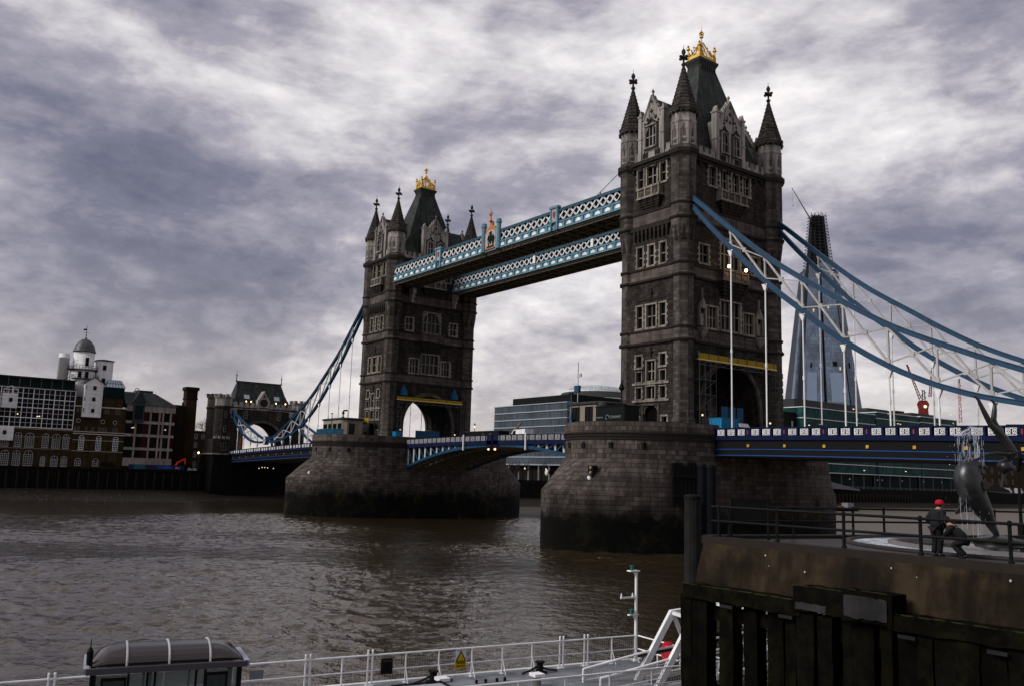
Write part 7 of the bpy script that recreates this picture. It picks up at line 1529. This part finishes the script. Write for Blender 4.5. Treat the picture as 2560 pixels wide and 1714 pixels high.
# ================================================================ works and traffic on the bridge
def scaffold(cx, near, label):
    t = thing('scaffold_platform', label, 'scaffold', (cx + 6.5, 0, 24)); x = cx + 7.0; z = 25.35 if near else 24.2; a, b = (-8.6, 8.0) if near else (-8.6, 7.6); h = .75 if near else .55
    m = MB(); m.box(x - .03, x + .03, a, b, z, z + h); m.build('guard_netting', YEL, t); m = MB(); m.box(x - .1, x + .1, a, b, z - .18, z - .02); m.build('edge_board', YELB, t); m = MB(); m.box(cx + 5.6, x - .1, a, b, z - .15, z - .03); m.build('deck_boards', SOFF, t)
    m = MB(); y = a
    while y < b: m.bar((x + .04, y, z - .2), (x + .04, y, z + h + .25), .09); m.bar((x, y, z - .25), (x, min(b, y + 1.0), z - .75), .06); m.bar((x, min(b, y + 1), z - .75), (x, min(b, y + 2), z - .25), .06); y += 2
    m.bar((x, a, z - .25), (x, b, z - .25), .08); m.bar((x, a, z - .78), (x, b, z - .78), .08); m.build('lattice_beam', GREYW if False else M('scaffold_tube', (.07, .07, .075), .5, .4), t)
    m = MB(); m.box(cx + 5.62, cx + 5.66, a + 2.2, b - 2.2, 19.5 if near else 22, z - .8) if False else None
    m = MB(); rnd = random.Random(3)
    cols = ([a + .2 + i*1.1 for i in range(4)] if near else [a + .3, a + 1.2]) + [b - .3, b + .6]
    for y in cols:
        for xx in (x, x - 1.1): m.bar((xx, y, 14.66), (xx, y, z - .1), .07)
    for zz in (16.6, 18.6, 20.6, 22.6):
        for y0, y1 in ((cols[0], cols[-3]), (cols[-2], cols[-1])): m.bar((x, y0, zz), (x, y1, zz), .06); m.bar((x - 1.1, y0, zz), (x - 1.1, y1, zz), .06)
        for y in cols: m.bar((x, y, zz), (x - 1.1, y, zz), .06)
        m.bar((x, cols[0], zz), (x, cols[-3], zz + 2), .06); m.box(x - 1.0, x - .1, cols[0], cols[-3], zz - .1, zz - .05)
    if near:
        for k in range(9): zz = 16 + k*1.05; m.bar((x, b + .2, zz), (x, b + 1.5, zz), .06); m.bar((x, b + 1.4, zz - .3), (x, b + 1.4, zz + .5), .09)
    m.apart('scaffold_tubes', MATS['scaffold_tube'], t)
    if not near:
        for y in (-6.6, 6.0):
            m = MB(); m.lathe([(.9, 25.1), (.75, 26.0), (.35, 26.7), (.12, 27.4)], 8, (cx + 6.1, y)); m.build('sheeted_statue', TARP, t)
    return t
scaffold(0, True, 'yellow-netted scaffold platform hung across the road arch of the nearer tower'); scaffold(-SP, False, 'yellow-netted scaffold platform across the road arch of the farther tower')
m = MB(); x0 = -SP - 1.8; m.box(x0, x0 + 4.3, -12.6, -12.54, 19.2, 20.1); gn = thing('scaffold_platform', 'small yellow-netted platform low on the east face of the farther tower', 'scaffold', (x0 + 2, -12.2, 16)); m.build('guard_netting', YEL, gn); m = MB(); m.box(x0, x0 + 4.3, -12.6, -10.9, 19.0, 19.15); m.build('deck_boards', SOFF, gn); m = MB()
for xx in (x0 + .1, x0 + 2.1, x0 + 4.2):
    for yy in (-12.5, -11.1): m.bar((xx, yy, 14.9), (xx, yy, 20.2), .08)
m.apart('scaffold_tubes', MATS['scaffold_tube'], gn)
def cabin_box(label, x0, x1, y0, y1, z0, z1, mat):
    t = thing('site_cabin', label, 'cabin', ((x0 + x1)/2, (y0 + y1)/2, z0)); m = MB(); m.box(x0, x1, y0, y1, z0, z1); b = m.build('shell', mat, t); m = MB(); k = x0 + .25
    while k < x1 - .1: m.box(k, k + .12, y0 - .05, y0, z0 + .1, z1 - .1); k += .42
    k = y0 + .25
    while k < y1 - .1: m.box(x1, x1 + .05, k, k + .12, z0 + .1, z1 - .1); k += .42
    m.build('ribbing', mat, b); m = MB(); m.box(x0 - .05, x1 + .05, y0 - .05, y1 + .05, z1, z1 + .08); m.build('roof_edge', mat, b); return t
CYAN = M('cyan_sheet', (0.012, 0.16, 0.32), 0.5, var=0.2)
cabin_box('bright blue site cabin at the foot of the nearer tower beside the approach span', 9.2, 11.2, -9.0, -5.6, 14.66, 17.15, CYAN); cabin_box('small bright blue site cabin at the foot of the farther tower', -SP + 7.6, -SP + 9.0, -9.6, -8.0, 14.66, 17.25, CYAN)
m = MB(); m.box(5.5, 5.6, -2.6, 2.4, 14.66, 19.4); hb = m.build('hoarding_panel', M('dim_blue_sheet', (.015, .07, .14), .6, var=.3)); tag(hb, 'tall dull blue sheeted panel inside the road arch of the nearer tower', 'hoarding'); m = MB()
for y in (-2.6, -.9, .7, 2.3): m.box(5.6, 5.7, y, y + .08, 14.66, 19.4)
m.apart('stud', DARKI, hb)
m = MB(); m.box(-SP + 4.2, -SP + 4.3, -2.2, 3.8, 14.66, 18.0); hb = m.build('hoarding_panel', MATS['dim_blue_sheet']); tag(hb, 'low dull blue hoarding inside the road arch of the farther tower', 'hoarding'); m = MB(); m.box(-SP + 4.3, -SP + 4.35, -2.2, 3.8, 17.9, 18.05); m.build('top_rail', TARP, hb)
for x, y, zz, lb in ((5.75, -6.7, 17.9, 'lit round lamp by the left jamb of the nearer road arch'), (-SP + 5.8, -6.9, 17.9, 'lit round lamp by the left jamb of the farther road arch'), (-SP + 5.8, 6.6, 17.5, 'lit round lamp by the right jamb of the farther road arch'), (6.0, 7.4, 17.6, 'lit round lamp by the right jamb of the nearer road arch')):
    t = thing('wall_lamp', lb, 'lamp', (x, y, zz)); MB().ball((x + .22, y, zz), .15, 10, 6).build('globe', LAMPW, t); MB().box(x - .1, x + .2, y - .06, y + .06, zz + .2, zz + .3).build('bracket', DARKI, t)
for y in (-1.95, 1.75):
    t = thing('floodlight', 'glaring floodlight on the balcony of the nearer tower, %s' % ('first from the corner turret' if y < 0 else 'second from the corner turret'), 'lamp', (6.6, y, 38.6)); MB().ball((6.72, y, 39.05), .24, 10, 6).build('lit_lens', LAMP, t); MB().box(6.3, 6.6, y - .3, y + .3, 38.8, 39.35).build('housing', DARKI, t); MB().box(6.4, 6.5, y - .05, y + .05, 38.55, 38.8).build('stand', DARKI, t)
    pl_ = bpy.data.lights.new('floodlight_glow', 'POINT'); pl_.energy = 45; pl_.color = (1, .72, .4); pl_.shadow_soft_size = .3; lo_ = bpy.data.objects.new('glow', pl_); COL.objects.link(lo_); lo_.parent = t; lo_.location = (.9, 0, .5)
# pier cabins, containers, rails, lamps
def pier_cabin(x0, x1, y0, y1, label, h=4.4):
    t = thing('pier_cabin', label, 'cabin', ((x0 + x1)/2, (y0 + y1)/2, 15)); m = MB(); c = .8
    base = [(x0 + c, y0), (x1 - c, y0), (x1, y0 + c), (x1, y1), (x0, y1), (x0, y0 + c)]; m.loft([[(x, y, 15) for x, y in base], [(x, y, 15 + h) for x, y in base]]); w_ = m.build('wall', M('cabin_stone', (.25, .215, .175), .85, var=.2, streak=.3), t); cx_, cy_ = (x0 + x1)/2, (y0 + y1)/2
    R_ = lambda k, z: [(cx_ + (x - cx_)*k, cy_ + (y - cy_)*k, z) for x, y in base]; m = MB().loft([R_(1.0, 15 + h), R_(1.09, 15 + h + .15), R_(1.09, 15 + h + .4), R_(.85, 15 + h + .55)]); m.build('roof', LEAD, t)
    F = ((0, y0), (1, 0), (0, -1)); n = max(2, int((x1 - x0 - 2*c)/2.1))
    for i in range(n): a = x0 + c + (x1 - x0 - 2*c)*(i + .5)/n; fwin(w_, F, a, 16.6, 1.5, 2.2, 2, 1, DARKI, t=.09)
    F = ((x1, 0), (0, 1), (1, 0)); fwin(w_, F, y0 + c + 1.0, 16.4, 1.2, 2.4, 1, 1, DARKI)
    F = ((x0 + c/2, y0 + c/2), (.707, -.707), (-.707, -.707)); fwin(w_, F, 0, 16.5, .7, 2.3, 1, 1, DARKI); return t
pier_cabin(-10.0, -2.9, -17.3, -12.8, 'stone control cabin with dark roof on the nearer pier', 4.0); pier_cabin(-SP - 9.6, -SP + 1.2, -17.5, -13.2, 'stone control cabin with dark roof on the farther pier', 4.5)
m = MB(); m.lathe([(.5, 19.95), (.5, 20.3), (.15, 20.5), (.15, 21.0), (.35, 21.2), (.02, 21.9)], 8, (-SP - 4.6, -15)); tag(m.build('roof_finial', DARKI), 'dark pointed finial on the roof of the farther pier cabin', 'finial')
gc = thing('dark_container', 'very dark green site container with white CONWAY lettering on the nearer pier', 'container', (-1.2, -16.2, 15)); m = MB(); m.box(-2.7, 2.9, -18.2, -15.6, 15, 18.55); sh2 = m.build('shell', M('black_green_paint', (.002, .005, .004), .5, var=.2), gc); m = MB(); m.box(-2.8, 3.0, -18.3, -15.5, 18.5, 18.62); m.build('roof_edge', DARKI, sh2)
text_mesh('lettering', 'CONWAY', .5, M('dim_letter', (.2, .26, .25), .6), sh2, (1.1, -18.22, 17.1), (1, 0, 0), (0, 0, 1)); text_mesh('lettering', 'CONWAY', .3, MATS['dim_letter'], sh2, (-1.9, -18.22, 17.1), (1, 0, 0), (0, 0, 1)); m = MB().tube([(-.35 + .3*math.cos(2*PI*k/14), -18.25, 17.1 + .3*math.sin(2*PI*k/14)) for k in range(11)], .05, 5); m.build('ring_mark', M('cyan_mark', (.1, .25, .25), .5), sh2)
m = MB(); m.lathe([(.75, 18.6), (.75, 18.9), (.55, 19.3), (.2, 19.45)], 12, (-2.9, -16.8)); tag(m.build('rooftop_tank', LEAD), 'dark domed tank on top of the green site container', 'tank')
def pier_rail(label, pts, mat=TARP, hh=1.1, panel=True):
    t = thing('pier_railing', label, 'railing', (pts[0][0], pts[0][1], 16.2)); m = MB()
    for h in (.1, .5, hh): m.tube([(x, y, 16.25 + h) for x, y in pts], .05, 5)
    m.build('rails', mat, t); 
    for (xa, ya), (xb, yb) in zip(pts, pts[1:]):
        MB().bar((xa, ya, 15), (xa, ya, 16.25 + hh + .1), .12).build('post', mat, t)
        if panel: m = MB(); m.hexa([(xa, ya - .02, 15.5), (xb, yb - .02, 15.5), (xb, yb + .02, 15.5), (xa, ya + .02, 15.5)], [(xa, ya - .02, 16.25 + hh), (xb, yb - .02, 16.25 + hh), (xb, yb + .02, 16.25 + hh), (xa, ya + .02, 16.25 + hh)]); m.build('sheet', M('blue_fence_sheet', (.006, .045, .075), .5, var=.3), t)
ar_ = lambda cx, x: (cx + x, -(10.4 + 12.4*math.sqrt(1 - (x/10.67)**2)) + .8)
pier_rail('blue sheeted railing round the farther pier top', [ar_(-SP, x) for x in (-7.5, -6, -4.4, -2.5, 0, 2.2, 4.2, 6.0)]); pier_rail('open blue railing at the outer end of the farther pier', [ar_(-SP, x) for x in (-10.2, -9.4, -8.4, -7.7)], TARP, 1.2, False); pier_rail('short blue sheeted railing at the outer end of the nearer pier', [ar_(0, x) for x in (-10.2, -9.4, -8.2)], BLUE, .9)
for x, y, lb in ((-7.6, -18.4, 'slim blue lamp standard before the nearer pier cabin'), (-SP - .2, -19.6, 'slim blue lamp standard before the farther pier cabin')):
    t = thing('lamp_standard', lb, 'lamp', (x, y, 15)); MB().lathe([(.3, 15), (.3, 16.4), (.16, 17.0), (.1, 18.2), (.08, 20.6)], 8, (x, y)).build('post', TARP, t); MB().box(x - .5, x + .35, y - .1, y + .1, 20.6, 20.75).build('head', DARKI, t)
t = thing('lamp_standard', 'dark lantern post on the nearer pier against the tower edge', 'lamp', (-2.9, -14.5, 15)); MB().lathe([(.18, 15), (.12, 16), (.09, 21.2)], 8, (-3.0, -13.2)).build('post', DARKI, t); MB().lathe([(.15, 21.2), (.42, 21.5), (.1, 22.4), (.02, 22.7)], 8, (-3.0, -13.2)).build('lantern', DARKI, t)
t = thing('camera_mast', 'pale thin mast with small boxes on the nearer pier beside the cabin', 'mast', (-11, -15, 15)); MB().tube([(-10.0, -15.2, 15), (-10.0, -15.2, 25.6)], .07, 6).build('pole', GREYW, t); MB().box(-10.6, -9.6, -15.4, -15.0, 21.2, 22.2).build('signal_box', BLUE, t); MB().box(-10.1, -9.3, -15.3, -15.1, 23.4, 23.9).build('camera', GREYW, t)
t = thing('camera_mast', 'thin mast with a flat box at the left edge of the farther tower', 'mast', (-SP - 2.4, -15, 15)); MB().tube([(-SP - 1.2, -15.6, 15), (-SP - 1.2, -15.6, 21.6)], .06, 6).build('pole', TARP, t); MB().box(-SP - 2.9, -SP - 1.7, -15.8, -15.4, 21.5, 21.8).build('camera', DARKI, t)
for x, y, zz, lb in ((-10.1, -20.2, 9.6, 'round white floodlight on the shoulder of the nearer pier'), (3.6, -24.5, 8.9, 'round white floodlight in a dark fixing on the nearer pier face'), (-SP + 3.4, -25.2, 8.4, 'round white floodlight on the farther pier face')):
    t = thing('pier_floodlight', lb, 'lamp', (x, y, zz)); MB().ball((x, y - .3, zz), .42, 12, 7, (.8, .6, 1)).build('lens', M('pale_lens', (.62, .62, .58), .35, var=.1), t); MB().box(x - .45, x + .45, y - .1, y + .7, zz - .2, zz + (1.7 if 'fixing' in lb else .3)).build('fixing', DARKI, t)
    if 'fixing' in lb: 
        for k in (.8, 1.4): MB().ball((x + .1, y - .12, zz + k), .2, 8, 5).build('small_lamp', M('bronze_glass', (.25, .22, .12), .4), t)
# traffic
def van(x, y, z0, hd, col, label, L=5.2):
    t = thing('delivery_van', label, 'van', (x, y, z0)); F = ((x, y - .95), (1, 0), (0, -1)); d = hd
    P = [(-d*L/2, z0 + .4), (d*L/2, z0 + .4), (d*L/2, z0 + 1.2), (d*(L/2 - .5), z0 + 1.35), (d*(L/2 - 1.2), z0 + 2.2), (-d*L/2, z0 + 2.3)]; P = P if d > 0 else P[::-1]
    m = MB().fpoly(F, P, -1.9, 0); m.build('body', col, t); m = MB(); w_ = [(d*(L/2 - 1.9), z0 + 1.3), (d*(L/2 - .75), z0 + 1.3), (d*(L/2 - 1.25), z0 + 2.05), (d*(L/2 - 1.9), z0 + 2.08)]; m.fpoly(F, w_ if d > 0 else w_[::-1], 0, .02); m.build('side_window', PANE, t)
    for a in (-1.5, 1.6): m = MB().tube([(x + d*a, y - .75, z0 + .35), (x + d*a, y - 1.02, z0 + .35)], .35, 12); m.build('wheel', DARKI, t)
    return t
van(-39.2, -3.2, 14.95, -1, WHITE, 'white van crossing the bascule road by the nearer pier', 4.6); van(8.6, -3.0, 14.66, 1, M('silver_paint', (.35, .35, .37), .3), 'silver van coming out of the road arch of the nearer tower', 4.8)
cm = thing('barrier_arm', 'brown timber barrier arm leaning up beside the white van on the bascule', 'barrier', (-43.5, -2, 15)); m = MB(); m.bar((-45, -2.0, 15.6), (-40.9, -2.0, 18.6), .35, .3, (0, 1, 0)); m.build('arm', M('brown_timber', (.14, .09, .05), .8), cm); m = MB(); m.box(-44.4, -43.8, -2.3, -1.7, 14.9, 16.3); m.build('stand', DARKI, cm)
lb2 = thing('low_trailer', 'long low black trailer on the bascule road near the farther tower', 'trailer', (-53, -1, 15)); m = MB(); m.box(-58.5, -47.5, -2.2, .2, 15.6, 17.2); m.build('load', DARKI, lb2); m = MB(); m.box(-58.8, -47.2, -2.3, .3, 17.2, 17.35); m.build('cover', LEAD, lb2)
for a in (-57, -55.8, -49.5): m = MB().tube([(a, -2.0, 15.2), (a, -2.35, 15.2)], .42, 12); m.build('wheel', DARKI, lb2)
for i, (x, y, lb, c) in enumerate(((-46.6, -6.4, 'person in black walking on the bascule beside the black trailer', CLOTHD), (-44.5, -6.3, 'person in dark red walking on the bascule, nearer the white van', CLOTHR))): person(lb, x, y, 14.93, 0.2, 1.75, .05, c, CLOTHG, None, 'down', detail=False)
person('person in a red jacket on the approach span beyond the fountain figure', 49.3, -8.7, deck_z(49), 0.1, 1.75, .05, CLOTHR, CLOTHG, None, 'down', detail=False)
person('person in black standing on the approach span before the green glass offices', 25.5, -8.6, deck_z(25), 2.2, 1.75, 0, CLOTHD, CLOTHD, None, 'front', detail=False)
cr_ = thing('dark_car', 'dark car roof showing above the approach span parapet behind the fountain figure', 'car', (46, -5, 14)); z0 = deck_z(46); F = ((46, -6), (1, 0), (0, -1)); m = MB().fpoly(F, [(-2.1, z0 + .3), (2.1, z0 + .3), (2.15, z0 + .8), (1.5, z0 + .95), (.8, z0 + 1.5), (-.9, z0 + 1.55), (-1.9, z0 + .95), (-2.15, z0 + .85)], -1.75, 0); m.build('body', DARKI, cr_); m = MB().fpoly(F, [(-1.5, z0 + .95), (1.2, z0 + .95), (.7, z0 + 1.42), (-.8, z0 + 1.45)], 0, .02); m.build('side_window', PANE, cr_)
for a in (-1.35, 1.35): m = MB().tube([(46 + a, -5.9, z0 + .32), (46 + a, -6.06, z0 + .32)], .33, 12); m.build('wheel', DARKI, cr_)
street_lamp(-68.6, 6.6, 14.7, 4.6, 'lit black bridge lantern beside the farther tower on the bascule', LAMPW)
m = MB(); m.tube([(-4, -9.6, 52.6), (-12, -9.6, 52.3)], .05, 5); m.tube([(-6.6, -9.8, 55.2), (-13, -9.6, 52.4)], .05, 5); m.bar((-12, -9.6, 52.2), (-12, -9.6, 52.9), .1); tag(m.build('stay_cable', DARKI), 'thin dark stay cables from the nearer tower to the walkway roof', 'cable')
